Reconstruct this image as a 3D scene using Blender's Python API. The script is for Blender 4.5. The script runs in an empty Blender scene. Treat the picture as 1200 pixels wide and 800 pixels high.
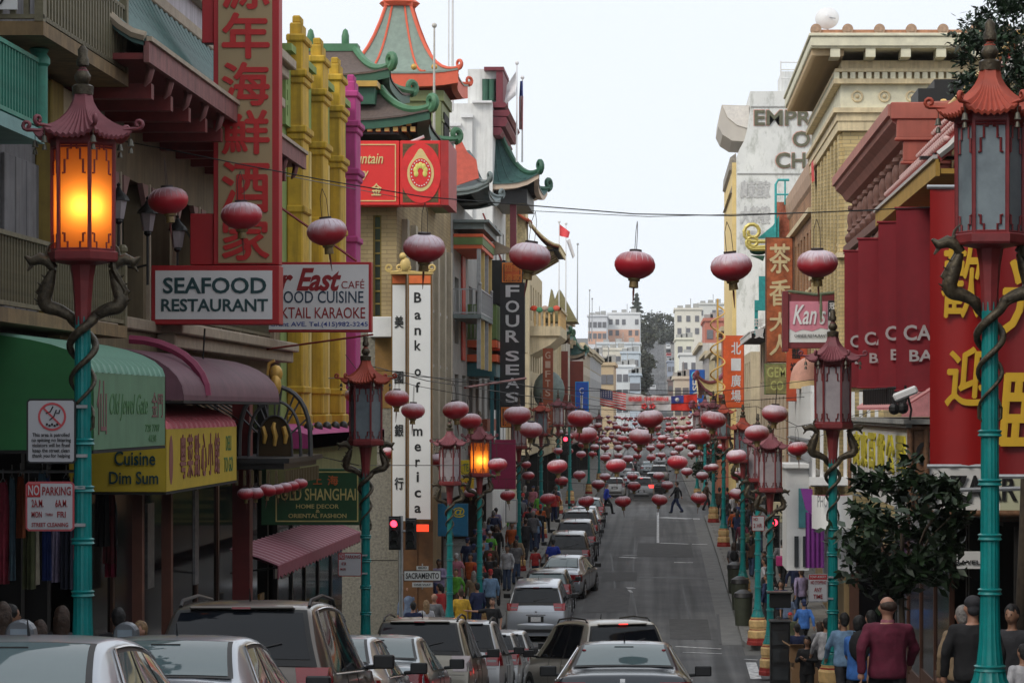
import bpy, bmesh, math, random
from mathutils import Vector, Matrix, Euler, noise
R = math.radians; PI = math.pi
random.seed(7)
C = bpy.context.scene.collection
scene = bpy.context.scene

# ---------------------------------------------------------------- camera, sky, sun, exposure
F = 3000.0                       # focal length in photo pixels (photo 1200 wide)
cam_d = bpy.data.cameras.new('camera'); cam = bpy.data.objects.new('camera', cam_d); C.objects.link(cam)
cam_d.sensor_width = 36; cam_d.lens = 90; cam_d.clip_start = 0.5; cam_d.clip_end = 6000
cam_d.shift_x = -170/1200; cam_d.shift_y = 80/1200
cam.location = (0, 0, 0); cam.rotation_euler = (R(90), 0, 0)
scene.camera = cam
world = bpy.data.worlds.new('World'); scene.world = world; world.use_nodes = True
wn = world.node_tree; wn.nodes.clear()
SUN_EL, SUN_AZ = R(40), R(222)   # soft sun behind thin cloud, from behind the viewer and a little west
wo = wn.nodes.new('ShaderNodeOutputWorld')
sky = wn.nodes.new('ShaderNodeTexSky'); sky.sky_type = 'NISHITA'; sky.sun_disc = False
sky.sun_elevation = SUN_EL; sky.sun_rotation = SUN_AZ
bgs = wn.nodes.new('ShaderNodeBackground'); bgs.inputs['Strength'].default_value = 0.05
wn.links.new(sky.outputs[0], bgs.inputs['Color'])
bgc = wn.nodes.new('ShaderNodeBackground'); bgc.inputs['Strength'].default_value = 1.12
tcw = wn.nodes.new('ShaderNodeTexCoord'); nw = wn.nodes.new('ShaderNodeTexNoise'); nw.inputs['Scale'].default_value = 2.2; nw.inputs['Detail'].default_value = 4
crw = wn.nodes.new('ShaderNodeValToRGB')
crw.color_ramp.elements[0].color = (0.86, 0.925, 1.0, 1); crw.color_ramp.elements[0].position = .3
crw.color_ramp.elements[1].color = (0.96, 0.975, 1.0, 1); crw.color_ramp.elements[1].position = .75
wn.links.new(tcw.outputs['Generated'], nw.inputs['Vector']); wn.links.new(nw.outputs[0], crw.inputs[0]); wn.links.new(crw.outputs[0], bgc.inputs['Color'])
mxw = wn.nodes.new('ShaderNodeMixShader'); mxw.inputs[0].default_value = 0.93     # cloud cover over the clear sky
wn.links.new(bgs.outputs[0], mxw.inputs[1]); wn.links.new(bgc.outputs[0], mxw.inputs[2]); wn.links.new(mxw.outputs[0], wo.inputs['Surface'])
sl = bpy.data.lights.new('sun', 'SUN'); sl.energy = 1.5; sl.angle = R(20); sl.color = (1, .93, .82)
so = bpy.data.objects.new('sun', sl); C.objects.link(so)
sd = Vector((math.sin(SUN_AZ)*math.cos(SUN_EL), math.cos(SUN_AZ)*math.cos(SUN_EL), math.sin(SUN_EL)))
so.rotation_euler = sd.to_track_quat('Z', 'Y').to_euler(); so.location = (0, -20, 60)
scene.view_settings.view_transform = 'Standard'; scene.view_settings.look = 'None'
scene.view_settings.exposure = 0.0; scene.view_settings.gamma = 1.0; scene.view_settings.use_curve_mapping = False
scene.cycles.max_bounces = 5; scene.cycles.diffuse_bounces = 2; scene.cycles.glossy_bounces = 3
scene.cycles.transmission_bounces = 4; scene.cycles.transparent_max_bounces = 6; scene.cycles.use_denoising = True; scene.cycles.volume_bounces = 1
scene.cycles.caustics_reflective = False; scene.cycles.caustics_refractive = False

XL, XR = -7.9, 5.8               # building lines
CL, CR = -4.95, 2.62             # kerb lines
def gz(y):                       # height of the road along the street
    pts = ((-60, 3.75), (0, -1.5), (66, -7.28), (76, -7.28), (110, -6.5), (145, -6.0), (158, -6.0), (200, -7.0), (300, -7.2), (620, -4), (720, 2.5), (1040, 29), (1100, 30), (4000, 30))
    if y <= pts[0][0]: return pts[0][1]
    for (a, za), (b, zb) in zip(pts, pts[1:]):
        if y <= b: return za+(zb-za)*(y-a)/(b-a)
    return pts[-1][1]
def W(px, py, d): return Vector(((px-770)*d/F, d, (480-py)*d/F))
def DX(px, X): return X*F/(px-770)       # depth at which a line at X shows at photo column px

# ---------------------------------------------------------------- materials
MATS = {}
def mat(name, col, rough=.65, metal=0., var=.18, scale=4., bump=.0, streak=0., em=None, spec=None, coat=0.):
    if name in MATS: return MATS[name]
    if not name.startswith(('cloth', 'hair', 'skin', 'leaf', 'bark', 'letter', 'car_', 'tyre', 'asphalt', 'dark_interior', 'black', 'eye')): col = tuple(min(.78, q*1.4) for q in col)
    m = bpy.data.materials.new(name); m.use_nodes = True; n = m.node_tree.nodes; l = m.node_tree.links
    b = n['Principled BSDF']; b.inputs['Roughness'].default_value = rough; b.inputs['Metallic'].default_value = metal
    if spec is not None: b.inputs['Specular IOR Level'].default_value = spec
    if coat: b.inputs['Coat Weight'].default_value = coat; b.inputs['Coat Roughness'].default_value = .06
    tc = n.new('ShaderNodeTexCoord'); nz = n.new('ShaderNodeTexNoise'); nz.inputs['Scale'].default_value = scale; nz.inputs['Detail'].default_value = 6
    nz.inputs['Roughness'].default_value = .65
    l.new(tc.outputs['Object'], nz.inputs['Vector'])
    cr = n.new('ShaderNodeValToRGB'); c = col
    cr.color_ramp.elements[0].position = .3; cr.color_ramp.elements[1].position = .72
    cr.color_ramp.elements[0].color = (c[0]*(1-var), c[1]*(1-var), c[2]*(1-var*.9), 1)
    cr.color_ramp.elements[1].color = (min(1, c[0]*(1+var*.6)), min(1, c[1]*(1+var*.6)), min(1, c[2]*(1+var*.6)), 1)
    l.new(nz.outputs[0], cr.inputs[0]); out = cr.outputs[0]
    if streak:
        mp = n.new('ShaderNodeMapping'); mp.inputs['Scale'].default_value = (5, 5, .35); l.new(tc.outputs['Object'], mp.inputs['Vector'])
        n2 = n.new('ShaderNodeTexNoise'); n2.inputs['Scale'].default_value = 1.6; n2.inputs['Detail'].default_value = 8; l.new(mp.outputs[0], n2.inputs['Vector'])
        c2 = n.new('ShaderNodeValToRGB'); c2.color_ramp.elements[0].position = .45; c2.color_ramp.elements[1].position = .7
        c2.color_ramp.elements[0].color = (0, 0, 0, 1); c2.color_ramp.elements[1].color = (streak, streak, streak, 1)
        l.new(n2.outputs[0], c2.inputs[0])
        mx = n.new('ShaderNodeMixRGB'); mx.blend_type = 'MIX'; mx.inputs[2].default_value = (c[0]*.3+.01, c[1]*.28+.01, c[2]*.25+.008, 1)
        l.new(c2.outputs[0], mx.inputs[0]); l.new(out, mx.inputs[1]); out = mx.outputs[0]
    l.new(out, b.inputs['Base Color'])
    if bump:
        bp = n.new('ShaderNodeBump'); bp.inputs['Strength'].default_value = bump; bp.inputs['Distance'].default_value = .02
        l.new(nz.outputs[0], bp.inputs['Height']); l.new(bp.outputs[0], b.inputs['Normal'])
    if em: b.inputs['Emission Color'].default_value = (*em[:3], 1); b.inputs['Emission Strength'].default_value = em[3]
    MATS[name] = m; return m
def brick_mat(name, c1, c2, mortar, bw, bh, ms=.012, rough=.8):
    m = bpy.data.materials.new(name); m.use_nodes = True; n = m.node_tree.nodes; l = m.node_tree.links; b = n['Principled BSDF']; b.inputs['Roughness'].default_value = rough
    c1, c2, mortar = [tuple(min(.75, q*1.15) for q in c) for c in (c1, c2, mortar)]
    tc = n.new('ShaderNodeTexCoord'); sp = n.new('ShaderNodeSeparateXYZ'); l.new(tc.outputs['Object'], sp.inputs[0])
    ad = n.new('ShaderNodeMath'); ad.operation = 'ADD'; l.new(sp.outputs[0], ad.inputs[0]); l.new(sp.outputs[1], ad.inputs[1])
    cb = n.new('ShaderNodeCombineXYZ'); l.new(ad.outputs[0], cb.inputs[0]); l.new(sp.outputs[2], cb.inputs[1])
    bt = n.new('ShaderNodeTexBrick'); bt.inputs['Scale'].default_value = 1; bt.inputs['Brick Width'].default_value = bw; bt.inputs['Row Height'].default_value = bh
    bt.inputs['Mortar Size'].default_value = ms; bt.inputs['Color1'].default_value = (*c1, 1); bt.inputs['Color2'].default_value = (*c2, 1); bt.inputs['Mortar'].default_value = (*mortar, 1)
    l.new(cb.outputs[0], bt.inputs['Vector'])
    nz = n.new('ShaderNodeTexNoise'); nz.inputs['Scale'].default_value = .7; nz.inputs['Detail'].default_value = 8; l.new(tc.outputs['Object'], nz.inputs['Vector'])
    cr = n.new('ShaderNodeValToRGB'); cr.color_ramp.elements[0].color = (.62, .6, .57, 1); cr.color_ramp.elements[0].position = .3; cr.color_ramp.elements[1].color = (1.1, 1.1, 1.1, 1); cr.color_ramp.elements[1].position = .7
    l.new(nz.outputs[0], cr.inputs[0]); mx = n.new('ShaderNodeMixRGB'); mx.blend_type = 'MULTIPLY'; mx.inputs[0].default_value = 1
    l.new(bt.outputs['Color'], mx.inputs[1]); l.new(cr.outputs[0], mx.inputs[2]); l.new(mx.outputs[0], b.inputs['Base Color'])
    bp = n.new('ShaderNodeBump'); bp.inputs['Strength'].default_value = .6; bp.inputs['Distance'].default_value = .02; bp.invert = True
    l.new(bt.outputs['Fac'], bp.inputs['Height']); l.new(bp.outputs[0], b.inputs['Normal']); MATS[name] = m; return m
def glass_mat(name, col, rough=.06, spec=.9):
    m = mat(name, col, rough, 0, .1, 2, spec=spec); return m

m_asph = mat('asphalt', (.062, .062, .064), .85, 0, .22, .9, .25)
m_conc = mat('sidewalk_concrete', (.17, .165, .155), .85, 0, .25, 2.2, .2)
m_kerb = mat('kerb_stone', (.13, .128, .122), .85, 0, .25, 3, .2)
m_paint = mat('road_paint', (.42, .42, .41), .75, 0, .7, 5)
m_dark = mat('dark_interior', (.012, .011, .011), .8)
m_black = mat('black_paint', (.018, .018, .02), .45)
m_blackm = mat('black_iron', (.022, .022, .022), .5, .4)
m_teal = mat('teal_enamel', (.003, .17, .165), .36, 0, .3, 4, .12, streak=.5)
m_bronze = mat('dragon_bronze', (.06, .048, .03), .42, .45, .7, 16, .8)
m_lred = mat('lantern_frame_red', (.145, .018, .02), .5, 0, .25, 8)
m_roofmauve = mat('lamp_roof_mauve', (.155, .042, .052), .6, 0, .22, 7, .1)
m_roofrust = mat('lamp_roof_rust', (.26, .042, .022), .6, 0, .22, 7, .1)
m_frost = mat('lantern_glass_frost', (.13, .16, .175), .35, 0, .35, 3)
m_frostpale = mat('lantern_glass_pale', (.26, .23, .24), .4, 0, .3, 3)
m_gold = mat('gold_paint', (.5, .3, .07), .4, .25, .2, 9)
m_goldcream = mat('gold_cream_paint', (.5, .33, .14), .55, 0, .25, 9, .1)
m_basered = mat('base_red_paint', (.24, .02, .015), .55, 0, .25, 8)
m_bell = mat('bell_bronze', (.07, .065, .05), .45, .5)
m_white = mat('white_paint', (.68, .68, .67), .55, 0, .1, 3)
m_offwhite = mat('offwhite_sign', (.55, .55, .54), .5, 0, .1, 1.5)
m_signwhite = mat('sign_white', (.58, .59, .6), .45, 0, .08, 1.2)
m_red = mat('sign_red', (.3, .012, .016), .5, 0, .15, 2)
m_brightred = mat('bright_red_vinyl', (.56, .022, .02), .5, 0, .1, 1.4)
m_green = mat('sign_green', (.012, .06, .022), .45)
m_dkgreen = mat('dark_green_letters', (.012, .045, .05), .5)
m_blue = mat('letter_blue', (.03, .07, .3), .5)
m_wood = mat('varnished_wood', (.12, .055, .022), .5, 0, .4, 3, .1)
m_glassd = glass_mat('window_glass', (.03, .035, .04))
m_glassp = glass_mat('pale_window_glass', (.12, .14, .16))
m_chrome = mat('chrome', (.6, .6, .62), .15, 1., .05)
m_steel = mat('galvanised_steel', (.3, .31, .32), .45, .6, .2, 6)
m_rubber = mat('tyre_rubber', (.014, .014, .014), .85)
m_cream = mat('cream_stucco', (.42, .35, .23), .8, 0, .2, 1.2, .1, streak=.35)
m_tan = mat('tan_stucco', (.24, .17, .085), .8, 0, .25, 1.5, .1, streak=.4)
m_grey = mat('grey_stucco', (.27, .27, .26), .8, 0, .2, 1.2, .1, streak=.35)
m_whitest = mat('white_stucco', (.56, .56, .54), .85, 0, .14, 1.2, .1, streak=.25)

# ---------------------------------------------------------------- mesh helpers
class MB:
    def __init__(s): s.v = []; s.f = []; s.m = []
    def add(s, vs, fs, mi=0):
        o = len(s.v); s.v += [tuple(v) for v in vs]; s.f += [tuple(i+o for i in f) for f in fs]; s.m += [mi]*len(fs); return s
    def box(s, x0, x1, y0, y1, z0, z1, mi=0):
        if x0 > x1: x0, x1 = x1, x0
        if y0 > y1: y0, y1 = y1, y0
        if z0 > z1: z0, z1 = z1, z0
        vs = [(x, y, z) for z in (z0, z1) for y in (y0, y1) for x in (x0, x1)]
        return s.add(vs, [(0, 2, 3, 1), (4, 5, 7, 6), (0, 1, 5, 4), (2, 6, 7, 3), (0, 4, 6, 2), (1, 3, 7, 5)], mi)
    def obox(s, c, size, rot, mi=0):
        M = Matrix.Translation(c) @ Euler(rot).to_matrix().to_4x4(); a, b, d = [q/2 for q in size]
        vs = [M @ Vector((x, y, z)) for z in (-d, d) for y in (-b, b) for x in (-a, a)]
        return s.add(vs, [(0, 2, 3, 1), (4, 5, 7, 6), (0, 1, 5, 4), (2, 6, 7, 3), (0, 4, 6, 2), (1, 3, 7, 5)], mi)
    def tube(s, pts, r, n=8, mi=0, cap=True, flat=1.):
        pts = [Vector(p) for p in pts]; rs = r if isinstance(r, (list, tuple)) else [r]*len(pts)
        ref = Vector((0, 0, 1)); vs = []; t0 = (pts[1]-pts[0]).normalized()
        if abs(t0.dot(ref)) > .9: ref = Vector((1, 0, 0))
        nrm = t0.cross(ref).normalized()
        for i, p in enumerate(pts):
            t = (pts[min(i+1, len(pts)-1)]-pts[max(i-1, 0)])
            t = t.normalized() if t.length > 1e-9 else t0
            nrm = (nrm-t*nrm.dot(t)); nrm = nrm.normalized() if nrm.length > 1e-6 else t.orthogonal().normalized()
            bn = t.cross(nrm)
            for k in range(n):
                a = 2*PI*k/n; vs.append(p+nrm*math.cos(a)*rs[i]+bn*math.sin(a)*rs[i]*flat)
        fs = [(i*n+k, i*n+(k+1) % n, (i+1)*n+(k+1) % n, (i+1)*n+k) for i in range(len(pts)-1) for k in range(n)]
        if cap: fs += [tuple(reversed(range(n))), tuple((len(pts)-1)*n+k for k in range(n))]
        return s.add(vs, fs, mi)
    def lathe(s, prof, n=16, c=(0, 0, 0), mi=0, cap=True, rot=0., sq=1.):
        vs = [(c[0]+r*math.cos(2*PI*k/n+rot), c[1]+r*math.sin(2*PI*k/n+rot)*sq, c[2]+z) for r, z in prof for k in range(n)]
        fs = [(i*n+k, i*n+(k+1) % n, (i+1)*n+(k+1) % n, (i+1)*n+k) for i in range(len(prof)-1) for k in range(n)]
        if cap: fs += [tuple(reversed(range(n))), tuple((len(prof)-1)*n+k for k in range(n))]
        return s.add(vs, fs, mi)
    def grid(s, P, mi=0, close=False):
        nr = len(P); nc = len(P[0]); vs = [p for row in P for p in row]
        fs = [(i*nc+j, i*nc+(j+1) % nc, (i+1)*nc+(j+1) % nc, (i+1)*nc+j) for i in range(nr-1) for j in range(nc if close else nc-1)]
        return s.add(vs, fs, mi)
    def prism(s, poly, axis, a, b, mi=0):
        """poly: 2D points; axis 'x': (y,z), 'y': (x,z), 'z': (x,y)"""
        def p3(p, t): return {'x': (t, p[0], p[1]), 'y': (p[0], t, p[1]), 'z': (p[0], p[1], t)}[axis]
        n = len(poly); vs = [p3(p, a) for p in poly]+[p3(p, b) for p in poly]
        fs = [(i, (i+1) % n, n+(i+1) % n, n+i) for i in range(n)]+[tuple(reversed(range(n))), tuple(range(n, 2*n))]
        return s.add(vs, fs, mi)
    def ball(s, c, r, n=10, mi=0, sc=(1, 1, 1)):
        vs = []; m = max(4, n//2+1)
        for i in range(1, m):
            t = PI*i/m
            for k in range(n): vs.append((c[0]+r*sc[0]*math.sin(t)*math.cos(2*PI*k/n), c[1]+r*sc[1]*math.sin(t)*math.sin(2*PI*k/n), c[2]+r*sc[2]*math.cos(t)))
        vs += [(c[0], c[1], c[2]+r*sc[2]), (c[0], c[1], c[2]-r*sc[2])]; q = len(vs)
        fs = [(i*n+k, (i+1)*n+k, (i+1)*n+(k+1) % n, i*n+(k+1) % n) for i in range(m-2) for k in range(n)]
        fs += [(q-2, k, (k+1) % n) for k in range(n)]+[((m-2)*n+(k+1) % n, (m-2)*n+k, q-1) for k in range(n)]
        return s.add(vs, fs, mi)
    def mesh(s, name, mats, smooth=None, origin=None):
        me = bpy.data.meshes.new(name); o = origin or (0, 0, 0)
        me.from_pydata([(v[0]-o[0], v[1]-o[1], v[2]-o[2]) for v in s.v], [], s.f)
        for m in (mats if isinstance(mats, (list, tuple)) else [mats]): me.materials.append(m)
        me.polygons.foreach_set('material_index', s.m)
        bm = bmesh.new(); bm.from_mesh(me); bmesh.ops.recalc_face_normals(bm, faces=bm.faces); bm.to_mesh(me); bm.free()
        if smooth is not None:
            me.shade_smooth()
            if smooth: me.set_sharp_from_angle(angle=R(smooth))
        me.update(); return me
def wloc(p):
    v = Vector((0, 0, 0))
    while p is not None: v += Vector(p.location); p = p.parent
    return v
def build(mb, name, mats, parent=None, smooth=None, bevel=0, local=False):
    """links the collected shapes as ONE object; world coordinates unless local"""
    o = mb if isinstance(mb, bpy.types.Mesh) else mb.mesh(name, mats, smooth, None if local else wloc(parent))
    ob = bpy.data.objects.new(name, o); C.objects.link(ob); ob.parent = parent
    if bevel:
        md = ob.modifiers.new('bevel', 'BEVEL'); md.width = bevel; md.segments = 1; md.limit_method = 'ANGLE'; md.angle_limit = R(50)
    return ob
def tag(o, label, cat, group=None, kind=None):
    if label: o['label'] = label
    if cat: o['category'] = cat
    if group: o['group'] = group
    if kind: o['kind'] = kind
    return o
def thing(name, label, cat, loc=(0, 0, 0), group=None, rz=0):
    o = bpy.data.objects.new(name, None); C.objects.link(o); o.location = loc; o.rotation_euler = (0, 0, rz); o.empty_display_size = .3
    return tag(o, label, cat, group)
def single(mb, name, label, cat, mats, loc=(0, 0, 0), group=None, smooth=None, bevel=0):
    me = mb.mesh(name, mats, smooth, loc); ob = bpy.data.objects.new(name, me); C.objects.link(ob); ob.location = loc
    if bevel:
        md = ob.modifiers.new('bevel', 'BEVEL'); md.width = bevel; md.segments = 1; md.limit_method = 'ANGLE'; md.angle_limit = R(50)
    return tag(ob, label, cat, group)
def structure(mb, name, mats, smooth=None):
    return tag(build(mb, name, mats, None, smooth), None, None, None, 'structure')
def kids(o): return CH.get(o.name, []) or list(o.children)
CH = {}
def dup(root, loc, rz=None, label=None, group=None, scale=None):
    r = root.copy(); C.objects.link(r); r.location = loc
    if rz is not None: r.rotation_euler = (0, 0, rz)
    if scale: r.scale = (scale,)*3
    if label: r['label'] = label
    if group: r['group'] = group
    for ch in list(root.children):
        c = ch.copy(); C.objects.link(c); c.parent = r
        for g in list(ch.children):
            d = g.copy(); C.objects.link(d); d.parent = c
    return r
def rep(me, name, parent, locs, rots=None):
    """alike pieces sharing one mesh; locs in world coordinates"""
    w = wloc(parent); out = []
    for i, p in enumerate(locs):
        o = bpy.data.objects.new(name, me); C.objects.link(o); o.parent = parent; o.location = Vector(p)-w
        if rots: o.rotation_euler = rots[i]
        out.append(o)
    return out
def text(body, name, m, parent, org, w, h, face='S', depth=.02, bold=0., shear=0.):
    """lettering fitted to w x h; org = lower corner at the reader's left; face S: read from the camera, E: on a wall facing +X, W: on a wall facing -X"""
    cu = bpy.data.curves.new('t', 'FONT'); cu.body = body; cu.extrude = depth/2; cjk = ord(body[0]) > 0x2e80; cu.offset = 0 if cjk else bold; cu.shear = shear; cu.resolution_u = 3
    cu.align_x = 'CENTER' if '\n' in body else 'LEFT'; cu.size = 1
    to = bpy.data.objects.new('t', cu); C.objects.link(to); dg = bpy.context.evaluated_depsgraph_get(); dg.update()
    me = bpy.data.meshes.new_from_object(to.evaluated_get(dg)); bpy.data.objects.remove(to); bpy.data.curves.remove(cu)
    if not len(me.vertices): return None
    xs = [v.co.x for v in me.vertices]; ys = [v.co.y for v in me.vertices]
    sx = w/(max(xs)-min(xs)); sy = h/(max(ys)-min(ys)) if h else sx
    for v in me.vertices: v.co.x = (v.co.x-min(xs))*sx; v.co.y = (v.co.y-min(ys))*sy
    if cjk and bold:      # heavier brush: the same strokes laid again a little aside
        bm = bmesh.new()
        for k, (ax, ay) in enumerate(((0, 0), (1, 0), (-1, 0), (0, 1), (0, -1))):
            n0 = len(bm.verts); bm.from_mesh(me); bm.verts.ensure_lookup_table()
            for v in bm.verts[n0:]: v.co += Vector((ax*w*.022, ay*w*.022, k*.0015))
        bm.to_mesh(me); bm.free()
    me.materials.clear(); me.materials.append(m)
    me.name = name; ob = bpy.data.objects.new(name, me); C.objects.link(ob); ob.parent = parent
    ob.location = Vector(org)-wloc(parent)
    ob.rotation_euler = (R(90), 0, {'S': 0, 'E': R(90), 'W': R(-90)}[face])
    return ob
def wall(mb, axis, c0, c1, u0, u1, z0, z1, ops, mi=0):
    """wall slab between c0 and c1 along axis ('x': facade plane of constant x, runs in y; 'y' the other) with rectangular openings (u0,u1,z0,z1)"""
    us = sorted({u0, u1, *[min(max(o[0], u0), u1) for o in ops], *[min(max(o[1], u0), u1) for o in ops]})
    zs = sorted({z0, z1, *[min(max(o[2], z0), z1) for o in ops], *[min(max(o[3], z0), z1) for o in ops]})
    for a, b in zip(us, us[1:]):
        run = None
        for e, f in zip(zs, zs[1:]):
            um, zm = (a+b)/2, (e+f)/2
            hole = any(o[0] < um < o[1] and o[2] < zm < o[3] for o in ops)
            if not hole: run = (run[0], f) if run else (e, f)
            if hole or f == z1:
                if run:
                    if axis == 'x': mb.box(c0, c1, a, b, run[0], run[1], mi)
                    else: mb.box(a, b, c0, c1, run[0], run[1], mi)
                    run = None
    return mb
def windows(parent, axis, c, sgn, ops, mf, mg=None, depth=.18, fr=.06, sill=None, mull=1, bars=1):
    """a window in each opening: frame with sash bars, pane and sill, set back behind the wall face c (outward = sgn)"""
    cache = {}
    w0 = wloc(parent)
    for (a, b, e, f) in ops:
        W_, H_ = round(b-a, 3), round(f-e, 3); key = (W_, H_)
        if key not in cache:
            fm = MB(); y0, y1 = -.05, .0
            def bx(u0, u1, z0, z1, d0=y0, d1=y1, t=fm):
                if axis == 'x': t.box(sgn*d0, sgn*d1, u0, u1, z0, z1)
                else: t.box(u0, u1, sgn*d0, sgn*d1, z0, z1)
            bx(0, fr, 0, H_); bx(W_-fr, W_, 0, H_); bx(fr, W_-fr, 0, fr); bx(fr, W_-fr, H_-fr, H_)
            for i in range(mull): u = W_*(i+1)/(mull+1); bx(u-.02, u+.02, fr, H_-fr)
            for i in range(bars): z = H_*(i+1)/(bars+1); bx(fr, W_-fr, z-.022, z+.022, y0+.01, y1-.005)
            pm = MB(); bx(fr/2, W_-fr/2, fr/2, H_-fr/2, -.075, -.055, pm)
            sm = MB()
            if sill: bx(-.06, W_+.06, -.09, -.003, -.02, depth+.07, sm)
            cache[key] = (fm.mesh('window', mf), pm.mesh('pane', mg or m_glassd), sm.mesh('sill', sill) if sill else None)
        fme, pme, sme = cache[key]
        o = bpy.data.objects.new('window', fme); C.objects.link(o); o.parent = parent
        cc = c-sgn*depth
        o.location = (Vector((cc, a, e)) if axis == 'x' else Vector((a, cc, e)))-w0
        p = bpy.data.objects.new('pane', pme); C.objects.link(p); p.parent = o
        if sme: q = bpy.data.objects.new('sill', sme); C.objects.link(q); q.parent = o
def ord_(i): return ['first', 'second', 'third', 'fourth', 'fifth', 'sixth', 'seventh', 'eighth', 'ninth', 'tenth', 'eleventh', 'twelfth'][i]
# ================================================================ THE SETTING
YS = [-60, -20, 0, 12, 24, 36, 48, 58, 66, 76, 84, 92, 101, 110, 122, 134, 145, 158, 172, 186, 200, 250, 300, 400, 500, 620, 670, 720, 800, 900, 1000, 1040, 1100, 4000]
gm = MB(); gm.grid([[(-2500, y, gz(y)-.03), (-14, y, gz(y)-.03), (14, y, gz(y)-.03), (2500, y, gz(y)-.03)] for y in YS])
structure(gm, 'ground', mat('city_ground', (.09, .09, .085), .9, 0, .3, .02))
# road, its two cross streets, gutters and markings
m_road = mat('road_asphalt', (.074, .075, .077), .84, 0, .34, .5, .3, streak=0)
nn = m_road.node_tree.nodes; ll = m_road.node_tree.links
_tc = nn.new('ShaderNodeTexCoord'); _mp = nn.new('ShaderNodeMapping'); _mp.inputs['Scale'].default_value = (2.2, .035, 1); ll.new(_tc.outputs['Object'], _mp.inputs[0])
_nz = nn.new('ShaderNodeTexNoise'); _nz.inputs['Scale'].default_value = 1; _nz.inputs['Detail'].default_value = 5; ll.new(_mp.outputs[0], _nz.inputs['Vector'])
_fn = nn.new('ShaderNodeTexNoise'); _fn.inputs['Scale'].default_value = 38; ll.new(_tc.outputs['Object'], _fn.inputs['Vector'])
_cr = nn.new('ShaderNodeValToRGB'); _cr.color_ramp.elements[0].position = .35; _cr.color_ramp.elements[0].color = (.58, .58, .58, 1); _cr.color_ramp.elements[1].position = .66; _cr.color_ramp.elements[1].color = (1.4, 1.4, 1.38, 1)
_ad = nn.new('ShaderNodeMath'); _ad.operation = 'MULTIPLY_ADD'; _ad.inputs[1].default_value = .22; ll.new(_fn.outputs[0], _ad.inputs[0]); _sb = nn.new('ShaderNodeMath'); _sb.operation = 'SUBTRACT'; _sb.inputs[1].default_value = .11
ll.new(_nz.outputs[0], _sb.inputs[0]); ll.new(_sb.outputs[0], _ad.inputs[2]); ll.new(_ad.outputs[0], _cr.inputs[0])
_mx = nn.new('ShaderNodeMixRGB'); _mx.blend_type = 'MULTIPLY'; _mx.inputs[0].default_value = 1
_pb = nn['Principled BSDF']; _src = _pb.inputs['Base Color'].links[0].from_socket
ll.new(_src, _mx.inputs[1]); ll.new(_cr.outputs[0], _mx.inputs[2]); ll.new(_mx.outputs[0], _pb.inputs['Base Color'])
rm = MB(); rm.grid([[(CL, y, gz(y)), ((CL+CR)/2, y, gz(y)+.05), (CR, y, gz(y))] for y in YS if y <= 1100])
for a, b in ((66, 76), (145, 158)):
    for x0, x1 in ((-90, CL), (CR, 90)): rm.grid([[(x0, y, gz(y)), (x1, y, gz(y))] for y in (a, b)])
structure(rm, 'road', m_road)
m_gut = mat('gutter_concrete', (.115, .115, .112), .85, 0, .25, 2, .15)
gt = MB()
for x0, x1 in ((CR-.62, CR), (CL, CL+.4)):
    for a, b in ((-20, 63), (78.5, 143)):
        ys = [y for y in YS if a < y < b]; gt.grid([[(x0, y, gz(y)+.012), (x1, y, gz(y)+.012)] for y in [a]+ys+[b]])
structure(gt, 'gutter', m_gut)
m_side = brick_mat('sidewalk_slabs', (.19, .185, .175), (.155, .15, .14), (.08, .078, .072), 1.15, 1.15, .02, .85)
_n = m_side.node_tree
for lk in list(_n.links):
    if lk.to_node.type == 'COMBXYZ': _n.links.remove(lk)
_s = [q for q in _n.nodes if q.type == 'SEPXYZ'][0]; _c = [q for q in _n.nodes if q.type == 'COMBXYZ'][0]
_n.links.new(_s.outputs[0], _c.inputs[0]); _n.links.new(_s.outputs[1], _c.inputs[1])
def pave(xc, xb, a, b, ra, rb):
    """raised pavement between kerb line xc and building line xb, rounded at corners that meet a cross street"""
    s = 1 if xb > xc else -1; r = 2.2; n = 6
    ed = []
    if ra: ed += [(xc+s*r*(1-math.sin(PI/2*k/n)), a+r*(1-math.cos(PI/2*k/n))) for k in range(n+1)]
    else: ed += [(xc, a)]
    ed += [(xc, y) for y in YS if a+r < y < b-r]
    if rb: ed += [(xc+s*r*(1-math.cos(PI/2*k/n)), b-r+r*math.sin(PI/2*k/n)) for k in range(n+1)]
    else: ed += [(xc, b)]
    h = .14; t = MB(); k = MB()
    t.grid([[(x+s*.15, y, gz(y)+h), (xb+s*3, y, gz(y)+h)] for x, y in ed])
    k.grid([[(x, y, gz(y)-.05), (x+s*.015, y, gz(y)+h+.004), (x+s*.16, y, gz(y)+h+.006)] for x, y in ed])
    if ra: k.box(ed[0][0], xb+s*40, a-.001, a+.15, gz(a)-.05, gz(a)+h); t.box(xb+s*3, xb+s*40, a+.15, a+3.3, gz(a)-.05, gz(a)+h-.003)
    structure(t, 'sidewalk', m_side); structure(k, 'kerb', m_kerb)
for xc, xb in ((CL, XL), (CR, XR)):
    pave(xc, xb, -20, 65.5, 0, 1); pave(xc, xb, 76.5, 144.5, 1, 1); pave(xc, xb, 158.5, 640, 1, 0); pave(xc, xb, 640, 1100, 0, 0)
def hit(px, py):
    lo, hi = 5., 150.
    for d in [x*.25 for x in range(20, 620)]:
        if 480-gz(d)*F/d <= py and d > 60: return ((px-770)*d/F, d)
    return ((px-770)*66/F, 66)
mk = MB()
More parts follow.
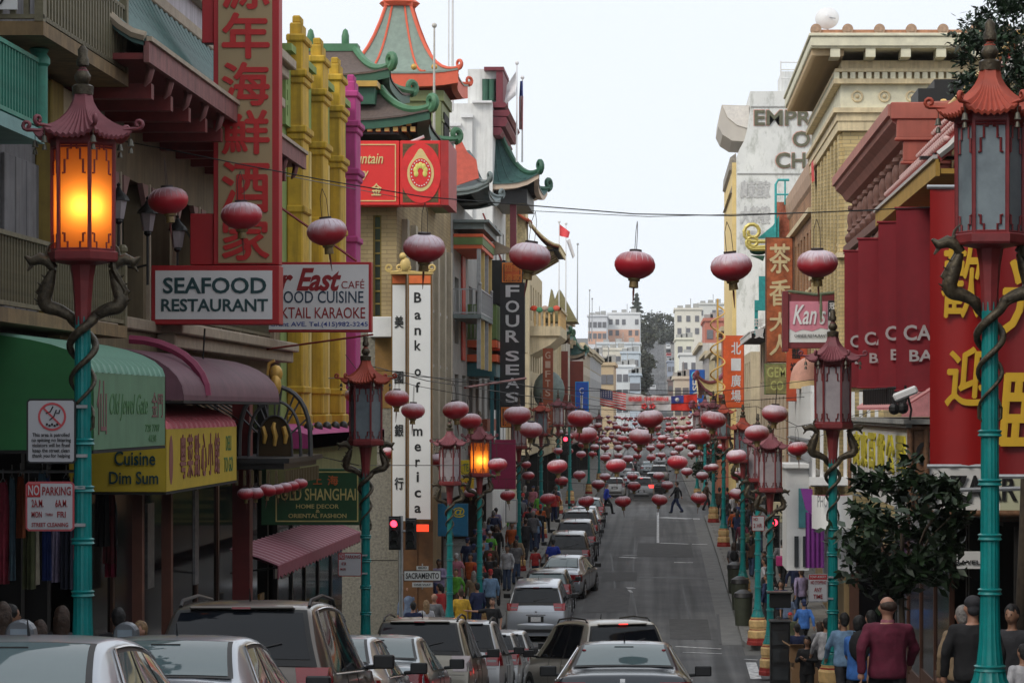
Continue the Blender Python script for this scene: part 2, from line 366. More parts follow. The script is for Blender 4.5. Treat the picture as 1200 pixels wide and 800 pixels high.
def stripe(px0, py0, px1, py1, w):
    a = hit(px0, py0); b = hit(px1, py1); a = Vector(a); b = Vector(b); t = (b-a).normalized(); nrm = Vector((-t.y, t.x))*w/2; n = 8
    rows = []
    for i in range(n+1):
        p = a+(b-a)*i/n
        rows.append([(q.x, q.y, gz(q.y)+.012+.05*max(0, 1-abs((q.x+1.17)/3.8))) for q in (p-nrm, p+nrm)])
    mk.grid(rows)
for s in ((771, 601, 771, 637, .12), (775, 607, 809, 608, .9), (812, 608, 820, 608, .9), (774, 637, 807, 638, .35), (811, 638, 829, 638, .35), (727, 654, 746, 655, .35), (790, 660, 812, 660, .28),
          (737, 690, 741, 691, .3), (737, 693, 740, 696, .12), (792, 759, 845, 761, .16), (800, 766, 846, 767, .1), (620, 762, 632, 763, .16), (690, 678, 700, 678, .12), (686, 678, 690, 679, .2),
          (872, 773, 888, 774, .12), (880, 777, 886, 796, .3)): stripe(*s)
structure(mk, 'road_marking', m_paint)
tr = MB()
def seam(px0, py0, px1, py1, w):
    global mk
    keep, mk2 = mk, MB(); globals()['mk'] = mk2; stripe(px0, py0, px1, py1, w); globals()['mk'] = keep
    tr.add([(v[0], v[1], v[2]-.005) for v in mk2.v], mk2.f)
seam(690, 677, 846, 679, .6); seam(665, 695, 735, 694, .12); seam(700, 712, 760, 712, .1); seam(841, 720, 844, 756, .1); seam(720, 600, 757, 600, .4); seam(800, 690, 815, 752, .07); seam(716, 650, 722, 700, .07); seam(745, 615, 741, 700, .05); seam(742, 700, 748, 730, .05); seam(700, 640, 760, 642, .1)
structure(tr, 'tar_seam', mat('black_tar', (.02, .02, .021), .6))
for i, (x0, x1, y0, y1, c) in enumerate(((-.9, 1.6, 112, 121, .06), (-2.6, -1.0, 88, 97, .085), (.4, 1.7, 80, 86, .062), (-1.2, .3, 126, 140, .085), (-.2, 1.9, 60.5, 64, .062), (-2.2, -.8, 100, 104, .06))):
    q = MB(); q.grid([[(x0+(x1-x0)*k/4, y, gz(y)+.009+.05*max(0, 1-abs((x0+(x1-x0)*k/4+1.17)/3.8))) for k in range(5)] for y in (y0, (y0+y1)/2, y1)]); structure(q, 'road_patch', mat('asphalt_patch%d' % i, (c, c, c*1.02), .85, 0, .35, 3, .3))
mh = MB(); a = hit(738, 652); mh.lathe([(.36, 0), (.36, .012), (.3, .014)], 20, (a[0], a[1], gz(a[1])+.045))
single(mh, 'manhole_cover', 'round iron manhole cover in the middle of the uphill block', 'manhole', m_blackm, (a[0], a[1], gz(a[1])+.045))

# ---------------------------------------------------------------- building helpers
def bldg(name, label, side, y0, y1, zt, m, zf=None, deep=13, ops=(), mf=None, sill=None, depth=.18, mull=0, bars=1, shop=m_dark, mg=None, mb_=None):
    """side -1: west row (X = XL), +1: east row. zf: top of the open shop front. ops: window openings (y0,y1,z0,z1)"""
    X = XL if side < 0 else XR; s = -side; zb = min(gz(y0), gz(y1))-.6
    root = thing(name, label, 'building', (X, y0, gz(y0)))
    w = MB(); z_lo = zf if zf is not None else zb
    wall(w, 'x', X-s*.35, X, y0, y1, z_lo, zt, list(ops)); build(w, 'wall', m, root)
    b = MB(); b.box(X-s*.352, X-s*deep, y0+.002, y1-.002, z_lo, zt-.004)
    if zf is not None: b.box(X-s*3.2, X-s*deep, y0+.002, y1-.002, zb, zf)
    build(b, 'mass', mb_ or m, root)
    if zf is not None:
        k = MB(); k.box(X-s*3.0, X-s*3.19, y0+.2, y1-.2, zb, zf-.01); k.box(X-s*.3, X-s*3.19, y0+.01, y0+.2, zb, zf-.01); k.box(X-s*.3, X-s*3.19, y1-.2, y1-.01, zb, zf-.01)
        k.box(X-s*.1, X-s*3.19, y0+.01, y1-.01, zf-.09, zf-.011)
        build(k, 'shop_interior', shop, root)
    if ops: windows(root, 'x', X, s, ops, mf or m_white, mg, depth, .07, sill, mull, bars)
    return root
def rows(y0, y1, n, w, zs):
    g = (y1-y0)/n; return [(y0+g*(i+.5)-w/2, y0+g*(i+.5)+w/2, a, b) for (a, b) in zs for i in range(n)]
def curl_pts(p, dx, dy, r, n=14, turns=1.15):
    """curl rising from p, heading (dx,dy) outward, rolling back inward"""
    out = []
    for i in range(n):
        t = i/(n-1); a = -PI/2+2*PI*turns*t; rr = r*(1-.55*t)
        ox = math.cos(a)*rr; oz = r+math.sin(a)*rr
        out.append(Vector(p)+Vector((dx*ox, dy*ox, oz)))
    return out
def pagoda(parent, cx, cy, hx, hy, ze, zt, rx, ry, lift, mroof, mtrim, mfas=None, curl=.25, fas=.25, pw=1.8, ribs=0, hip=.09, nseg=10, under=None):
    """sweeping hipped roof with raised corners: slope, four hips, curls, eave board, ridge"""
    P = []; nt = 9
    def edge(t):
        ring = []
        k = 1-t; ex = rx+(hx-rx)*k; ey = ry+(hy-ry)*k; z0 = ze+(zt-ze)*t**pw
        for sx, sy, ux, uy in ((1, -1, -1, 0), (-1, -1, 0, 1), (-1, 1, 1, 0), (1, 1, 0, -1)):
            for i in range(nseg):
                u = -1+2*i/nseg; au = abs(u)**4
                x = sx*ex+ux*ex*(u+1) if ux else sx*ex; y = sy*ey+uy*ey*(u+1) if uy else sy*ey
                g = 1+.05*au*k*k
                ring.append((cx+x*g, cy+y*g, z0+lift*au*k*k))
        return ring
    for j in range(nt+1): P.append(edge(j/nt))
    m = MB(); m.grid(P, 0, True); e = P[0]; m.grid([[(p[0], p[1], p[2]-.06) for p in e], e], 0, True)
    inn = [(cx+(p[0]-cx)*.6, cy+(p[1]-cy)*.6, ze-.02) for p in e]; m.grid([inn, [(p[0], p[1], p[2]-.06) for p in e]], 1, True)
    m.add(list(P[-1]), [tuple(range(len(P[-1])))], 0)
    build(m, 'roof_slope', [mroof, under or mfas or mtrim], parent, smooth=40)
    for c in range(4):
        pts = [P[j][c*nseg] for j in range(nt, -1, -1)]; o = Vector(pts[-1])-Vector((cx, cy, pts[-1][2])); o.normalize()
        t = MB(); t.tube([Vector(p)+Vector((0, 0, hip*.5)) for p in pts], hip, 6); build(t, 'hip', mtrim, parent, smooth=50)
        if curl:
            t = MB(); cp = curl_pts(Vector(pts[-1])+Vector((0, 0, -.02)), o.x, o.y, curl); t.tube([pts[-1]]+cp, [hip*1.1]+[hip*(1.1-.5*i/len(cp)) for i in range(len(cp))], 7); build(t, 'corner_curl', mtrim, parent, smooth=50)
    if fas:
        f = MB(); q = [(cx+(p[0]-cx)*.985, cy+(p[1]-cy)*.985, p[2]) for p in e]
        f.grid([[(p[0], p[1], p[2]-.05) for p in q], [(p[0], p[1], p[2]-fas) for p in q], [(cx+(p[0]-cx)*.9, cy+(p[1]-cy)*.9, p[2]-fas*1.05) for p in q]], 0, True); build(f, 'eave_board', mfas or mtrim, parent, smooth=40)
    if rx+ry > .05:
        t = MB(); t.box(cx-rx-.08, cx+rx+.08, cy-ry-.08, cy+ry+.08, zt-.02, zt+.22); build(t, 'ridge', mtrim, parent)
    if ribs:
        t = MB(); n = ribs
        for s_ in (0, 1):   # tile ribs on the camera side and the street side
            for i in range(1, n):
                u = i/n*nseg; a = int(u); f_ = u-a; off = 0 if s_ == 0 else 3*nseg
                pts = [Vector(P[j][(off+a) % (4*nseg)]).lerp(Vector(P[j][(off+a+1) % (4*nseg)]), f_)+Vector((0, 0, .02)) for j in range(0, nt+1)]
                t.tube(pts, .035, 4, cap=False)
        o = build(t, 'tile_ribs', mroof, parent); o['kind'] = 'stuff'
def lean_roof(parent, xo, xi, y0, y1, ze, zt, mroof, mtrim, mfas, pitch=.3, msof=None, rr=.05, pw=1.7, name='roof_tile'):
    s = 1 if xo > xi else -1; n = 8
    pr = [(xo+(xi-xo)*i/n, ze+(zt-ze)*(i/n)**pw) for i in range(n+1)]
    m = MB(); poly = pr+[(xi, zt-.12)]+[(p[0], p[1]-.09) for p in reversed(pr)]
    m.prism(poly, 'y', y0, y1); build(m, 'roof_slope', mroof, parent)
    r = MB(); r.tube([(p[0]-xo, 0, p[1]-ze+.01) for p in pr], rr, 5)
    me = r.mesh(name, mroof, 50); rep(me, name, parent, [(xo, y0+.12+pitch*i, ze) for i in range(int((y1-y0-.15)/pitch))])
    f = MB(); f.box(xo-s*.02, xo+s*.05, y0, y1, ze-.3, ze-.03); build(f, 'eave_board', mfas, parent)
    f = MB(); f.box(xo+s*.02, xo+s*.09, y0-.01, y1+.01, ze-.03, ze+.03); build(f, 'gutter', mtrim, parent)
    if msof:
        f = MB(); f.box(xo-s*.03, xi, y0+.02, y1-.02, ze-.26, ze-.18); build(f, 'soffit', msof, parent)
    for yy in (y0, y1):
        t = MB(); t.tube([(p[0], yy, p[1]+.03) for p in pr], .07, 6); build(t, 'barge_roll', mtrim, parent)
def balcony(parent, side, y0, y1, z0, out, h, mslab, mrail, pitch=.14, bw=.035, slab=.16, posts=True, name='baluster'):
    X = XL if side < 0 else XR; s = -side; xo = X+s*out
    m = MB(); m.box(X, xo, y0, y1, z0-slab, z0); build(m, 'balcony_slab', mslab, parent)
    b = MB(); b.box(-bw/2, bw/2, -bw/2, bw/2, 0, h-.06); me = b.mesh(name, mrail)
    locs = [(xo-s*.05, y0+.06+pitch*i, z0+.03) for i in range(int((y1-y0-.1)/pitch))]
    locs += [(X+s*pitch*(i+.5), y0+.05, z0+.03) for i in range(int(out/pitch))]
    rep(me, name, parent, locs)
    r = MB()
    for z in (z0+.03, z0+h-.06):
        r.box(xo-s*.08, xo-s*.02, y0, y1, z, z+.05); r.box(X, xo, y0, y0+.06, z, z+.05)
    build(r, 'railing', mrail, parent)
    if posts:
        p = MB()
        for yy in (y0+.05, y1-.05): p.box(xo-s*.1, xo, yy-.06, yy+.06, z0, z0+h+.12); p.ball((xo-s*.05, yy, z0+h+.17), .07, 8)
        build(p, 'corner_post', mrail, parent)
def awning(name, label, side, y0, y1, zt, zv, zb, out, mtop, mface, mend=None, ribs=0, mrib=None, xin=0., grp=None):
    """curved-top awning: quarter-round top from zt down to zv, straight valance to zb"""
    X = XL if side < 0 else XR; s = -side; root = thing(name, label, 'awning', (X, y0, zb), grp)
    n = 8; q = [(X+s*(xin+(out-xin)*math.sin(PI/2*i/n)), zv+(zt-zv)*math.cos(PI/2*i/n)) for i in range(n+1)]
    m = MB(); m.grid([[(p[0], y, p[1]) for p in q] for y in (y0, y1)]); m.grid([[(p[0]-s*.03, y, p[1]-.03) for p in q] for y in (y0, y1)]); build(m, 'canopy_top', mtop, root, smooth=60)
    m = MB(); m.box(X+s*(out-.03), X+s*out, y0, y1, zb, zv); build(m, 'valance', mface, root)
    for yy in (y0, y1-.03):
        m = MB(); m.prism([(X, zb)]+[(X, zt)]+q+[(X+s*out, zb)], 'y', yy-.004, yy+.03); build(m, 'end_panel', mend or mface, root)
    if ribs:
        r = MB(); r.tube([(p[0]-X, 0, p[1]) for p in q], .035, 5); me = r.mesh('rib', mrib or mtop, 50)
        rep(me, 'rib', root, [(X, y0+(y1-y0)*(i+.5)/ribs, .0) for i in range(ribs)])
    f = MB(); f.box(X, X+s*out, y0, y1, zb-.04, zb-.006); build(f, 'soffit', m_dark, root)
    return root
# ================================================================ WEST ROW (viewer's near block)
m_Agrey = mat('weathered_lilac_panel', (.14, .135, .14), .8, 0, .35, 1.5, .2, streak=.6)
m_ochre = mat('ochre_plaster', (.2, .14, .03), .75, 0, .3, 2, .15, streak=.5)
m_rail = mat('pale_iron_rail', (.13, .115, .07), .6, .2, .35, 9, .1)
m_slab = mat('rusty_cream_slab', (.16, .105, .048), .75, 0, .4, 3, .15, streak=.5)
m_jade = mat('jade_enamel', (.03, .17, .12), .55, 0, .3, 5, .1)
m_jadel = mat('jade_pale_board', (.13, .25, .24), .6, 0, .25, 3)
A = bldg('shop_house', 'weathered shop house with stacked balconies beside the lit street lamp', -1, 8, 33.2, 9.5, m_Agrey, zf=.55,
         ops=[(14+2.4*i, 15.4+2.4*i, 1.5, 3.0) for i in range(7)], mf=m_ochre, bars=2)
d = MB()
for i in range(4): d.box(XL, XL+.05, 30.8+.55*i, 31.3+.55*i, 1.15, 3.1)
build(d, 'door_panel', m_Agrey, A, bevel=.01)
p = MB(); p.box(XL, XL+.22, 32.5, 33.15, 1.05, 4.2); build(p, 'pilaster', m_ochre, A, bevel=.02)
p = MB(); p.box(XL, XL+.16, 33.2, 33.9, .5, 4.2); build(p, 'drain_board', m_cream, A)
for z, y0, y1, o, h, a, b, bw in ((4.43, 29.2, 33.9, .9, .9, m_slab, m_rail, .06), (3.3, 22.5, 30.3, .65, .84, m_jadel, m_jade, .035), (1.12, 26, 34.4, .78, .86, m_slab, m_rail, .026)):
    balcony(A, -1, y0, y1, z, o, h, a, b, .155 if bw > .05 else .13, bw)
# scroll panel on the top balcony's near end
sp = MB(); sp.box(XL+.1, XL+.62, 29.12, 29.15, 4.55, 5.4); build(sp, 'scroll_panel', m_offwhite, A)
sc = MB()
for x0 in (XL+.16, XL+.56): sc.tube([(x0, 29.1, 5.4), (x0, 29.1, 4.85), (x0+(.06 if x0 < -7.6 else -.06), 29.1, 4.72)], .014, 5)
sc.tube([(XL+.22, 29.1, 4.72), (XL+.28, 29.1, 4.62), (XL+.36, 29.1, 4.58), (XL+.44, 29.1, 4.62), (XL+.5, 29.1, 4.72)], .014, 5); build(sc, 'scrollwork', m_blackm, A)
j = MB(); j.lathe([(.1, 0), (.1, .75), (.13, .78), (.13, .84), (.09, .9), (.12, .95), (.05, 1.0)], 10, (XL+.6, 30.25, 3.3)); build(j, 'balcony_column', m_jade, A, smooth=40)

m_Btan = mat('tan_arcade_plaster', (.14, .108, .062), .8, 0, .3, 1.4, .15, streak=.5)
m_greentile = mat('green_glazed_tile', (.035, .085, .078), .45, 0, .35, 6, .1)
m_pinkfas = mat('faded_pink_fascia', (.19, .075, .072), .7, 0, .35, 4, .1, streak=.5)
m_creamtrim = mat('cream_trim', (.28, .23, .17), .7, 0, .25, 4, .1)
m_oxblood = mat('oxblood_beam', (.11, .012, .012), .6, 0, .3, 5)
arc = [(35.6+2.15*i, 37.2+2.15*i, 1.4, 3.45) for i in range(8)]
Bb = thing('restaurant_building', 'tan restaurant building with green tiled eaves over a dark arcade', 'building', (XL, 33.9, gz(33.9)))
w = MB(); wall(w, 'x', XL-.3, XL, 33.92, 53.6, .5, 9.4, arc); build(w, 'wall', m_Btan, Bb)
w = MB(); w.box(XL-1.6, XL-13, 33.92, 53.6, .5, 9.4); w.box(XL-.3, XL-1.6, 33.92, 53.6, 3.9, 9.39); w.box(XL-.3, XL-1.6, 33.92, 53.6, .5, 1.1); w.box(XL-3.2, XL-13, 33.92, 53.6, -7.5, .5); build(w, 'mass', m_Btan, Bb)
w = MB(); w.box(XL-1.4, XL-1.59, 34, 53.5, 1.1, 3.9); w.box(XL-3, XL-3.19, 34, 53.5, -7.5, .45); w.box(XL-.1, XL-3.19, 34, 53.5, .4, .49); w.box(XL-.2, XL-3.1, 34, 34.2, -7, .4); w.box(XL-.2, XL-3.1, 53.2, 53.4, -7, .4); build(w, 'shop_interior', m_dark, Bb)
me = MB().prism([(-.1, 0), (.35, 0), (0, -.35), (-.1, -.5)], 'x', -.02, .06).mesh('arch_bracket', mat('dusty_pink_bracket', (.2, .11, .1), .7))
me2 = MB().prism([(.1, 0), (-.35, 0), (0, -.35), (.1, -.5)], 'x', -.02, .06).mesh('arch_bracket', MATS['dusty_pink_bracket'])
rep(me, 'arch_bracket', Bb, [(XL, a[0], a[3]) for a in arc]); rep(me2, 'arch_bracket', Bb, [(XL, a[1], a[3]) for a in arc])
po = MB(); po.box(-.03, .06, -.05, .05, 0, 2.1); me = po.mesh('arcade_post', m_creamtrim); rep(me, 'arcade_post', Bb, [(XL, a[1]+.27, 1.38) for a in arc])
windows(Bb, 'x', XL-1.33, 1, [(a[0]+.2, a[1]-.3, 1.3, 3.3) for a in arc[:6]], mat('arcade_door_green', (.05, .09, .07), .6), m_glassd, .02, .09, None, 1, 2)
bm_ = MB(); bm_.box(XL, XL+.42, 40.4, 53.5, 1.2, 1.38); bm_.box(XL, XL+.08, 34.2, 40.4, 1.2, 1.38); bm_.box(XL, XL+.3, 40.4, 53.5, .98, 1.2); build(bm_, 'floor_ledge', m_creamtrim, Bb, bevel=.02)
balcony(Bb, -1, 40.4, 50, 1.39, .4, .75, m_creamtrim, m_rail, .14, .022, .01, False, 'rail_bar')
lean_roof(Bb, -6.6, XL, 33, 47.8, 4.78, 6.35, m_greentile, m_creamtrim, m_pinkfas, .42, m_oxblood, .075)
j = MB(); j.box(0, 1.2, -.09, .09, -.1, .1); me = j.mesh('joist', m_oxblood); rep(me, 'joist', Bb, [(XL, 34+1.35*i, 4.22) for i in range(10)])
j = MB(); j.tube([(0, 0, .18), (.05, 0, .05), (.02, 0, -.08), (-.03, 0, -.16)], [.03, .06, .05, .015], 6); me = j.mesh('eave_pendant', m_pinkfas, 60); rep(me, 'eave_pendant', Bb, [(-6.7, 33.6+1.35*i, 4.4) for i in range(11)])
co = MB(); co.box(XL, XL+.2, 33.92, 53.6, 6.9, 7.1); co.box(XL, XL+.35, 33.92, 53.6, 7.1, 7.3); co.box(XL, XL+.12, 33.92, 53.6, 6.3, 6.5); build(co, 'cornice', m_creamtrim, Bb, bevel=.02)
m_lil = mat('lilac_white_wall', (.36, .34, .37), .8, 0, .2, 2, streak=.4)
co = MB(); co.box(XL, XL+.03, 33.95, 53.5, 6.5, 6.9); build(co, 'upper_wall', m_lil, Bb)
# second, far length of roof beyond the vertical sign
def wall_lamp(x, y, z):
    t = thing('wall_lamp', '', 'lamp', (x, y, z))
    m = MB(); m.lathe([(.02, -1.0), (.02, -.28), (.06, -.24), (.05, -.2)], 8, (x, y, z)); m.tube([(x, y, z-.7), (x-.2, y, z-.75), (XL, y, z-.72)], .018, 6); build(m, 'lamp_arm', m_blackm, t)
    m = MB(); m.lathe([(.075, -.2), (.12, .06)], 6, (x, y, z)); build(m, 'lamp_glass', m_frostpale, t)
    m = MB(); m.lathe([(.16, .06), (.13, .12), (.05, .2), (.02, .26), (.03, .29), (.0, .32)], 8, (x, y, z)); build(m, 'lamp_cap', m_blackm, t, smooth=40)
    return t
for (px, py, d, lb) in ((139, 240, 36.4, 'black carriage lamp half hidden behind the lit street lantern'), (173, 255, 38, 'black carriage lamp under the first red paper lantern by the arcade'), (208, 275, 40.2, 'black carriage lamp beside the foot of the tall red vertical sign')):
    p = W(px, py, d); t = wall_lamp(p.x, p.y, p.z); t['label'] = lb; t['group'] = 'carriage lamps along the arcade'

# yellow and green cafe building with the magenta pilaster
m_yel = mat('egg_yellow_plaster', (.44, .275, .025), .75, 0, .3, 1.6, .2, streak=.6)
m_lime = mat('lime_green_plaster', (.19, .27, .09), .75, 0, .2, 1.8, .1, streak=.3)
m_mag = mat('magenta_plaster', (.33, .035, .16), .7, 0, .2, 1.8, .1, streak=.25)
m_paleyel = mat('pale_yellow_trim', (.55, .42, .17), .75, 0, .15, 2)
Cc = thing('cafe_building', 'yellow and lime cafe building with stepped pilasters and a magenta corner', 'building', (XL, 53.7, gz(53.7)))
w = MB(); wall(w, 'x', XL-.3, XL, 53.7, 65.6, -.8, 7.2, [(58.7+3.1*i, 59.5+3.1*i, 5.3, 6.4) for i in range(2)]); build(w, 'wall', m_lime, Cc)
w = MB(); w.box(XL-.31, XL-13, 53.7, 65.6, -.8, 7.1); w.box(XL-3.2, XL-13, 53.7, 65.6, -8, -.8); build(w, 'mass', m_lime, Cc)
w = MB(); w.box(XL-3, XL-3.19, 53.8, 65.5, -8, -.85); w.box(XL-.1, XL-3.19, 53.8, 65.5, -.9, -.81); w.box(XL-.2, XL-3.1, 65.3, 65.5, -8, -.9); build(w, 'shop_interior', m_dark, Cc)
def pilaster(yc, m, nm='pilaster'):
    q = MB(); h = .5
    q.box(0, .34, -h, h, -.1, 7.9)
    for z, e in ((7.85, .06), (7.1, .1), (6.95, .05), (5.9, .1), (5.75, .05), (4.2, .06), (.35, .05)): q.box(-.01, .34+e, -h-e, h+e, z, z+.16)
    q.box(.04, .3, -h+.14, h-.14, 8.0, 8.28); q.box(.08, .26, -h+.26, h-.26, 8.28, 8.45)
    q.box(0, .42, -h-.05, h+.05, -.35, -.1); q.box(0, .5, -h-.12, h+.12, -.5, -.35)
    me = q.mesh(nm, m); o = rep(me, nm, Cc, [(XL, yc, 0)])[0]
    md = o.modifiers.new('bevel', 'BEVEL'); md.width = .03; md.segments = 1
for yc in (55.1, 58.4, 61.6): pilaster(yc, m_yel)
pilaster(64.8, m_mag)
q = MB()
for a, b in ((55.7, 57.8), (59.0, 61.0), (62.2, 64.2)): q.box(XL, XL+.1, a, a+.3, -.3, 5.8); q.box(XL, XL+.1, b-.3, b, -.3, 5.8)
build(q, 'pale_strip', m_paleyel, Cc)
for a, b in ((53.8, 54.5), (55.75, 57.75), (59.05, 60.95), (62.25, 64.15)):
    f = MB(); wall(f, 'x', XL, XL+.1, a, b, 6.0, 7.55, [(a+.15+.3*i, a+.3+.3*i, 6.2+.33*k, 6.42+.33*k) for i in range(max(1, int((b-a-.3)/.3))) for k in range(4)]); f.box(XL, XL+.22, a, b, 7.55, 7.7); build(f, 'lattice_panel', m_lime, Cc)
f = MB(); f.box(XL, XL+.88, 51.5, 65.9, -.78, -.5); f.prism([(XL+.88, -.78), (XL+.88, -.5), (XL+.2, -.3), (XL, -.3), (XL, -.78)], 'y', 51.51, 65.89); build(f, 'magenta_ledge', m_mag, Cc)
f = MB(); f.box(XL+.02, XL+.7, 51.6, 65.8, -1.55, -.785); build(f, 'olive_fascia', mat('olive_fascia_paint', (.15, .15, .055), .75, 0, .2, 2, streak=.3), Cc)
sc = MB().ball((0, 0, 0), .18, 8, sc=(.6, 1, .7)).mesh('eave_scroll', m_black, 60); rep(sc, 'eave_scroll', Cc, [(XL+.55, 54+1.5*i, -.38) for i in range(8)])
# shop fronts, west near block: posts, panes, stall risers
def shopfront(parent, side, ys, ztop, mframe, mpane, inset=.5, riser=.5, transom=.7):
    X = XL if side < 0 else XR; s = -side; x = X-s*inset
    for a, b in zip(ys, ys[1:]):
        g = gz((a+b)/2)+.1
        p = MB(); p.box(x-.05, x+.05, a-.07, a+.07, g-.5, ztop); build(p, 'front_post', mframe, parent)
        p = MB(); p.box(x-.04, x+.04, a+.07, b-.07, g-.4, g+riser); build(p, 'stall_riser', mframe, parent)
        p = MB(); p.box(x-.03, x+.03, a+.07, b-.07, ztop-transom-.06, ztop-transom); build(p, 'transom_bar', mframe, parent)
        p = MB(); p.box(x-.01, x+.01, a+.07, b-.07, g+riser, ztop-.02); build(p, 'shop_pane', mpane, parent)
m_shopglass = mat('shop_glass_dark', (.004, .004, .005), .1, 0, .4, 2, spec=.09)
m_brownframe = mat('brown_shop_frame', (.06, .025, .015), .5)
shopfront(Bb, -1, [36.5, 38.4, 40.4, 43, 45.4, 47.6, 50, 52.5], .3, m_brownframe, m_shopglass, .3)
shopfront(Cc, -1, [54, 56.2, 58.3, 60.6, 63, 65.4], -1.6, m_black, m_shopglass, .15)
p = MB(); p.box(XL+.5, XL+.8, 44.6, 44.95, gz(45), .2); single(p, 'shop_column', 'square dark red column beside the gold dragon marquee', 'column', mat('column_red', (.11, .012, .012), .5, 0, .3, 2), (XL+.65, 44.8, gz(45)))
for i, (px, lab) in enumerate(((162, 'slim brown post behind the grey haired woman'), (196, 'slim brown post carved with scrollwork beside the shop window'))):
    d = DX(px, -7.2); p = MB(); p.box(-7.27, -7.13, d-.08, d+.08, gz(d), -.9); single(p, 'shop_post', lab, 'post', mat('post_brown', (.1, .035, .022), .6, 0, .3, 4), (-7.2, d, gz(d)), 'brown posts before the dim sum shop')

# awnings
m_awgreen = mat('awning_green_side', (.012, .1, .028), .6, 0, .15, 2)
m_awsage = mat('awning_sage_front', (.1, .2, .12), .65, 0, .15, 2, streak=.15)
m_awsaget = mat('awning_sage_top', (.13, .25, .19), .65, 0, .2, 3)
aw = awning('green_awning', 'rounded green shop awning with faded lettering above the hanging clothes', -1, 28.6, 32.8, .86, .42, -.45, 1.6, m_awsaget, m_awsage, m_awgreen, ribs=13)
text('仙', 'lettering', mat('faded_red_print', (.16, .07, .07), .7), aw, (-6.295, 28.78, -.28), .5, .62, 'E', .004)
text('Old Jewel Gate', 'lettering', mat('faded_green_print', (.05, .14, .05), .7), aw, (-6.295, 29.45, -.13), 2.2, .32, 'E', .004, .0, .3)
text('728 7787\n4158', 'lettering', MATS['faded_green_print'], aw, (-6.295, 31.5, -.4), .9, .22, 'E', .004)
text('金門', 'lettering', MATS['faded_red_print'], aw, (-6.295, 31.9, -.1), .7, .32, 'E', .004)
m_awyel = mat('awning_yellow', (.42, .3, .025), .6, 0, .15, 2)
m_awpink = mat('awning_pink_top', (.42, .1, .12), .6, 0, .25, 5)
aw = awning('yellow_awning', 'yellow dim sum awning with a ribbed pink rounded top', -1, 34.4, 40.2, .08, -.26, -1.1, 1.3, m_awpink, m_awyel, m_awyel, ribs=15)
text('Cuisine', 'lettering', m_dkgreen, aw, W(134, 545, 34.38), .55, .19, 'S', .01, .012)
text('Dim Sum', 'lettering', m_dkgreen, aw, W(128, 567, 34.38), .66, .17, 'S', .01, .012)
m_mauveprint = mat('mauve_print', (.2, .07, .06), .7)
q = MB(); q.ball((-6.595, 34.75, -.68), .34, 14, sc=(.01, .42, 1)); build(q, 'gourd_mark', m_mauveprint, aw)
for i, ch in enumerate('粵菜點心小館'):
    text(ch, 'lettering', m_mauveprint, aw, (-6.595, 35.4+.55*i, -.95), .42, .6, 'E', .006, .012)
text('DELI\nTO GO', 'lettering', MATS['faded_green_print'], aw, (-6.595, 39.0, -.95), .8, .55, 'E', .006)
m_awmau = mat('awning_mauve', (.115, .05, .068), .65, 0, .22, 2.5, streak=.2)
aw = awning('mauve_awning', 'wide faded mauve barrel awning above the yellow dim sum awning', -1, 34.6, 43.4, .86, .2, .13, 1.5, m_awmau, m_awmau, None, xin=.3)
r = MB(); r.tube([(-7.5+1.1*math.sin(PI/2*i/8), 36.4, .2+.8*math.cos(PI/2*i/8)) for i in range(9)], .07, 6); build(r, 'seam_roll', mat('awning_seam', (.2, .03, .07), .6), aw)
# pink striped awning, straight slope
m_stripe = mat('pink_awning', (.25, .07, .1), .7, 0, .15, 3)
aw = thing('pink_awning', 'sloping pink striped awning below the green shanghai sign', 'awning', (-6.95, 47, -3))
m = MB(); m.grid([[(-6.95, y, -2.86), (-7.3, y, -2.72), (-7.85, y, -2.55)] for y in (47, 60)]); m.grid([[(-6.95, y, -2.89), (-7.85, y, -2.59)] for y in (47, 60)]); build(m, 'canopy_top', m_stripe, aw)
m = MB(); m.prism([(47, -2.86)]+[(47+.25*i, -3.05 if i % 2 else -3.11) for i in range(53)]+[(60, -2.86)], 'x', -6.97, -6.95); build(m, 'valance', mat('pink_awning_valance', (.22, .06, .085), .7), aw)
m = MB(); m.grid([[(-6.96, -.07, .015), (-7.3, -.07, .15), (-7.85, -.07, .325)], [(-6.96, .07, .015), (-7.3, .07, .15), (-7.85, .07, .325)]]); me = m.mesh('stripe', mat('awning_stripe_pale', (.42, .24, .27), .7))
rep(me, 'stripe', aw, [(0, 47.3+.5*i, -2.86) for i in range(25)])
m = MB(); m.tube([(-6.97, 47.1, -2.9), (-7.85, 47.1, -3.0)], .02, 5); m.tube([(-6.97, 59.9, -2.9), (-7.85, 59.9, -3.0)], .02, 5); build(m, 'awning_arm', m_blackm, aw)

# dragon marquee: black and gold arch with a row of small red lanterns below
mq = thing('dragon_marquee', 'black and gold arched marquee with a gold crest over the red column', 'marquee', (XL, 43, -1.3))
m = MB(); m.box(XL, -6.15, 42.2, 46.2, -.98, -.88); m.box(XL, -6.05, 42.1, 46.3, -.88, -.8); build(m, 'marquee_shelf', m_black, mq)
yA = 44.2; cx0 = W(322, 0, yA).x
def arch(x, w, h, z0): return [(x+w*math.sin(PI*(t-.5)), yA, z0+h*(math.cos(PI*(t-.5))**.62)) for t in [i/16 for i in range(17)]]
m = MB(); m.tube(arch(cx0, .62, 1.2, -.8), .045, 6); m.tube(arch(cx0, .45, .95, -.8), .03, 6); m.tube(arch(cx0, .3, .7, -.8), .02, 6)
for k in range(9):
    a = arch(cx0, .62, 1.2, -.8)[2+k*3//2]; b = arch(cx0, .3, .7, -.8)[2+k*3//2]; m.tube([a, b], .018, 5)
build(m, 'arch_frame', mat('marquee_grey_iron', (.07, .07, .07), .5, .3), mq)
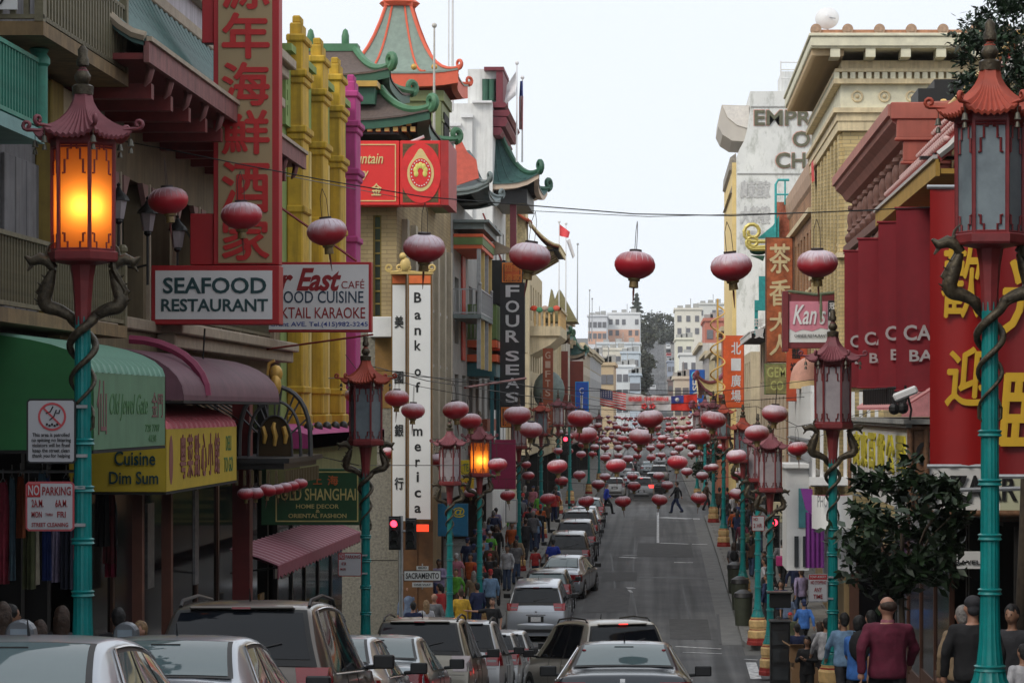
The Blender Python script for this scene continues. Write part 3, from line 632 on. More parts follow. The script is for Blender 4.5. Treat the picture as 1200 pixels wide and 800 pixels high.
m = MB(); m.prism([(p[0], p[2]) for p in arch(cx0, .3, .7, -.8)], 'y', yA+.03, yA+.06); build(m, 'arch_panel', mat('dark_bronze_panel', (.05, .03, .012), .4, .4), mq)
for k in (-1, 0, 1):
    m = MB(); m.tube([(cx0+.18*k, yA-.03, -.62+.04*abs(k)), (cx0+.18*k+.02, yA-.05, -.45), (cx0+.18*k-.02, yA-.05, -.3), (cx0+.18*k, yA-.03, -.22-.08*abs(k))], [.03, .05, .045, .03], 6); build(m, 'gold_figure', m_gold, mq, smooth=60)
m = MB(); m.ball((cx0+.02, yA, .62), .12, 10, sc=(1, .8, 1.3)); m.ball((cx0+.02, yA-.05, .42), .13, 10, sc=(.8, .8, 1.5)); m.tube([(cx0-.12, yA, .6), (cx0-.1, yA, .8), (cx0, yA, .85)], .03, 5); build(m, 'gold_crest', m_gold, mq, smooth=60)
m = MB(); m.box(-.02, .02, -.02, .02, -.24, 0); me = m.mesh('fringe_bar', mat('fringe_brass', (.12, .09, .045), .5, .4))
rep(me, 'fringe_bar', mq, [(-6.1, 42.2+.2*i, -1.0) for i in range(20)]+[(XL+.2+.13*i, 42.15, -1.0) for i in range(12)])
m = MB()
for k in range(7): m.tube([(XL+.1, 42.3+.6*k, -.85), (XL+.7, 42.5+.6*k, -.2), (XL+.2, 42.7+.6*k, .1)], .02, 5)
build(m, 'iron_scroll', m_blackm, mq)

# ================================================================ SIGNS, WEST NEAR BLOCK
d = 40.
sg = thing('restaurant_sign', 'tall red and gold vertical restaurant sign with a white seafood panel at its foot', 'sign', W(290, 381, d))
a = W(250, 310, d); b = W(327, -60, d); m_tanpanel = mat('sign_tan_panel', (.27, .195, .105), .6, 0, .08, 1)
m = MB(); m.box(a.x-.0, b.x, d, d+.35, a.z, b.z); q1 = W(222, 310, d); q2 = W(250, 250, d); m.box(q1.x, q2.x-.002, d+.05, d+.3, q1.z, q2.z); q1 = W(236, 50, d); q2 = W(250, -60, d); m.box(q1.x, q2.x-.002, d+.05, d+.3, q1.z, q2.z)
build(m, 'sign_box', m_red, sg, bevel=.01)
m = MB(); q1 = W(256, 308, d); q2 = W(319, -60, d); m.box(q1.x, q2.x, d-.015, d-.002, q1.z, q2.z); build(m, 'tan_panel', m_tanpanel, sg)
m_charred = mat('character_red', (.36, .012, .012), .5)
for ch, y0, y1 in (('源', -48, 10), ('年', 16, 68), ('海', 74, 123), ('鮮', 130, 180), ('酒', 190, 248), ('家', 256, 304)):
    q1 = W(261, y1, d-.017); q2 = W(315, y0, d-.017); text(ch, 'lettering', m_charred, sg, q1, q2.x-q1.x, q2.z-q1.z, 'S', .03, .03)
q1 = W(177, 380, d-.1); q2 = W(327, 311, d-.1); m = MB(); m.box(q1.x, q2.x, d-.1, d+.34, q1.z, q2.z); build(m, 'lower_box', m_red, sg, bevel=.01)
q1 = W(182, 374, d-.11); q2 = W(319, 317, d-.11); m = MB(); m.box(q1.x, q2.x, d-.115, d-.102, q1.z, q2.z); build(m, 'white_panel', m_signwhite, sg)
for t_, x0, x1, y0, y1 in (('SEAFOOD', 191, 312, 344, 325), ('RESTAURANT', 189, 314, 365, 350)):
    q1 = W(x0, y0, d-.12); q2 = W(x1, y1, d-.12); text(t_, 'lettering', m_dkgreen, sg, q1, q2.x-q1.x, q2.z-q1.z, 'S', .01, .022)
m = MB(); m.tube([W(250, 320, d+.2), W(205, 250, 42)], .02, 5); m.tube([W(240, 385, d), W(238, 420, d), W(215, 428, d), W(200, 424, 38)], .015, 5); build(m, 'sign_cable', m_black, sg)
d = 50.
sg = thing('cafe_sign', 'white cafe sign with red script lettering and a red rim before the yellow pilasters', 'sign', W(380, 389, d))
q1 = W(292, 389, d); q2 = W(435, 307, d); m = MB(); m.box(q1.x, q2.x, d, d+.3, q1.z, q2.z); build(m, 'sign_box', m_red, sg, bevel=.01)
q1 = W(296, 386, d); q2 = W(432, 310, d); m = MB(); m.box(q1.x, q2.x, d-.015, d-.002, q1.z, q2.z); build(m, 'white_panel', mat('sign_white_cool', (.56, .57, .6), .45, 0, .08, 1.2), sg)
m_crim = mat('letter_crimson', (.3, .015, .02), .5); m_navy = mat('letter_navy', (.02, .05, .09), .5)
for t_, x0, x1, y0, y1, mm, bo, sh in (('Far East', 301, 400, 341, 314, m_crim, .03, .35), ('CAFÉ', 400, 427, 338, 327, m_crim, .0, 0), ('SEAFOOD CUISINE', 301, 426, 355, 341, m_navy, .006, 0), ('COCKTAIL KARAOKE', 300, 428, 373, 360, m_crim, .006, 0), ('631 Grant AVE. Tel.(415)982-3245', 300, 431, 384, 377, m_blue, .008, 0)):
    q1 = W(x0, y0, d-.017); q2 = W(x1, y1, d-.017); text(t_, 'lettering', mm, sg, q1, q2.x-q1.x, q2.z-q1.z, 'S', .01, bo, sh)
m = MB(); m.tube([W(330, 244, 50.2), W(418, 306, 50.2)], .025, 5); m.tube([W(292, 412, 50), W(437, 392, 49)], .02, 5); build(m, 'sign_brace', mat('rust_red_brace', (.16, .02, .015), .5), sg)
d = 52.
sg = thing('shanghai_sign', 'dark green hanging sign with gold rim and orange characters above the pink awning', 'sign', W(372, 615, d))
q1 = W(306, 615, d); q2 = W(424, 549, d); m = MB(); m.box(q1.x, q2.x, d, d+.25, q1.z, q2.z); build(m, 'sign_box', m_green, sg, bevel=.01)
m_ygold = mat('pale_gold_letter', (.4, .36, .13), .5)
m = MB(); q1 = W(323, 611, d); q2 = W(420, 552, d)
for e in ((q1.x, q2.x, q1.z, q1.z+.025), (q1.x, q2.x, q2.z-.025, q2.z), (q1.x, q1.x+.025, q1.z+.026, q2.z-.026), (q2.x-.025, q2.x, q1.z+.026, q2.z-.026)): m.box(e[0], e[1], d-.015, d-.002, e[2], e[3])
build(m, 'gold_border', m_ygold, sg)
for t_, x0, x1, y0, y1, mm in (('OLD SHANGHAI', 329, 417, 586, 572, m_ygold), ('HOME DECOR', 347, 397, 595.5, 590.5, m_ygold), ('&', 370, 375, 600.5, 596.5, m_ygold), ('ORIENTAL FASHION', 338, 406, 606.5, 601.5, m_ygold), ('上', 367, 377, 567, 558, mat('letter_orange', (.5, .13, .03), .5)), ('海', 384, 396, 568, 557, mat('letter_orange', (.5, .13, .03), .5))):
    q1 = W(x0, y0, d-.017); q2 = W(x1, y1, d-.017); text(t_, 'lettering', mm, sg, q1, q2.x-q1.x, q2.z-q1.z, 'S', .01, .012)
# ================================================================ BANK CORNER BUILDING (far side of the cross street, west)
m_tanbrick = brick_mat('tan_roman_brick', (.38, .29, .15), (.33, .25, .13), (.24, .18, .1), .6, .13, .01)
m_pebble = mat('pebble_dash', (.2, .185, .15), .9, 0, .45, 14, .6)
m_rgreen = mat('roof_green_enamel', (.05, .14, .07), .5, 0, .2, 3, .08)
m_rgreend = mat('roof_green_dark', (.02, .075, .045), .5, 0, .2, 3)
m_rbrown = mat('roof_brown_shingle', (.09, .065, .055), .8, 0, .35, 12, .3)
m_rorange = mat('vermilion_enamel', (.62, .1, .05), .55, 0, .12, 3)
m_copper = mat('pale_copper_sheet', (.17, .22, .185), .6, 0, .2, 4)
m_olive = mat('olive_tower_paint', (.17, .2, .085), .65, 0, .15, 2)
yB = 77.7
Bk = thing('bank_building', 'tan brick corner bank with double green pagoda roofs', 'building', (XL, yB, gz(yB)))
w = MB(); wall(w, 'y', yB, yB+.35, -24, XL, -1.6, 8.0, [(W(437, 0, yB).x, W(447, 0, yB).x, W(0, 400, yB).z, W(0, 252, yB).z), (-9.9, -9.2, .5, 1.9)]); w.box(XL-.35, XL, yB+.36, 98, -1.6, 8.0); build(w, 'brick_wall', m_tanbrick, Bk)
w = MB(); w.box(-24, XL-.36, yB+.36, 98, -8, 7.98); build(w, 'mass', m_tan, Bk)
w = MB(); w.box(-24, XL+.04, yB-.06, yB+.3, -8, 2.0-3.6); build(w, 'stone_base', m_pebble, Bk)
w = MB(); w.box(W(411, 0, yB).x, XL+.05, yB-.08, yB+.2, -8, W(0, 383, yB).z); build(w, 'stone_pier', m_pebble, Bk)
w = MB(); w.box(W(440, 0, yB).x, XL+.06, yB-.1, yB, W(0, 478, yB).z, W(0, 382, yB).z); build(w, 'bronze_panel', mat('bronze_panel', (.22, .12, .035), .5, .2, .3, 3), Bk)
w = MB(); a = W(432, 395, yB-.6); b = W(466, 372, yB); w.box(a.x, b.x, yB-.7, yB, a.z, b.z); build(w, 'white_box', m_white, Bk, bevel=.02)
wi = [(W(437, 0, yB).x, W(447, 0, yB).x, W(0, 400, yB).z, W(0, 252, yB).z)]
windows(Bk, 'y', yB, -1, wi, m_ochre, m_glassd, .12, .05, None, 0, 9)
seam_ = MB()
for y_ in (430, 530, 656): seam_.box(W(411, 0, yB).x+.01, XL+.04, yB-.085, yB-.079, W(0, y_, yB).z-.012, W(0, y_, yB).z+.012)
build(seam_, 'stone_joint', m_dark, Bk)
# upper works and roofs
cxp = -10.9
w = MB(); w.box(cxp-2.3, cxp+2.3, 79, 83.4, 8.5, 9.9); build(w, 'frieze_lower', m_dark, Bk)
w = MB(); w.box(cxp-2.4, cxp+2.35, 77.5, 83.6, 9.25, 9.75); build(w, 'frieze_upper', m_rgreend, Bk)
w = MB(); w.box(cxp-2.4, cxp+2.45, 77.3, 83.6, 9.76, 9.93); build(w, 'gold_band', mat('gold_band', (.4, .24, .05), .5), Bk)
dn = MB(); dn.box(-.07, .07, -.1, .1, -.07, .07); me = dn.mesh('dentil', mat('dentil_gold', (.5, .33, .1), .5))
rep(me, 'dentil', Bk, [(-9.3+.26*i, 77.1, 8.62) for i in range(8)]+[(-9.17+.26*i, 77.1, 8.44) for i in range(8)]+[(XL+.05, 77.6+.5*i, 8.6) for i in range(12)])
w = MB(); w.box(-14, XL+.1, 77.2, 84, 8.3, 8.75); build(w, 'bracket_course', m_black, Bk)
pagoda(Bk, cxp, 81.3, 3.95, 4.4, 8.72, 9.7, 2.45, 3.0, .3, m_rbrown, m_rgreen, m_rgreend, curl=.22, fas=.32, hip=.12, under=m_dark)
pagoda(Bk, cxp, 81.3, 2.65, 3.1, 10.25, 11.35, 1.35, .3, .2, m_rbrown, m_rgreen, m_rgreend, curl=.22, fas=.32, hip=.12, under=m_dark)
for sx in (-.1, 1.0):
    w = MB(); w.ball((cxp+sx, 81.3, 11.75), .16, 8, sc=(.8, 1, 2.2)); build(w, 'ridge_horn', m_rgreen, Bk, smooth=60)
# tower with vermilion spire
cx, cy = -9.02, 89.7
w = MB(); w.box(cx-1.62, cx+1.62, 88, 91.3, 7, 10.95); w.box(cx-1.7, cx+1.7, 87.9, 91.4, 10.6, 10.96); w.box(cx-1.66, cx+1.66, 87.95, 91.35, 9.9, 10.0)
for sx in (-1.6, 1.35): w.box(cx+sx, cx+sx+.25, 87.9, 88.05, 7, 10.58)
build(w, 'tower_shaft', m_olive, Bk)
w = MB(); w.box(cx+1.63, cx+1.66, 88.6, 90.7, 7.2, 10.3); w.box(cx-1.2, cx+1.2, 87.96, 87.99, 9.0, 9.7); build(w, 'tower_opening', m_dark, Bk)
w = MB(); w.box(cx-.7, cx+.7, 87.93, 87.955, 9.05, 9.6); build(w, 'tower_plaque', m_paleyel, Bk)
pagoda(Bk, cx, cy, 2.15, 2.15, 11.55, 14.1, .42, .42, .12, m_copper, m_rorange, m_rorange, curl=.16, fas=.5, pw=2.4, hip=.06, under=m_rorange)
for k, (ax, ay) in enumerate(((0, -1), (1, 0))):
    for u in (-.5, .5):
        pts = []
        for t in range(10):
            f = t/9; e = 2.15+(.42-2.15)*f; z = 11.55+2.55*f**2.4+.03
            pts.append((cx+(u*e if ax == 0 else ax*e), cy+(ay*e if ax == 0 else u*e), z))
        b = MB(); b.tube(pts, .04, 5); build(b, 'spire_rib', m_rorange, Bk, smooth=50)
me = MB().ball((0, 0, 0), .11, 8).mesh('eave_knob', m_gold, 60); rep(me, 'eave_knob', Bk, [(cx-1.4+.7*i, cy-2.12, 11.72) for i in range(5)])
w = MB(); w.lathe([(.6, 0), (.72, .12), (.55, .25), (.35, .5), (.2, .9), (.28, 1.0), (.12, 1.2), (.0, 1.9)], 12, (cx, cy, 14.1)); build(w, 'spire_cap', m_rorange, Bk, smooth=40)
# street side of the bank: pilasters and tall windows
m_pale = mat('pale_pilaster', (.36, .32, .25), .75, 0, .2, 2, streak=.3)
for i in range(7):
    y = 79.2+2.8*i; b = MB(); b.box(XL, XL+.18, y, y+.7, -3, 5.9); build(b, 'street_pilaster', m_pale, Bk)
    b = MB(); b.box(XL+.001, XL+.03, y+.8, y+2.5, -2, 5.4); build(b, 'street_window', m_glassd, Bk)
    b = MB(); b.box(XL+.03, XL+.06, y+1.6, y+1.68, -2, 5.4); b.box(XL+.03, XL+.06, y+.8, y+2.5, 1.5, 1.6); b.box(XL+.03, XL+.06, y+.8, y+2.5, 3.4, 3.5); build(b, 'window_bar', m_steel, Bk)
# wooden bank doors facing the corner
w = MB(); a = W(468, 690, yB-.2); b = W(510, 598, yB-.2); w.box(a.x, b.x-.06, yB-.3, yB-.2, gz(yB)+.1, b.z); w.box(a.x+.5, a.x+.55, yB-.34, yB-.3, gz(yB)+.1, b.z); build(w, 'wooden_door', m_wood, Bk)

# hanging bank sign: two white blades with ribs and gilt cresting
d = 76.
sg = thing('bank_sign', 'tall white vertical bank sign with gilt dragon cresting and black letters', 'sign', W(483, 610, d))
def blade(x0, x1, y0, y1, dd, off=0):
    m = MB(); q1 = W(x0, y1, dd); q2 = W(x1, y0, dd); m.box(q1.x, q2.x, dd, dd+.3, q1.z, q2.z); build(m, 'sign_rim', mat('sign_bronze_rim', (.16, .085, .025), .5, .3, .2, 4), sg)
    m = MB(); q1 = W(x0+1.5, y1-2, dd-.012); q2 = W(x1-1.5, y0+13, dd-.012); m.box(q1.x, q2.x, dd-.03, dd-.002, q1.z, q2.z); build(m, 'white_panel', mat('blade_white', (.56, .57, .6), .45, 0, .06, 1), sg)
    m = MB(); q1 = W(x0+1.5, y0+11, dd-.012); q2 = W(x1-1.5, y0+2, dd-.012); m.box(q1.x, q2.x, dd-.03, dd-.002, q1.z, q2.z); build(m, 'orange_cap', mat('sign_orange', (.62, .12, .03), .5), sg)
blade(458.5, 476.5, 321, 612, d+.35); blade(478, 506, 321, 610, d)
zs = [(ch, y) for ch, y in zip('Bank', (350, 370, 388, 406))]+[(ch, y) for ch, y in zip('of', (436, 455))]+[(ch, y) for ch, y in zip('America', (484, 506, 524, 542, 560, 578, 596))]
for ch, y in zs:
    hh = {'B': 12, 'A': 12, 'k': 12, 'f': 12, 'i': 12}.get(ch, 8.5); ww = {'i': 2.8, 'm': 11, 'B': 8.5, 'A': 10, 'f': 5.5, 'r': 5.5}.get(ch, 7.5); q = W(489.5-ww/2, y+4.5, d-.03)
    text(ch, 'lettering', m_black, sg, q, ww*d/F, hh*d/F, 'S', .02, .02)
for ch, y in zip('美國銀行', (377, 442, 504, 566)):
    q = W(462.5, y+7, d+.31); text(ch, 'lettering', m_black, sg, q, 10*d/F, 14*d/F, 'S', .02, .004)
m = MB()
for x, s_ in ((456, -1), (468, 1), (478, -1), (506, 1)):
    p = W(x, 319, d); m.tube([(p.x-s_*.25, d, p.z), (p.x, d, p.z+.03)]+curl_pts((p.x, d, p.z+.02), s_, 0, .11), .035, 5)
m.ball(tuple(W(475, 310, d)), .16, 8, sc=(1, .6, 1.4)); m.ball(tuple(W(472, 300, d)), .11, 8); m.box(W(457, 0, d).x, W(507, 0, d).x, d-.02, d+.3, W(0, 321, d).z, W(0, 318, d).z); build(m, 'gilt_cresting', mat('gilt_cream', (.5, .36, .13), .45, .1), sg, smooth=50)
# red monastery sign
d = 76.8
sg = thing('monastery_sign', 'broad bright red sign with a lotus emblem panel below the green pagoda roofs', 'sign', W(468, 240, d))
q1 = W(372, 240.5, d); q2 = W(468, 165, d); m = MB(); m.box(q1.x, q2.x, d, d+.8, q1.z, q2.z); q1 = W(469, 240.5, d); q2 = W(516.5, 165, d); m.box(q1.x, q2.x, d-.05, d+.8, q1.z, q2.z); build(m, 'sign_box', mat('monastery_red', (.6, .02, .018), .5, 0, .06, 1), sg, bevel=.015)
q1 = W(516.5, 240.5, d); q2 = W(526, 165, d); m = MB(); m.box(q1.x+.002, q2.x, d-.1, d+3.0, q1.z, q2.z); build(m, 'end_board', mat('monastery_red_dark', (.3, .015, .015), .5), sg)
m_emb = mat('emblem_gold', (.55, .42, .18), .45); m = MB()
q1 = W(376, 236, d); q2 = W(464, 169, d)
for e in ((q1.x, q2.x, q1.z, q1.z+.03), (q1.x, q2.x, q2.z-.03, q2.z), (q2.x-.03, q2.x, q1.z+.031, q2.z-.031)): m.box(e[0], e[1], d-.02, d-.002, e[2], e[3])
build(m, 'gold_border', m_emb, sg)
for t_, x0, x1, y0, y1 in (('Gold Mountain', 372, 449, 192, 179), ('Monastery', 383, 432, 211, 197), ('寺', 385, 394, 228, 217), ('聖', 398, 407, 228, 217), ('山', 409, 419, 227, 217), ('金', 435, 447, 229, 215)):
    q1 = W(x0, y0, d-.02); q2 = W(x1, y1, d-.02); text(t_, 'lettering', m_emb, sg, q1, q2.x-q1.x, q2.z-q1.z, 'S', .01, .012, .25 if t_[0] in 'GM' else 0)
c = W(493, 203, d-.05)
q1 = W(472, 237, d-.06); q2 = W(513.5, 168.5, d-.06); m = MB(); m.box(q1.x, q2.x, d-.065, d-.052, q1.z, q2.z); build(m, 'lattice_ground', mat('lattice_bronze', (.1, .06, .02), .6, 0, .6, 14), sg)
def disc(m, r1, r2, y, n=32): m.prism([(c.x+r1*math.cos(2*PI*i/n), c.z+r2*math.sin(2*PI*i/n)) for i in range(n)], 'y', y, y-.02)
m = MB(); disc(m, .61, .9, d-.066); build(m, 'oval_panel', mat('oval_red', (.72, .02, .02), .45), sg)
m = MB(); m.prism([(c.x+.4*math.cos(a)*(1), c.z+(.55*math.sin(a) if math.sin(a) < 0 else .5*math.sin(a)+.24*max(0, math.sin(a))**12)) for a in [2*PI*i/40 for i in range(40)]], 'y', d-.087, d-.1); build(m, 'gold_flame', m_emb, sg)
m = MB(); m.prism([(c.x+.32*math.cos(a), c.z+.44*math.sin(a)) for a in [2*PI*i/32 for i in range(32)]], 'y', d-.101, d-.112); build(m, 'inner_disc', MATS['oval_red'], sg)
for i in range(22):
    a = 2*PI*i/22; m = MB(); m.obox((c.x+.275*math.cos(a), d-.118, c.z+.385*math.sin(a)), (.03, .01, .04), (0, -a, 0)); build(m, 'letter_mark', m_white, sg)
for i in range(7):
    a = -.5+(PI+1.0)*i/6; m = MB(); m.ball((c.x+.15*math.cos(a), d-.12, c.z+.06+.17*math.sin(a)), .07, 8, sc=(1, .2, 1.4)); build(m, 'lotus_petal', mat('petal_gold', (.6, .5, .12), .45), sg, smooth=60)
m = MB(); m.tube([W(478, 168, d+.4), W(497, 160, d+.4)], .05, 6); m.tube([W(505, 163, 79.4), W(500, 242, 79.4)], .03, 5); build(m, 'sign_arm', m_white, sg)
# flagpole
def flagpole(px, d, y0, y1, lab, r=.035, m=None, grp='rooftop flagpoles'):
    b = W(px, y1, d); t = W(px+.5, y0, d); q = MB(); q.tube([b, t], [r, r*.6], 8); q.ball(tuple(t), r*1.8, 8); return single(q, 'flagpole', lab, 'flagpole', m or m_steel, tuple(b), grp, smooth=50)
flagpole(508.5, 86, 30, 165, 'thin pale flagpole in front of the vermilion pagoda spire', .05, mat('pale_pole', (.42, .4, .36), .5))
flagpole(525.5, 100, -8, 130, 'tall white mast behind the vermilion spire, thinner of the two', .035, m_white); flagpole(530, 100, -8, 130, 'tall white mast behind the vermilion spire, thicker of the two', .06, m_white)

# ================================================================ WEST ROW BEYOND THE BANK
m_coral = mat('coral_panel', (.5, .1, .07), .7, 0, .2, 4); m_greyroof = mat('grey_blue_roof', (.13, .16, .16), .6, 0, .2, 4)
D1 = bldg('balcony_house', 'narrow grey house with painted orange and green balconies behind the bank sign', -1, 98.2, 123, 8.2, m_grey, zf=-3.4,
          ops=rows(99, 122, 6, 2.0, [(-1.6, 1.4), (2.6, 5.2)]), mf=mat('window_cream', (.35, .3, .22), .6), mull=1, bars=1, shop=mat('shop_brown_dark', (.02, .012, .01), .9))
pagoda(D1, XL-.5, 101.6, 1.9, 3.6, 8.4, 9.9, 1.0, 1.6, .35, m_greyroof, m_greyroof, m_greyroof, curl=.18, fas=.2, hip=.08, under=m_grey)
pn = MB(); pn.prism([(XL+.15, 8.6), (XL+1.05, 8.9), (XL+.95, 9.6), (XL+.6, 9.9), (XL+.4, 10.3), (XL+.15, 10.4)], 'y', 98.4, 98.55); build(pn, 'coral_gable', m_coral, D1)
m_orng = mat('orange_balcony_paint', (.52, .09, .03), .6, 0, .15, 3); m_bgreen = mat('balcony_green', (.1, .16, .05), .65, 0, .2, 3)
for z, o in ((6.7, 1.2),):
    b = MB(); b.box(XL, XL+o+.2, 99, 107, z+.55, z+.65); b.box(XL, XL+o, 99.2, 106.8, z+.3, z+.55); build(b, 'eave_slab', m_greyroof, D1)
    b = MB(); b.box(XL, XL+o-.05, 99.3, 106.5, z, z+.12); b.box(XL, XL+o-.1, 99.35, 106.4, z-.45, z-.3); build(b, 'orange_band', m_orng, D1)
    b = MB(); b.box(XL, XL+o-.07, 99.32, 106.45, z-.3, z); build(b, 'green_band', m_bgreen, D1)
    b = MB(); b.prism([(XL+.1, z-.4), (XL+1.9, z-.15), (XL+2.0, z-.05), (XL+1.7, z+.05), (XL+1.2, z+.3), (XL+.1, z-.1)], 'y', 106.5, 106.8); build(b, 'swept_bracket', m_creamtrim, D1)
    for k in range(4):
        b = MB(); b.box(XL+.9, XL+1.05, 99.4+2.2*k, 99.55+2.2*k, 1.6, z-.45); build(b, 'balcony_post', m_paleyel if k % 2 else m_steel, D1)
    b = MB(); b.box(XL+.02, XL+.08, 103, 104.6, 2, 6.2); build(b, 'red_door', mat('door_red', (.4, .025, .01), .5), D1)
balcony(D1, -1, 99, 106, 3.7, 1.1, 1.0, m_greyroof, m_steel, .22, .03)
balcony(D1, -1, 106.5, 114, 2.9, 1.2, 1.5, m_orng, m_bgreen, .16, .12, .3, False, 'board')
b = MB(); b.box(XL, XL+1.25, 106.3, 114.2, 2.0, 2.3); build(b, 'orange_fascia', m_orng, D1); b = MB(); b.box(XL, XL+1.1, 106.5, 114, 1.4, 1.95); build(b, 'teal_soffit', mat('teal_soffit_paint', (.02, .1, .12), .6), D1)
b = MB(); b.box(XL+.95, XL+1.1, 106.6, 106.75, -3, 1.4); b.box(XL+.95, XL+1.1, 110.6, 110.75, -3, 1.4); build(b, 'teal_column', mat('teal_soffit_paint', (.02, .1, .12), .6), D1)
b = MB(); b.box(XL, XL+.8, 107, 113, -.9, -.4); b.box(XL, XL+.6, 107, 113, -1.9, -1.5); build(b, 'painted_beam', mat('painted_beam_rust', (.25, .06, .03), .6, 0, .7, 6), D1)
fe = MB()
for k in range(6): fe.tube([(XL+1.2, 113+1.2*k, 4.8-.55*k), (XL+1.2, 114+1.2*k, 4.3-.55*k)], .04, 5); fe.box(XL+.3, XL+1.2, 113+1.4*k, 113.9+1.4*k, 4.6-.6*k, 4.66-.6*k)
fe.box(XL, XL+1.2, 113, 113.1, 2, 6.6); fe.box(XL, XL+1.2, 121, 121.1, 0, 6.6); fe.box(XL+1.1, XL+1.2, 113, 121, 6.5, 6.6); fe.box(XL+1.1, XL+1.2, 113, 121, 4.9, 5.0); build(fe, 'fire_escape', m_blackm, D1)

E1 = bldg('white_stepped_building', 'white rendered building with a stepped side parapet and a green pagoda eave', -1, 122.9, 133.5, 14.7, m_whitest, ops=rows(124, 133, 3, 1.3, [(-2, 1), (2.2, 5), (6.2, 9)]))
q = MB(); a = W(541, 185, 123.1); b = W(554, 165, 123.1)
q.box(W(500, 0, 123).x, W(541, 0, 123).x, 122.7, 126, 5, W(0, 149, 123).z); q.box(W(541, 0, 123).x, W(554, 0, 123).x, 122.7, 126, 5, W(0, 139, 123).z); build(q, 'side_wall', m_whitest, E1)
q = MB(); q.box(W(499, 0, 123).x, W(541, 0, 123).x, 122.5, 126.1, W(0, 149, 123).z, W(0, 145.5, 123).z); q.box(W(541, 0, 123).x+.01, W(555, 0, 123).x, 122.5, 126.1, W(0, 139, 123).z, W(0, 135.5, 123).z); q.box(W(554, 0, 123).x, W(577, 0, 123).x, 122.6, 133, 14.7, 14.8); build(q, 'parapet_coping', m_white, E1)
q = MB(); q.box(W(526, 0, 126).x, W(552, 0, 126).x, 127, 127.4, 12.5, W(0, 124, 127).z); build(q, 'yellow_parapet', mat('yellow_parapet', (.52, .33, .11), .8), E1)
q = MB(); q.box(W(548, 0, 124).x, W(584, 0, 124).x, 124, 128, 14.7, W(0, 81, 124).z); build(q, 'roof_house', m_whitest, E1)
q = MB(); q.box(W(565, 0, 123.9).x, W(581, 0, 123.9).x, 123.88, 123.99, W(0, 118, 124).z, W(0, 93, 124).z); build(q, 'louvre_opening', m_dark, E1)
me = MB().lathe([(.16, -.52), (.16, .52)], 8).mesh('green_jar', m_rgreend, 50); rep(me, 'green_jar', E1, [(W(569+7*i, 0, 123.7).x, 123.75, W(0, 106, 123.7).z) for i in range(2)])
q = MB(); q.box(W(582, 0, 124).x, W(590, 0, 124).x, 123.6, 128, 14.75, W(0, 82, 124).z); q.box(W(568, 0, 124).x, W(591, 0, 124).x, 123.5, 128, W(0, 84, 124).z, W(0, 80, 124).z); build(q, 'maroon_frame', mat('maroon_paint', (.13, .02, .03), .6), E1)
q = MB()
for x1, za, zb_ in ((595, 122, 128), (599, 131, 138), (596, 139, 150), (590, 151, 160)): q.prism([(W(577, 0, 124).x, W(0, zb_, 124).z), (W(x1-3, 0, 124).x, W(0, zb_, 124).z), (W(x1, 0, 124).x, W(0, (za+zb_)/2, 124).z), (W(x1-2, 0, 124).x, W(0, za, 124).z), (W(577, 0, 124).x, W(0, za, 124).z)], 'y', 123.3, 132)
build(q, 'maroon_cornice', MATS['maroon_paint'], E1)
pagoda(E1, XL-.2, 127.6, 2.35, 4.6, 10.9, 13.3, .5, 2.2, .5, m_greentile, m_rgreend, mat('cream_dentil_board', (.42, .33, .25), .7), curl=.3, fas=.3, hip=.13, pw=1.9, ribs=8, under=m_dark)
q = MB(); q.box(XL+.75, XL+1.05, 124.4, 124.8, 2, 10.8); build(q, 'maroon_column', MATS['maroon_paint'], E1)
q = MB(); q.box(XL, XL+1.6, 124, 131, 10.0, 10.7); build(q, 'eave_bracket', m_black, E1)

m_goldpat = mat('gold_pattern_plaster', (.58, .46, .26), .7, 0, .4, 9)
F1 = bldg('gilded_tower', 'cream and gold temple building with a red tiled canopy beyond the white building', -1, 133.7, 144.6, 11.4, m_cream, ops=rows(134.5, 144, 3, 1.3, [(-2.5, .5), (1.5, 4)]), mf=m_white)
q = MB(); q.box(XL, XL+.6, 134, 144, 8.2, 10.6); q.box(XL, XL+1.0, 134.2, 137, 3, 10.5); build(q, 'gold_panel', m_goldpat, F1)
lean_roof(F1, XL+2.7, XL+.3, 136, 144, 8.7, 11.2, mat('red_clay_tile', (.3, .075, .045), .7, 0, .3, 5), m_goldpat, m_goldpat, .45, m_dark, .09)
lean_roof(F1, XL+1.2, XL+.1, 133.9, 135.8, 9.9, 10.9, MATS['red_clay_tile'], m_orng, m_cream, .3, None, .07)
q = MB(); 
for k in range(5): q.prism([(XL, 7.2), (XL+1.2, 7.6), (XL+2.4, 8.3), (XL+2.3, 8.7), (XL, 8.6)], 'y', 136.4+1.7*k, 136.8+1.7*k)
build(q, 'carved_bracket', mat('carved_dark_gold', (.26, .2, .1), .6, 0, .5, 9), F1)

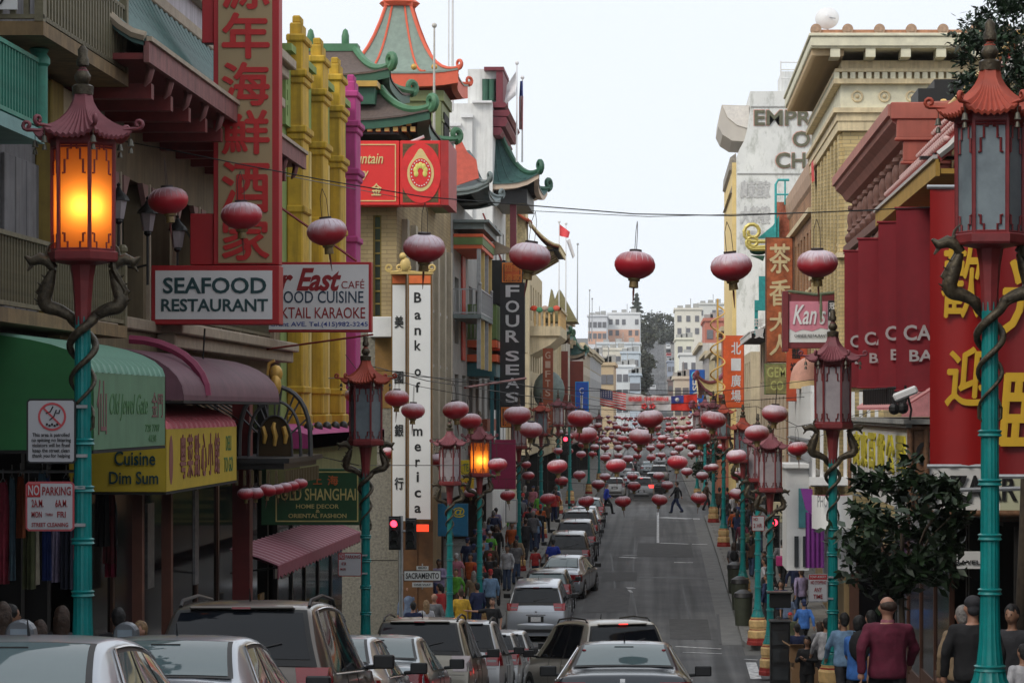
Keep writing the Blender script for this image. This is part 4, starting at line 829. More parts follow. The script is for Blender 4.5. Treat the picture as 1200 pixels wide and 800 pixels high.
G1 = bldg('round_balcony_building', 'tan building with a deep balcony hung with bunting', -1, 158.4, 176, 8.8, m_cream, zf=-2.8, ops=rows(159, 175, 5, 1.4, [(-1.2, 1.2), (2.4, 4.6), (5.6, 7.8)]), mf=m_tan)
q = MB(); q.box(XL, XL+1.9, 159, 170, 4.6, 5.2); q.prism([(XL, 3.4), (XL+1.2, 4.0), (XL+1.9, 4.6), (XL, 4.6)], 'y', 159.2, 169.8); build(q, 'balcony_slab', m_cream, G1)
q = MB(); q.box(-.06, .06, -.06, .06, 0, 1); me = q.mesh('baluster', m_goldcream); rep(me, 'baluster', G1, [(XL+1.8, 159.3+.5*i, 5.2) for i in range(22)]+[(XL+.3*i, 159.1, 5.2) for i in range(1, 6)])
q = MB(); q.box(XL+1.7, XL+1.95, 159, 170, 6.2, 6.35); q.box(XL, XL+1.95, 159, 159.2, 6.2, 6.35); build(q, 'balcony_rail', m_cream, G1)
for k, cc in enumerate(((.5, .05, .02), (.05, .2, .1), (.35, .25, .2), (.06, .16, .1), (.5, .08, .05))):
    q = MB(); q.ball((XL+.25+.35*k, 158.95, 6.3-.1*(k % 2)), .22, 8, sc=(1, .4, .8)); single(q, 'bunting_swag', ['vermilion', 'deep green', 'faded cream', 'dull green', 'scarlet'][k]+' cloth swag on the deep balcony rail, number %s from the wall' % ['one', 'two', 'three', 'four', 'five'][k], 'swag', mat('swag%d' % k, cc, .8), (XL+.25+.35*k, 158.95, 6.3), 'cloth swags on the deep balcony', smooth=60)
q = MB(); q.ball((XL+1.1, 161, 1.2), 1.25, 16, sc=(.8, .6, 1)); build(q, 'round_canopy', mat('green_grey_canopy', (.1, .13, .12), .6, 0, .3, 3), G1, smooth=60)
cols = [((.4, .38, .3), 7.0), ((.33, .2, .13), 6.0), ((.45, .43, .36), 7.8), ((.3, .22, .2), 6.2), ((.42, .36, .28), 6.8), ((.4, .4, .4), 7.0)]
labs = ['cream house with thick round columns past the tan balcony building', 'brown house with the green pagoda gable far down the west row', 'pale stone house beside the blue street banner', 'rosy plaster house beyond the blue street banner', 'buff house near the flag banner', 'light grey house at the end of the west row']
y = 176.3
for i, ((cc, zt), lb) in enumerate(zip(cols, labs)):
    L = [16, 18, 22, 30, 40, 60][i]; m_ = mat('row_plaster_w%d' % i, cc, .8, 0, .2, 1, streak=.3)
    r = bldg('row_house', lb, -1, y, y+L-.3, zt, m_, zf=-3.2, ops=rows(y+.8, y+L-1, max(3, int(L/4)), 1.5, [(-1.8, .4), (1.6, 3.8)] + ([(4.8, 6.2)] if zt > 6.5 else [])), mf=m_cream, sill=m_cream)
    q = MB(); q.box(XL, XL+.5, y, y+L-.3, zt-.3, zt+.1); q.box(XL, XL+.25, y, y+L-.3, zt-.6, zt-.3); build(q, 'cornice', m_cream, r)
    if i == 0:
        for k in range(3): q = MB(); q.lathe([(.5, 0), (.42, .5), (.42, 8.2), (.55, 8.6)], 12, (XL+.5, y+2+4*k, -2.6)); build(q, 'round_column', m_cream, r, smooth=40)
    if i in (1, 3):
        pagoda(r, XL-.3, y+3.5, 1.6, 3.4, zt-1.2+.6*(i == 1), zt+1.2, .3, 1.5, .4, m_greentile, m_rgreend, m_creamtrim, curl=.25, fas=.35, hip=.1)
        q = MB(); q.box(XL, XL+1.2, y, y+.3, 0, 4.4); build(q, 'red_gallery', mat('gallery_red', (.16, .03, .02), .6), r)
    y += L
# gabled attic seen above the balcony building
q = MB(); a = W(652, 375, 180); q.prism([(W(640, 0, 180).x, 6.2), (W(655, 0, 180).x, W(0, 338, 180).z), (W(676, 0, 180).x, 6.2)], 'y', 180, 186); q.prism([(W(636, 0, 183).x, 6.2), (W(643, 0, 183).x, W(0, 335, 183).z), (W(655, 0, 183).x, 6.2)], 'y', 187, 190)
single(q, 'attic_gable', 'pair of olive tiled attic gables above the cloth-draped balcony', 'gable', mat('olive_tile', (.17, .15, .07), .7, 0, .3, 6), tuple(a))
# signs further down the west row
def blade_sign(name, label, px0, px1, py0, py1, d, mb_, mp, lets=None, ml=None, rim=1.5, th=.3, lm='v', bold=.01):
    s_ = thing(name, label, 'sign', W((px0+px1)/2, py1, d)); q1 = W(px0, py1, d); q2 = W(px1, py0, d); m = MB(); m.box(q1.x, q2.x, d, d+th, q1.z, q2.z); build(m, 'sign_box', mb_, s_)
    q1 = W(px0+rim, py1-rim, d); q2 = W(px1-rim, py0+rim, d); m = MB(); m.box(q1.x, q2.x, d-.03, d-.002, q1.z, q2.z); build(m, 'sign_face', mp, s_)
    for (t_, x0, x1, y0, y1) in (lets or []):
        q1 = W(x0, y1, d-.035); q2 = W(x1, y0, d-.035); text(t_, 'lettering', ml, s_, q1, q2.x-q1.x, q2.z-q1.z, 'S', .02, bold)
    return s_
m_silver = mat('letter_silver', (.72, .72, .75), .45)
lets = [(c, 592.5, 608.5, y, y+14) for c, y in zip('FOUR', (334, 352, 369, 387))]+[(c, 592.5, 608.5, y, y+12) for c, y in zip('SEAS', (411, 427, 442.5, 459.5))]
s4 = blade_sign('seas_sign', 'black vertical sign with silver serif letters and orange seal panels', 586, 615, 331, 476, 108, m_black, mat('black_sign_face', (.025, .025, .03), .5), lets, m_silver, .6, .35, bold=.022)
m_seal = mat('seal_orange', (.6, .17, .03), .5)
for x0, x1, y0, y1 in ((587, 613, 307, 332), (586, 612, 476, 501)):
    q1 = W(x0, y1, 108); q2 = W(x1, y0, 108); m = MB(); m.box(q1.x, q2.x, 107.95, 108.3, q1.z, q2.z); build(m, 'seal_box', m_black, s4, bevel=.03)
    m = MB(); cx_, cz_ = (q1.x+q2.x)/2, (q1.z+q2.z)/2; r = (q2.x-q1.x)/2-.05
    for e in ((-r, r, -r, -r+.06), (-r, r, r-.06, r), (-r, -r+.06, -r+.061, r-.061), (r-.06, r, -r+.061, r-.061)): m.box(cx_+e[0], cx_+e[1], 107.93, 107.949, cz_+e[2], cz_+e[3])
    build(m, 'seal_rim', m_seal, s4); m = MB(); m.box(cx_-r+.1, cx_+r-.1, 107.92, 107.949, cz_-r+.1, cz_+r-.1); build(m, 'seal_face', mat('seal_fill', (.5, .09, .02), .5), s4)
    for k, ch in enumerate('四季酒家'): text(ch, 'lettering', m_seal, s4, (cx_-r+.12+.36*(k % 2), 107.9, cz_+(.04 if k < 2 else -.36)), .3, .3, 'S', .02, .01)
m = MB(); m.tube([W(545, 454, 92), W(616, 443, 104)], .05, 6); m.tube([W(588, 306, 108.2), W(566, 250, 108.2)], .04, 5); build(m, 'sign_strut', MATS['rust_red_brace'], s4)
blade_sign('gifts_sign', 'narrow rust brown vertical gifts sign', 636, 648, 408, 512, 150, mat('gifts_brown', (.19, .045, .02), .6), mat('gifts_brown', (.19, .045, .02), .6), [(c, 639, 645, y, y+8) for c, y in zip('GIFTSART', (412, 423, 434, 445, 456, 472, 483, 494))], mat('gift_letter', (.35, .25, .2), .6), .6)
blade_sign('blue_banner', 'bright blue vertical banner on the west side beyond the gifts sign', 674, 690, 447, 482, 190, mat('banner_blue', (.01, .25, .62), .5), mat('banner_navy', (.01, .07, .4), .5), [('C', 679, 684, 454, 461), ('I', 680, 683, 463, 478)], m_white, 1)
blade_sign('magenta_banner', 'plain magenta fabric panel hanging behind the second lit lantern', 576, 604, 515, 573, 100, mat('banner_magenta', (.23, .012, .06), .7), mat('banner_magenta', (.23, .012, .06), .7))
blade_sign('yellow_sign', 'small yellow shop sign between the two pole lanterns', 540, 556, 539, 556, 98, mat('yellow_sign', (.55, .42, .02), .5), mat('yellow_sign', (.55, .42, .02), .5), [('TEA', 543, 553, 543, 552)], m_bgreen)
blade_sign('second_yellow_sign', 'yellow shop sign with red marks just under the other yellow sign', 540, 555, 560, 580, 98, mat('yellow_sign2', (.5, .33, .02), .5), mat('yellow_sign2', (.5, .33, .02), .5), [('茶', 543, 551, 564, 575)], m_red)
blade_sign('round_blue_sign', 'blue shop panel with a yellow cloud shape by the corner door', 513, 548, 590, 628, 94, mat('fish_blue', (.01, .13, .26), .6), mat('fish_blue', (.01, .13, .26), .6), [('@', 530, 545, 594, 606)], mat('cloud_yellow', (.6, .45, .02), .5))
blade_sign('grey_notice', 'pale grey notice board over the crowd by the slender pole', 592, 606, 585, 612, 96, m_steel, m_offwhite)
# flags on the west roofs
def flag(name, label, px, d, ytop, ypole, pts, m, poly=None):
    r = thing(name, label, 'flag', W(px, ypole, d)); q = MB(); q.tube([W(px, ypole, d), W(px+.3, ytop, d)], [.05, .03], 6); q.ball(tuple(W(px+.3, ytop, d)), .1, 6); build(q, 'pole', m_white, r)
    for nm, mm, pp in pts:
        q = MB(); n = 8
        rows_ = []
        for i in range(n+1):
            t = i/n; a = [pp[0][k]+(pp[1][k]-pp[0][k])*t for k in (0, 1)]; b = [pp[3][k]+(pp[2][k]-pp[3][k])*t for k in (0, 1)]; wv = .12*math.sin(t*6)
            pa = W(a[0], a[1], d); pb = W(b[0], b[1], d); rows_.append([(pa.x, pa.y+wv, pa.z), (pb.x, pb.y+wv*1.2, pb.z)])
        q.grid(rows_); build(q, nm, mm, r, smooth=60)
    return r
m_fw = mat('flag_white', (.6, .55, .6), .8); m_fr = mat('flag_red', (.6, .06, .07), .8); m_fb = mat('flag_blue', (.03, .05, .2), .8)
flag('white_flag', 'limp white flag on a roof pole', 605.5, 124, 74, 190, [('cloth', m_fw, ((604.5, 84), (604.5, 112), (591, 124), (594, 100)))], m_fw)
fr = flag('striped_flag', 'furled stars and stripes on a roof pole', 612, 126, 91, 190, [('canton', m_fb, ((609.5, 95), (612.5, 95), (613, 113), (608.5, 113)))]+[('stripe', m_fr if k % 2 == 0 else m_fw, ((608.3+k*1.0, 113), (609.3+k*1.0, 113), (609.2+k*.9, 152), (608.2+k*.9, 152))) for k in range(5)], m_fw)
flag('red_flag', 'bright red flag flying from a white roof pole', 663, 170, 262, 375, [('cloth', m_fr, ((655, 262), (668, 272), (666, 279), (655, 276)))], m_fr)
flag('pale_flag', 'pale drooping flag on the pole next to the red flag', 655, 168, 260, 372, [('cloth', m_fw, ((663.5, 282), (668, 280), (674, 300), (671, 303)))], m_fw)
for px, d, y0, y1, lb in ((676.5, 185, 286, 380, 'thin grey roof pole just past the red flag'), (690.5, 230, 340, 400, 'short roof pole over the green gable'), (693.5, 240, 350, 400, 'shorter roof pole over the green gable, next to its twin')): flagpole(px, d, y0, y1, lb, .05)
# ================================================================ EAST ROW
m_brickdark = brick_mat('dark_old_brick', (.14, .075, .045), (.1, .055, .035), (.1, .09, .075), .22, .075, .008)
R0 = bldg('brick_shop', 'dark brick shop building behind the red and gold welcome banners', 1, 8, 39.8, 5.3, m_brickdark, zf=-.6, ops=rows(12, 39, 9, 1.2, [(.6, 2.6)]), mf=m_tan)
shopfront(R0, 1, [14+2.6*i for i in range(11)], -.8, m_black, m_shopglass, .3)
m_goldwall = mat('mustard_eave', (.32, .19, .035), .7, 0, .2, 3)
R1 = bldg('bazaar_building', 'bazaar building with a red tiled skirt roof and long red banners', 1, 43.6, 50.2, 4.2, m_brickdark, zf=-1.9, ops=rows(44, 50, 3, 1.2, [(.4, 2.4)]), mf=m_white)
q = MB(); q.box(XR+.0, XR+12, 40.1, 50.1, 4.21, 4.8); build(q, 'roof_slab', m_tan, R1)
m_redtile = mat('red_roof_tile', (.28, .035, .03), .55, 0, .3, 8)
lean_roof(R1, 4.4, XR, 40, 51, 3.95, 5.8, m_redtile, mat('white_eave_gutter', (.4, .38, .36), .5), m_goldwall, .2, m_goldwall, .045, 1.25)
q = MB(); q.ball((0, 0, 0), .07, 6, sc=(1, 1, .8)); me = q.mesh('tile_end', mat('tile_end_pale', (.5, .33, .3), .6, 0, .5, 9), 60)
loc = []
for i in range(38):
    for k in range(4): loc.append((4.55+.3*k, 40.25+.28*i, 4.08+1.85*((.15+.3*k)/1.4)**1.25+.06))
rep(me, 'tile_end', R1, loc)
q = MB(); q.tube([(XR-.1, 40, 5.85), (XR-.1, 50.9, 5.85)], .1, 8); q.tube([(XR-.12, 50.9, 5.9)]+curl_pts((XR-.1, 50.95, 5.85), -.3, .95, .16), .06, 6); build(q, 'ridge_roll', mat('ridge_yellow', (.5, .33, .1), .55), R1, smooth=50)
m_terra = mat('terracotta_cornice', (.3, .085, .06), .65, 0, .18, 2, .08, streak=.25)
m_terral = mat('terracotta_pale', (.34, .14, .11), .65, 0, .15, 2, streak=.2)
R2 = bldg('corniced_building', 'terracotta corniced building with carved balusters at the corner', 1, 50.4, 65.6, 5.6, brick_mat('yellow_corner_brick', (.42, .33, .17), (.36, .27, .13), (.25, .2, .12), .42, .13, .012), zf=-1.9,
          ops=rows(51, 65, 5, 1.2, [(.6, 2.6)]), mf=m_cream)
me_ = MB(); prof = [(5.8, 5.22), (5.1, 5.22), (5.05, 5.36), (4.9, 5.4), (4.8, 5.56), (4.64, 5.68), (4.62, 5.78), (4.55, 5.8), (4.55, 6.02), (5.8, 6.1)]
me_.prism(prof, 'y', 50.5, 66.5); build(me_, 'cornice', m_terral, R2)
q = MB(); x0 = W(1044, 0, 50.4).x
for z0, z1, o in ((5.72, 6.05, .0), (5.35, 5.72, .12), (5.3, 5.36, .08), (4.9, 5.3, .25), (4.84, 4.9, .2), (4.3, 4.84, .45)): q.box(x0+o, XR+6, 50.38+o*.3, 50.6, z0, z1)
build(q, 'cornice_end', m_terra, R2, bevel=.015)
m_carv = mat('carved_brown', (.13, .06, .045), .65, 0, .35, 9)
q = MB(); q.lathe([(.09, 0), (.17, .08), (.19, .2), (.1, .32), (.14, .38), (.1, .45), (.13, .6), (.12, .75), (.07, .85), (.12, .92), (.1, 1.0)], 10); me = q.mesh('baluster', m_carv, 40)
rep(me, 'baluster', R2, [(4.98, 51.4+1.55*i, 4.2) for i in range(10)])
q = MB(); q.box(4.8, XR, 50.9, 66, 4.0, 4.2)
for k in range(7): q.tube([(5.0, 52.5+1.9*k, 3.95), (4.85, 52.6+1.9*k, 3.7), (5.0, 52.7+1.9*k, 3.35), (5.3, 52.8+1.9*k, 3.2), (5.75, 52.8+1.9*k, 3.25)], [.1, .16, .15, .12, .08], 6)
build(q, 'carved_bracket', m_carv, R2, smooth=50)
q = MB(); q.box(XR-.15, XR+8, 50.3, 50.38, -1.6, 4.0); build(q, 'corner_brickwork', MATS['yellow_corner_brick'], R2)
shopfront(R2, 1, [53, 56, 59, 62, 65], -2.2, m_brownframe, m_shopglass, .3)
# pink tiled canopy roof over the marquee
pr = thing('pink_shed_roof', 'low pink tiled shed roof behind the white security camera', 'roof', (4.5, 47, 0))
q = MB(); q.grid([[(4.2, 44, .0), (5.8, 44, 1.0)], [(4.2, 54, .0), (5.8, 54, 1.0)]]); q.grid([[(4.2, 43.98, .0), (5.8, 43.98, 1.0)], [(4.2, 43.98, -.12), (5.8, 43.98, -.12)]]); build(q, 'roof_sheet', mat('pink_tile', (.42, .17, .18), .7, 0, .25, 8), pr)
me = MB().tube([(0, 0, .03), (1.6, 0, 1.03)], .04, 5).mesh('tile_roll', mat('pink_tile_roll', (.46, .22, .22), .7), 50); rep(me, 'tile_roll', pr, [(4.2, 44.1+.4*i, 0) for i in range(25)])
q = MB()
for i in range(46): q.box(4.25+.03*(i % 2), 4.29+.03*(i % 2), 44+.2*i, 44.03+.2*i, .05, .42)
for z in (.08, .4): q.tube([(4.27, 44, z), (4.27, 54, z)], .012, 4)
build(q, 'iron_scroll', m_blackm, pr)
# corner marquee of the bazaar
mq = thing('bazaar_marquee', 'white bazaar marquee framed in brown bamboo with black and yellow letters', 'marquee', (4.3, 43.3, -1.8))
q = MB(); q.box(4.3, XR, 43.3, 56.6, -1.75, -.3); build(q, 'marquee_box', m_offwhite, mq)
m_bamb = mat('bamboo_brown', (.14, .07, .035), .6, 0, .5, 14)
q = MB(); zt, zb = -.3, -1.75
for a, b in (((4.28, 43.26, zt), (4.28, 56.7, zt)), ((4.28, 43.26, zt), (8.2, 43.26, zt)), ((4.28, 43.26, zb), (8.2, 43.26, zb)), ((4.28, 43.26, zb), (4.28, 43.26, zt+.05)), ((4.55, 43.26, zb), (4.55, 43.26, zt)), ((4.28, 56.7, zb), (4.28, 56.7, zt))): q.tube([a, b], .055, 8)
q.box(4.32, 4.52, 43.28, 43.3, zb, zt); build(q, 'bamboo_frame', m_bamb, mq, smooth=60)
q = MB(); q.box(4.15, XR+2.5, 43.1, 56.8, -.24, -.16); q.box(4.2, 4.3, 43.2, 56.8, -.3, -.24); build(q, 'top_ledge', mat('ledge_grey', (.26, .26, .24), .7, 0, .3, 5), mq)
q = MB(); q.box(5.8, 9.5, 43.27, 43.3, -1.72, -.95); q.box(5.8, 9.5, 43.31, 43.5, -1.75, -.3); build(q, 'cream_panel', mat('cream_sign_panel', (.42, .43, .3), .5, 0, .08, 1), mq)
q1 = W(1122, 557, 43.24)
text('CANTON', 'lettering', m_black, mq, (W(1073, 540, 43.24).x, 43.25, W(0, 546, 43.24).z), 1.9, .42, 'S', .03, .02)
text('BAZAAR', 'lettering', m_black, mq, (W(1078, 598, 43.24).x, 43.25, W(0, 586, 43.24).z), (1192-1078)*43.24/F, .42, 'S', .03, .02)
m_neon = mat('yellow_neon_letter', (.42, .36, .02), .5, 0, .3, 9)
for i, ch in enumerate('廣東百貨公司'):
    text(ch, 'lettering', m_neon, mq, (4.285, 55.8-2.0*i, -1.15), 1.55, .66, 'W', .03, .03)
for i, t_ in enumerate(('GIFTS', 'ARTS', 'JEWELRY', 'JADE')): text(t_, 'lettering', MATS['black_paint'], mq, (4.285, 56-3*i, -1.6), 1.6, .22, 'W', .01, .01)
# red fabric banners with white letters, one behind the other
m_maroonb = mat('banner_maroon', (.19, .01, .018), .75, 0, .3, 1.2, .05, streak=.15); m_pw = mat('letter_pale', (.5, .45, .45), .6)
nms = ['nearest to the welcome banner', 'second behind the welcome banner', 'third behind the welcome banner', 'farthest from the welcome banner']
for k, (d, x) in enumerate(((44.1, 4.12), (47.4, 4.1), (52, 4.09), (56, 4.1))):
    z1 = 3.47; z0 = [.33, .42, .45, .5][k]
    r = thing('bazaar_banner', 'maroon fabric banner with white bazaar lettering, '+nms[k], 'banner', (x, d, z0), 'maroon banners of the bazaar')
    q = MB(); n = 24; q.grid([[(x+1.65*i/n, d+.012*math.sin(i*.7+k), z0), (x+1.65*i/n, d+.005*math.sin(i*.7+k), z1)] for i in range(n+1)]); q.grid([[(x+1.65*i/n, d+.03+.012*math.sin(i*.7+k), z0), (x+1.65*i/n, d+.03+.005*math.sin(i*.7+k), z1)] for i in range(n+1)]); build(q, 'cloth', m_maroonb, r, smooth=60)
    q = MB(); q.tube([(x-.03, d, z1), (XR, d, z1)], .025, 6); q.tube([(x-.03, d, z0), (XR, d, z0)], .02, 6); build(q, 'banner_rod', m_maroonb, r)
    text('CANTON', 'lettering', m_pw, r, (x+.12, d-.06, z0+.86), 1.5, .27, 'S', .01, .02)
    text('BAZAAR', 'lettering', m_pw, r, (x+.22, d-.06, z0+.5), 1.3, .2, 'S', .01, .02)
# welcome banners
m_lac = mat('banner_lacquer_red', (.23, .005, .005), .45, 0, .12, 1.5, .05); m_bgold = mat('banner_gold', (.5, .3, .02), .5, 0, .08, 4)
m_lac2 = mat('banner_lacquer_dark', (.16, .004, .006), .5, 0, .12, 1.5, .05)
def big_banner(px0, px1, py0, py1, d, m, lab, chars, dark=0):
    q1 = W(px0, py1, d); q2 = W(px1, py0, d); r = thing('welcome_banner', lab, 'banner', tuple(q1), 'red welcome banners'); q = MB(); n = 20
    q.grid([[(q1.x+(q2.x-q1.x)*i/n, d+.025*math.sin(i*.8), q1.z), (q1.x+(q2.x-q1.x)*i/n, d+.015*math.sin(i*.8), q2.z)] for i in range(n+1)])
    q.grid([[(q1.x+(q2.x-q1.x)*i/n, d+.03+.025*math.sin(i*.8), q1.z), (q1.x+(q2.x-q1.x)*i/n, d+.03+.015*math.sin(i*.8), q2.z)] for i in range(n+1)]); build(q, 'vinyl_sheet', m, r, smooth=60)
    q = MB(); q.tube([(q1.x-.04, d, q2.z), (XR, d, q2.z)], .03, 6); q.tube([(q1.x-.04, d, q1.z), (XR, d, q1.z)], .03, 6); build(q, 'banner_rod', m_steel, r)
    for ch, x0, x1, y0, y1 in chars:
        a = W(x0, y1, d-.05); b = W(x1, y0, d-.05); text(ch, 'lettering', m_bgold, r, a, b.x-a.x, b.z-a.z, 'S', .01, .03, .1)
big_banner(1090, 1240, 219, 546, 33, m_lac, 'bright red vinyl welcome banner with gold characters between maroon banners and the street lamp', [('歡', 1104, 1150, 288, 372), ('迎', 1108, 1160, 407, 475)])
big_banner(1168, 1330, 262, 558, 30, m_lac2, 'darker red welcome banner with large gold strokes at the frame edge', [('光', 1172, 1240, 300, 392), ('臨', 1172, 1250, 432, 528)])
# horizontal arms and camera
q = MB(); q.tube([W(1072, 575, 43), W(1200, 572, 40)], .04, 6); single(q, 'pipe_rail', 'grey horizontal pipe across the bazaar letters', 'pipe', m_steel, tuple(W(1100, 575, 43)))
cm = thing('security_camera', 'white security camera on the marquee beside the tree top', 'camera', W(1062, 490, 42.8)); q = MB()
q.obox(W(1061, 461, 42.8), (.42, .16, .14), (0, -R(22), 0)); build(q, 'camera_housing', m_white, cm, bevel=.03)
q = MB(); q.obox(W(1046, 468, 42.8), (.02, .13, .11), (0, -R(22), 0)); build(q, 'camera_lens', m_black, cm)
q = MB(); q.tube([W(1064, 465, 42.8), W(1068, 480, 42.8), W(1066, 492, 42.8)], .02, 5); q.ball(tuple(W(1048, 479, 42.8)), .1, 8); q.ball(tuple(W(1058, 478, 42.8)), .1, 8); build(q, 'camera_bracket', m_blackm, cm)
# hoarding with AC and lamp rail at upper edge
q = MB(); a = W(1078, 187, 42); q.box(a.x, a.x+.75, 41.9, 42.1, a.z, a.z+.05); q.lathe([(.1, 0), (.05, .12), (.03, .2)], 8, (a.x+.3, 42, a.z+.06)); single(q, 'bell_bracket', 'dark bracket with a small bell under the rust red lamp roof', 'bracket', m_blackm, tuple(a))
q = MB(); a = W(1095, 128, 70); b = W(1140, 93, 70); q.box(a.x, b.x+.3, 70, 72, a.z-.8, b.z); q.box(W(1076, 0, 70).x, a.x, 70, 72, a.z-.8, b.z-.25); ob = single(q, 'vent_house', 'grey rooftop vent house with a dark louvre above the terracotta cornice', 'vent', m_blackm, tuple(a))

# ---------------- yellow brick landmark
m_ybrick = brick_mat('yellow_brick', (.62, .49, .25), (.53, .41, .2), (.36, .29, .17), .5, .125, .012)
m_ycream = mat('yellow_stone_trim', (.55, .45, .28), .75, 0, .25, 2.5, .1, streak=.3)
m_ypale = mat('pale_stone_trim', (.6, .53, .4), .75, 0, .2, 2.5, .1)
yy = 80.
Y1 = thing('yellow_brick_building', 'tall yellow brick building with a deep bracketed cornice and roof dish', 'building', (XR, yy, gz(yy)))
ops = [(80.9+1.7*i, 81.9+1.7*i, z, z+3.1) for i in range(8) for z in (-2.6, 1.35, 5.3)]
w = MB(); wall(w, 'x', XR, XR+.4, yy, 94.6, -4.2, 9.0, ops); w.box(XR+.4, 24, yy, yy+.4, -4.2, 9.0)
for i in range(9): w.box(XR-.12, XR, 80+1.7*i+.1, 80+1.7*i+.75, -3.6, 8.6)
for i in range(7): w.box(XR+.05+1.9*i, XR+.55+1.9*i, yy-.1, yy, -4, 8.2); w.box(XR+.75+1.9*i, XR+1.7+1.9*i, yy-.04, yy, -3.8, 7.9)
build(w, 'brick_wall', m_ybrick, Y1)
w = MB(); w.box(XR+.41, 24, yy+.41, 94.6, -8, 9.0); w.box(XR+.05, XR+.4, yy+.05, 94.6, -8, -4.21); build(w, 'mass', m_tan, Y1)
w = MB(); w.box(XR+.5, 24, yy-.03, yy+.04, -8, -4.3); build(w, 'shop_window', m_shopglass, Y1)
w = MB()
for i in range(8): w.box(XR+.2+2.2*i, XR+.5+2.2*i, yy-.12, yy-.031, -8, -4.2)
w.box(XR-.1, 24, yy-.8, yy-.04, -4.6, -4.25); build(w, 'shop_pier', m_brownframe, Y1)
windows(Y1, 'x', XR, -1, ops, mat('sash_brown', (.12, .08, .05), .6), m_glassd, .2, .08, m_ycream, 0, 1)
w = MB()
for z0, z1, o in ((4.75, 4.9, .2), (.7, .95, .25), (-3.6, -3.3, .25), (9.0, 9.25, .2), (9.25, 9.4, .3), (8.7, 9.0, .16)): w.box(XR-o, XR, yy-o, 94.6, z0, z1); w.box(XR, 24, yy-o, yy, z0, z1)
build(w, 'stringcourse', m_ycream, Y1)
w = MB(); w.box(XR-.06, XR, yy-.06, 94.6, 9.4, 10.15); w.box(XR, 24, yy-.06, yy, 9.4, 10.15); build(w, 'frieze', m_ypale, Y1)
q = MB()
q.tube([(.16*math.cos(a), 0, .16*math.sin(a)) for a in [2*PI*j/12 for j in range(13)]], .035, 5)
q.ball((0, 0, 0), .07, 6); me = q.mesh('wreath', m_ycream, 60); rep(me, 'wreath', Y1, [(XR+.45+.85*i, yy-.08, 9.78) for i in range(12)])
w = MB(); w.box(XR-.3, XR, yy-.3, 94.6, 10.15, 10.3); w.box(XR, 24, yy-.3, yy, 10.15, 10.3); w.box(XR-.25, XR, yy-.25, 94.6, 10.52, 10.62); w.box(XR, 24, yy-.25, yy, 10.52, 10.62); w.box(XR-.04, 24, yy-.04, 94.6, 10.3, 10.9); build(w, 'bed_moulding', m_ycream, Y1)
me = MB().box(-.08, .08, -.2, 0, 0, .2).mesh('dentil', m_ypale); rep(me, 'dentil', Y1, [(XR-.2+.25*i, yy-.04, 10.31) for i in range(50)])
me = MB().box(-.2, 0, -.08, .08, 0, .2).mesh('dentil', m_ypale); rep(me, 'dentil', Y1, [(XR-.04, yy+.1+.25*i, 10.31) for i in range(58)])
w = MB(); ex = 4.74
w.box(ex, 24, yy-1.05, 94.8, 11.15, 11.2); w.box(ex, 24, yy-1.1, 94.85, 11.2, 11.5); w.box(ex-.06, 24, yy-1.16, 94.9, 11.5, 11.6); build(w, 'cornice', m_ypale, Y1, bevel=.02)
me = MB().box(-.15, .15, -.95, 0, 0, .28).mesh('modillion', m_ypale); rep(me, 'modillion', Y1, [(XR-.3+1.09*i, yy-.05, 10.88) for i in range(14)])
me = MB().box(-1.0, 0, -.07, .07, 0, .2).mesh('modillion', mat('modillion_brown', (.4, .3, .18), .75, 0, .2, 3)); rep(me, 'modillion', Y1, [(XR-.02, yy-.7+.3*i, 10.95) for i in range(50)])
w = MB(); w.prism([(yy-1.05, 11.6), (yy-1.0, 11.72), (yy+.6, 11.9), (yy+.6, 11.6)], 'x', ex+.1, 24); w.prism([(ex, 11.6), (ex+.05, 11.72), (ex+1.5, 11.85), (ex+1.5, 11.6)], 'y', yy+.6, 94.8); build(w, 'tiled_edge', mat('rust_roof_tile', (.3, .14, .07), .7, 0, .4, 6), Y1)
q = MB(); q.prism([(.17*math.cos(a), .17*math.sin(a)+.1) for a in [PI*2*i/16 for i in range(16)]], 'y', -.1, .1); q.prism([(.09*math.cos(a), .09*math.sin(a)+.1) for a in [PI*2*i/12 for i in range(12)]], 'y', -.13, -.1); me = q.mesh('antefix', mat('antefix_stone', (.36, .24, .16), .7, 0, .3, 9))
rep(me, 'antefix', Y1, [(XR-.9+.98*i, yy-1.0, 11.62) for i in range(16)])
ds = thing('satellite_dish', 'white satellite dish standing above the cornice of the yellow brick building', 'dish', W(970, 38, 84)); p = W(969, 20, 84); q = MB()
q.lathe([(.02, .12), (.2, .08), (.34, -.02), (.4, -.1)], 20, (0, 0, 0), cap=False); M_ = Matrix.Translation(p) @ Euler((R(70), R(-25), 0)).to_matrix().to_4x4(); q.v = [tuple(M_ @ Vector(v)) for v in q.v]; build(q, 'reflector', m_white, ds, smooth=60)
q = MB(); q.tube([W(970, 38, 84), p], .04, 6); q.tube([p, p+Vector((.25, -.35, -.1))], .02, 5); build(q, 'mount', m_steel, ds)
q = MB()
for z in (11.7, 12.35, 12.9): q.tube([(W(915, 0, 191).x, 191, z+13.0), (W(945, 0, 191).x, 191, z+13.0)], .05, 5)
q.tube([(W(915, 0, 191).x, 191, 22), (W(915, 0, 191).x, 191, 26)], .05, 5); q.box(W(915, 0, 192).x, 14, 191.5, 197, 22, W(0, 85, 192).z); single(q, 'roof_bulkhead', 'grey rooftop bulkhead with a railing behind the yellow cornice', 'bulkhead', m_whitest, (10, 192, 22))
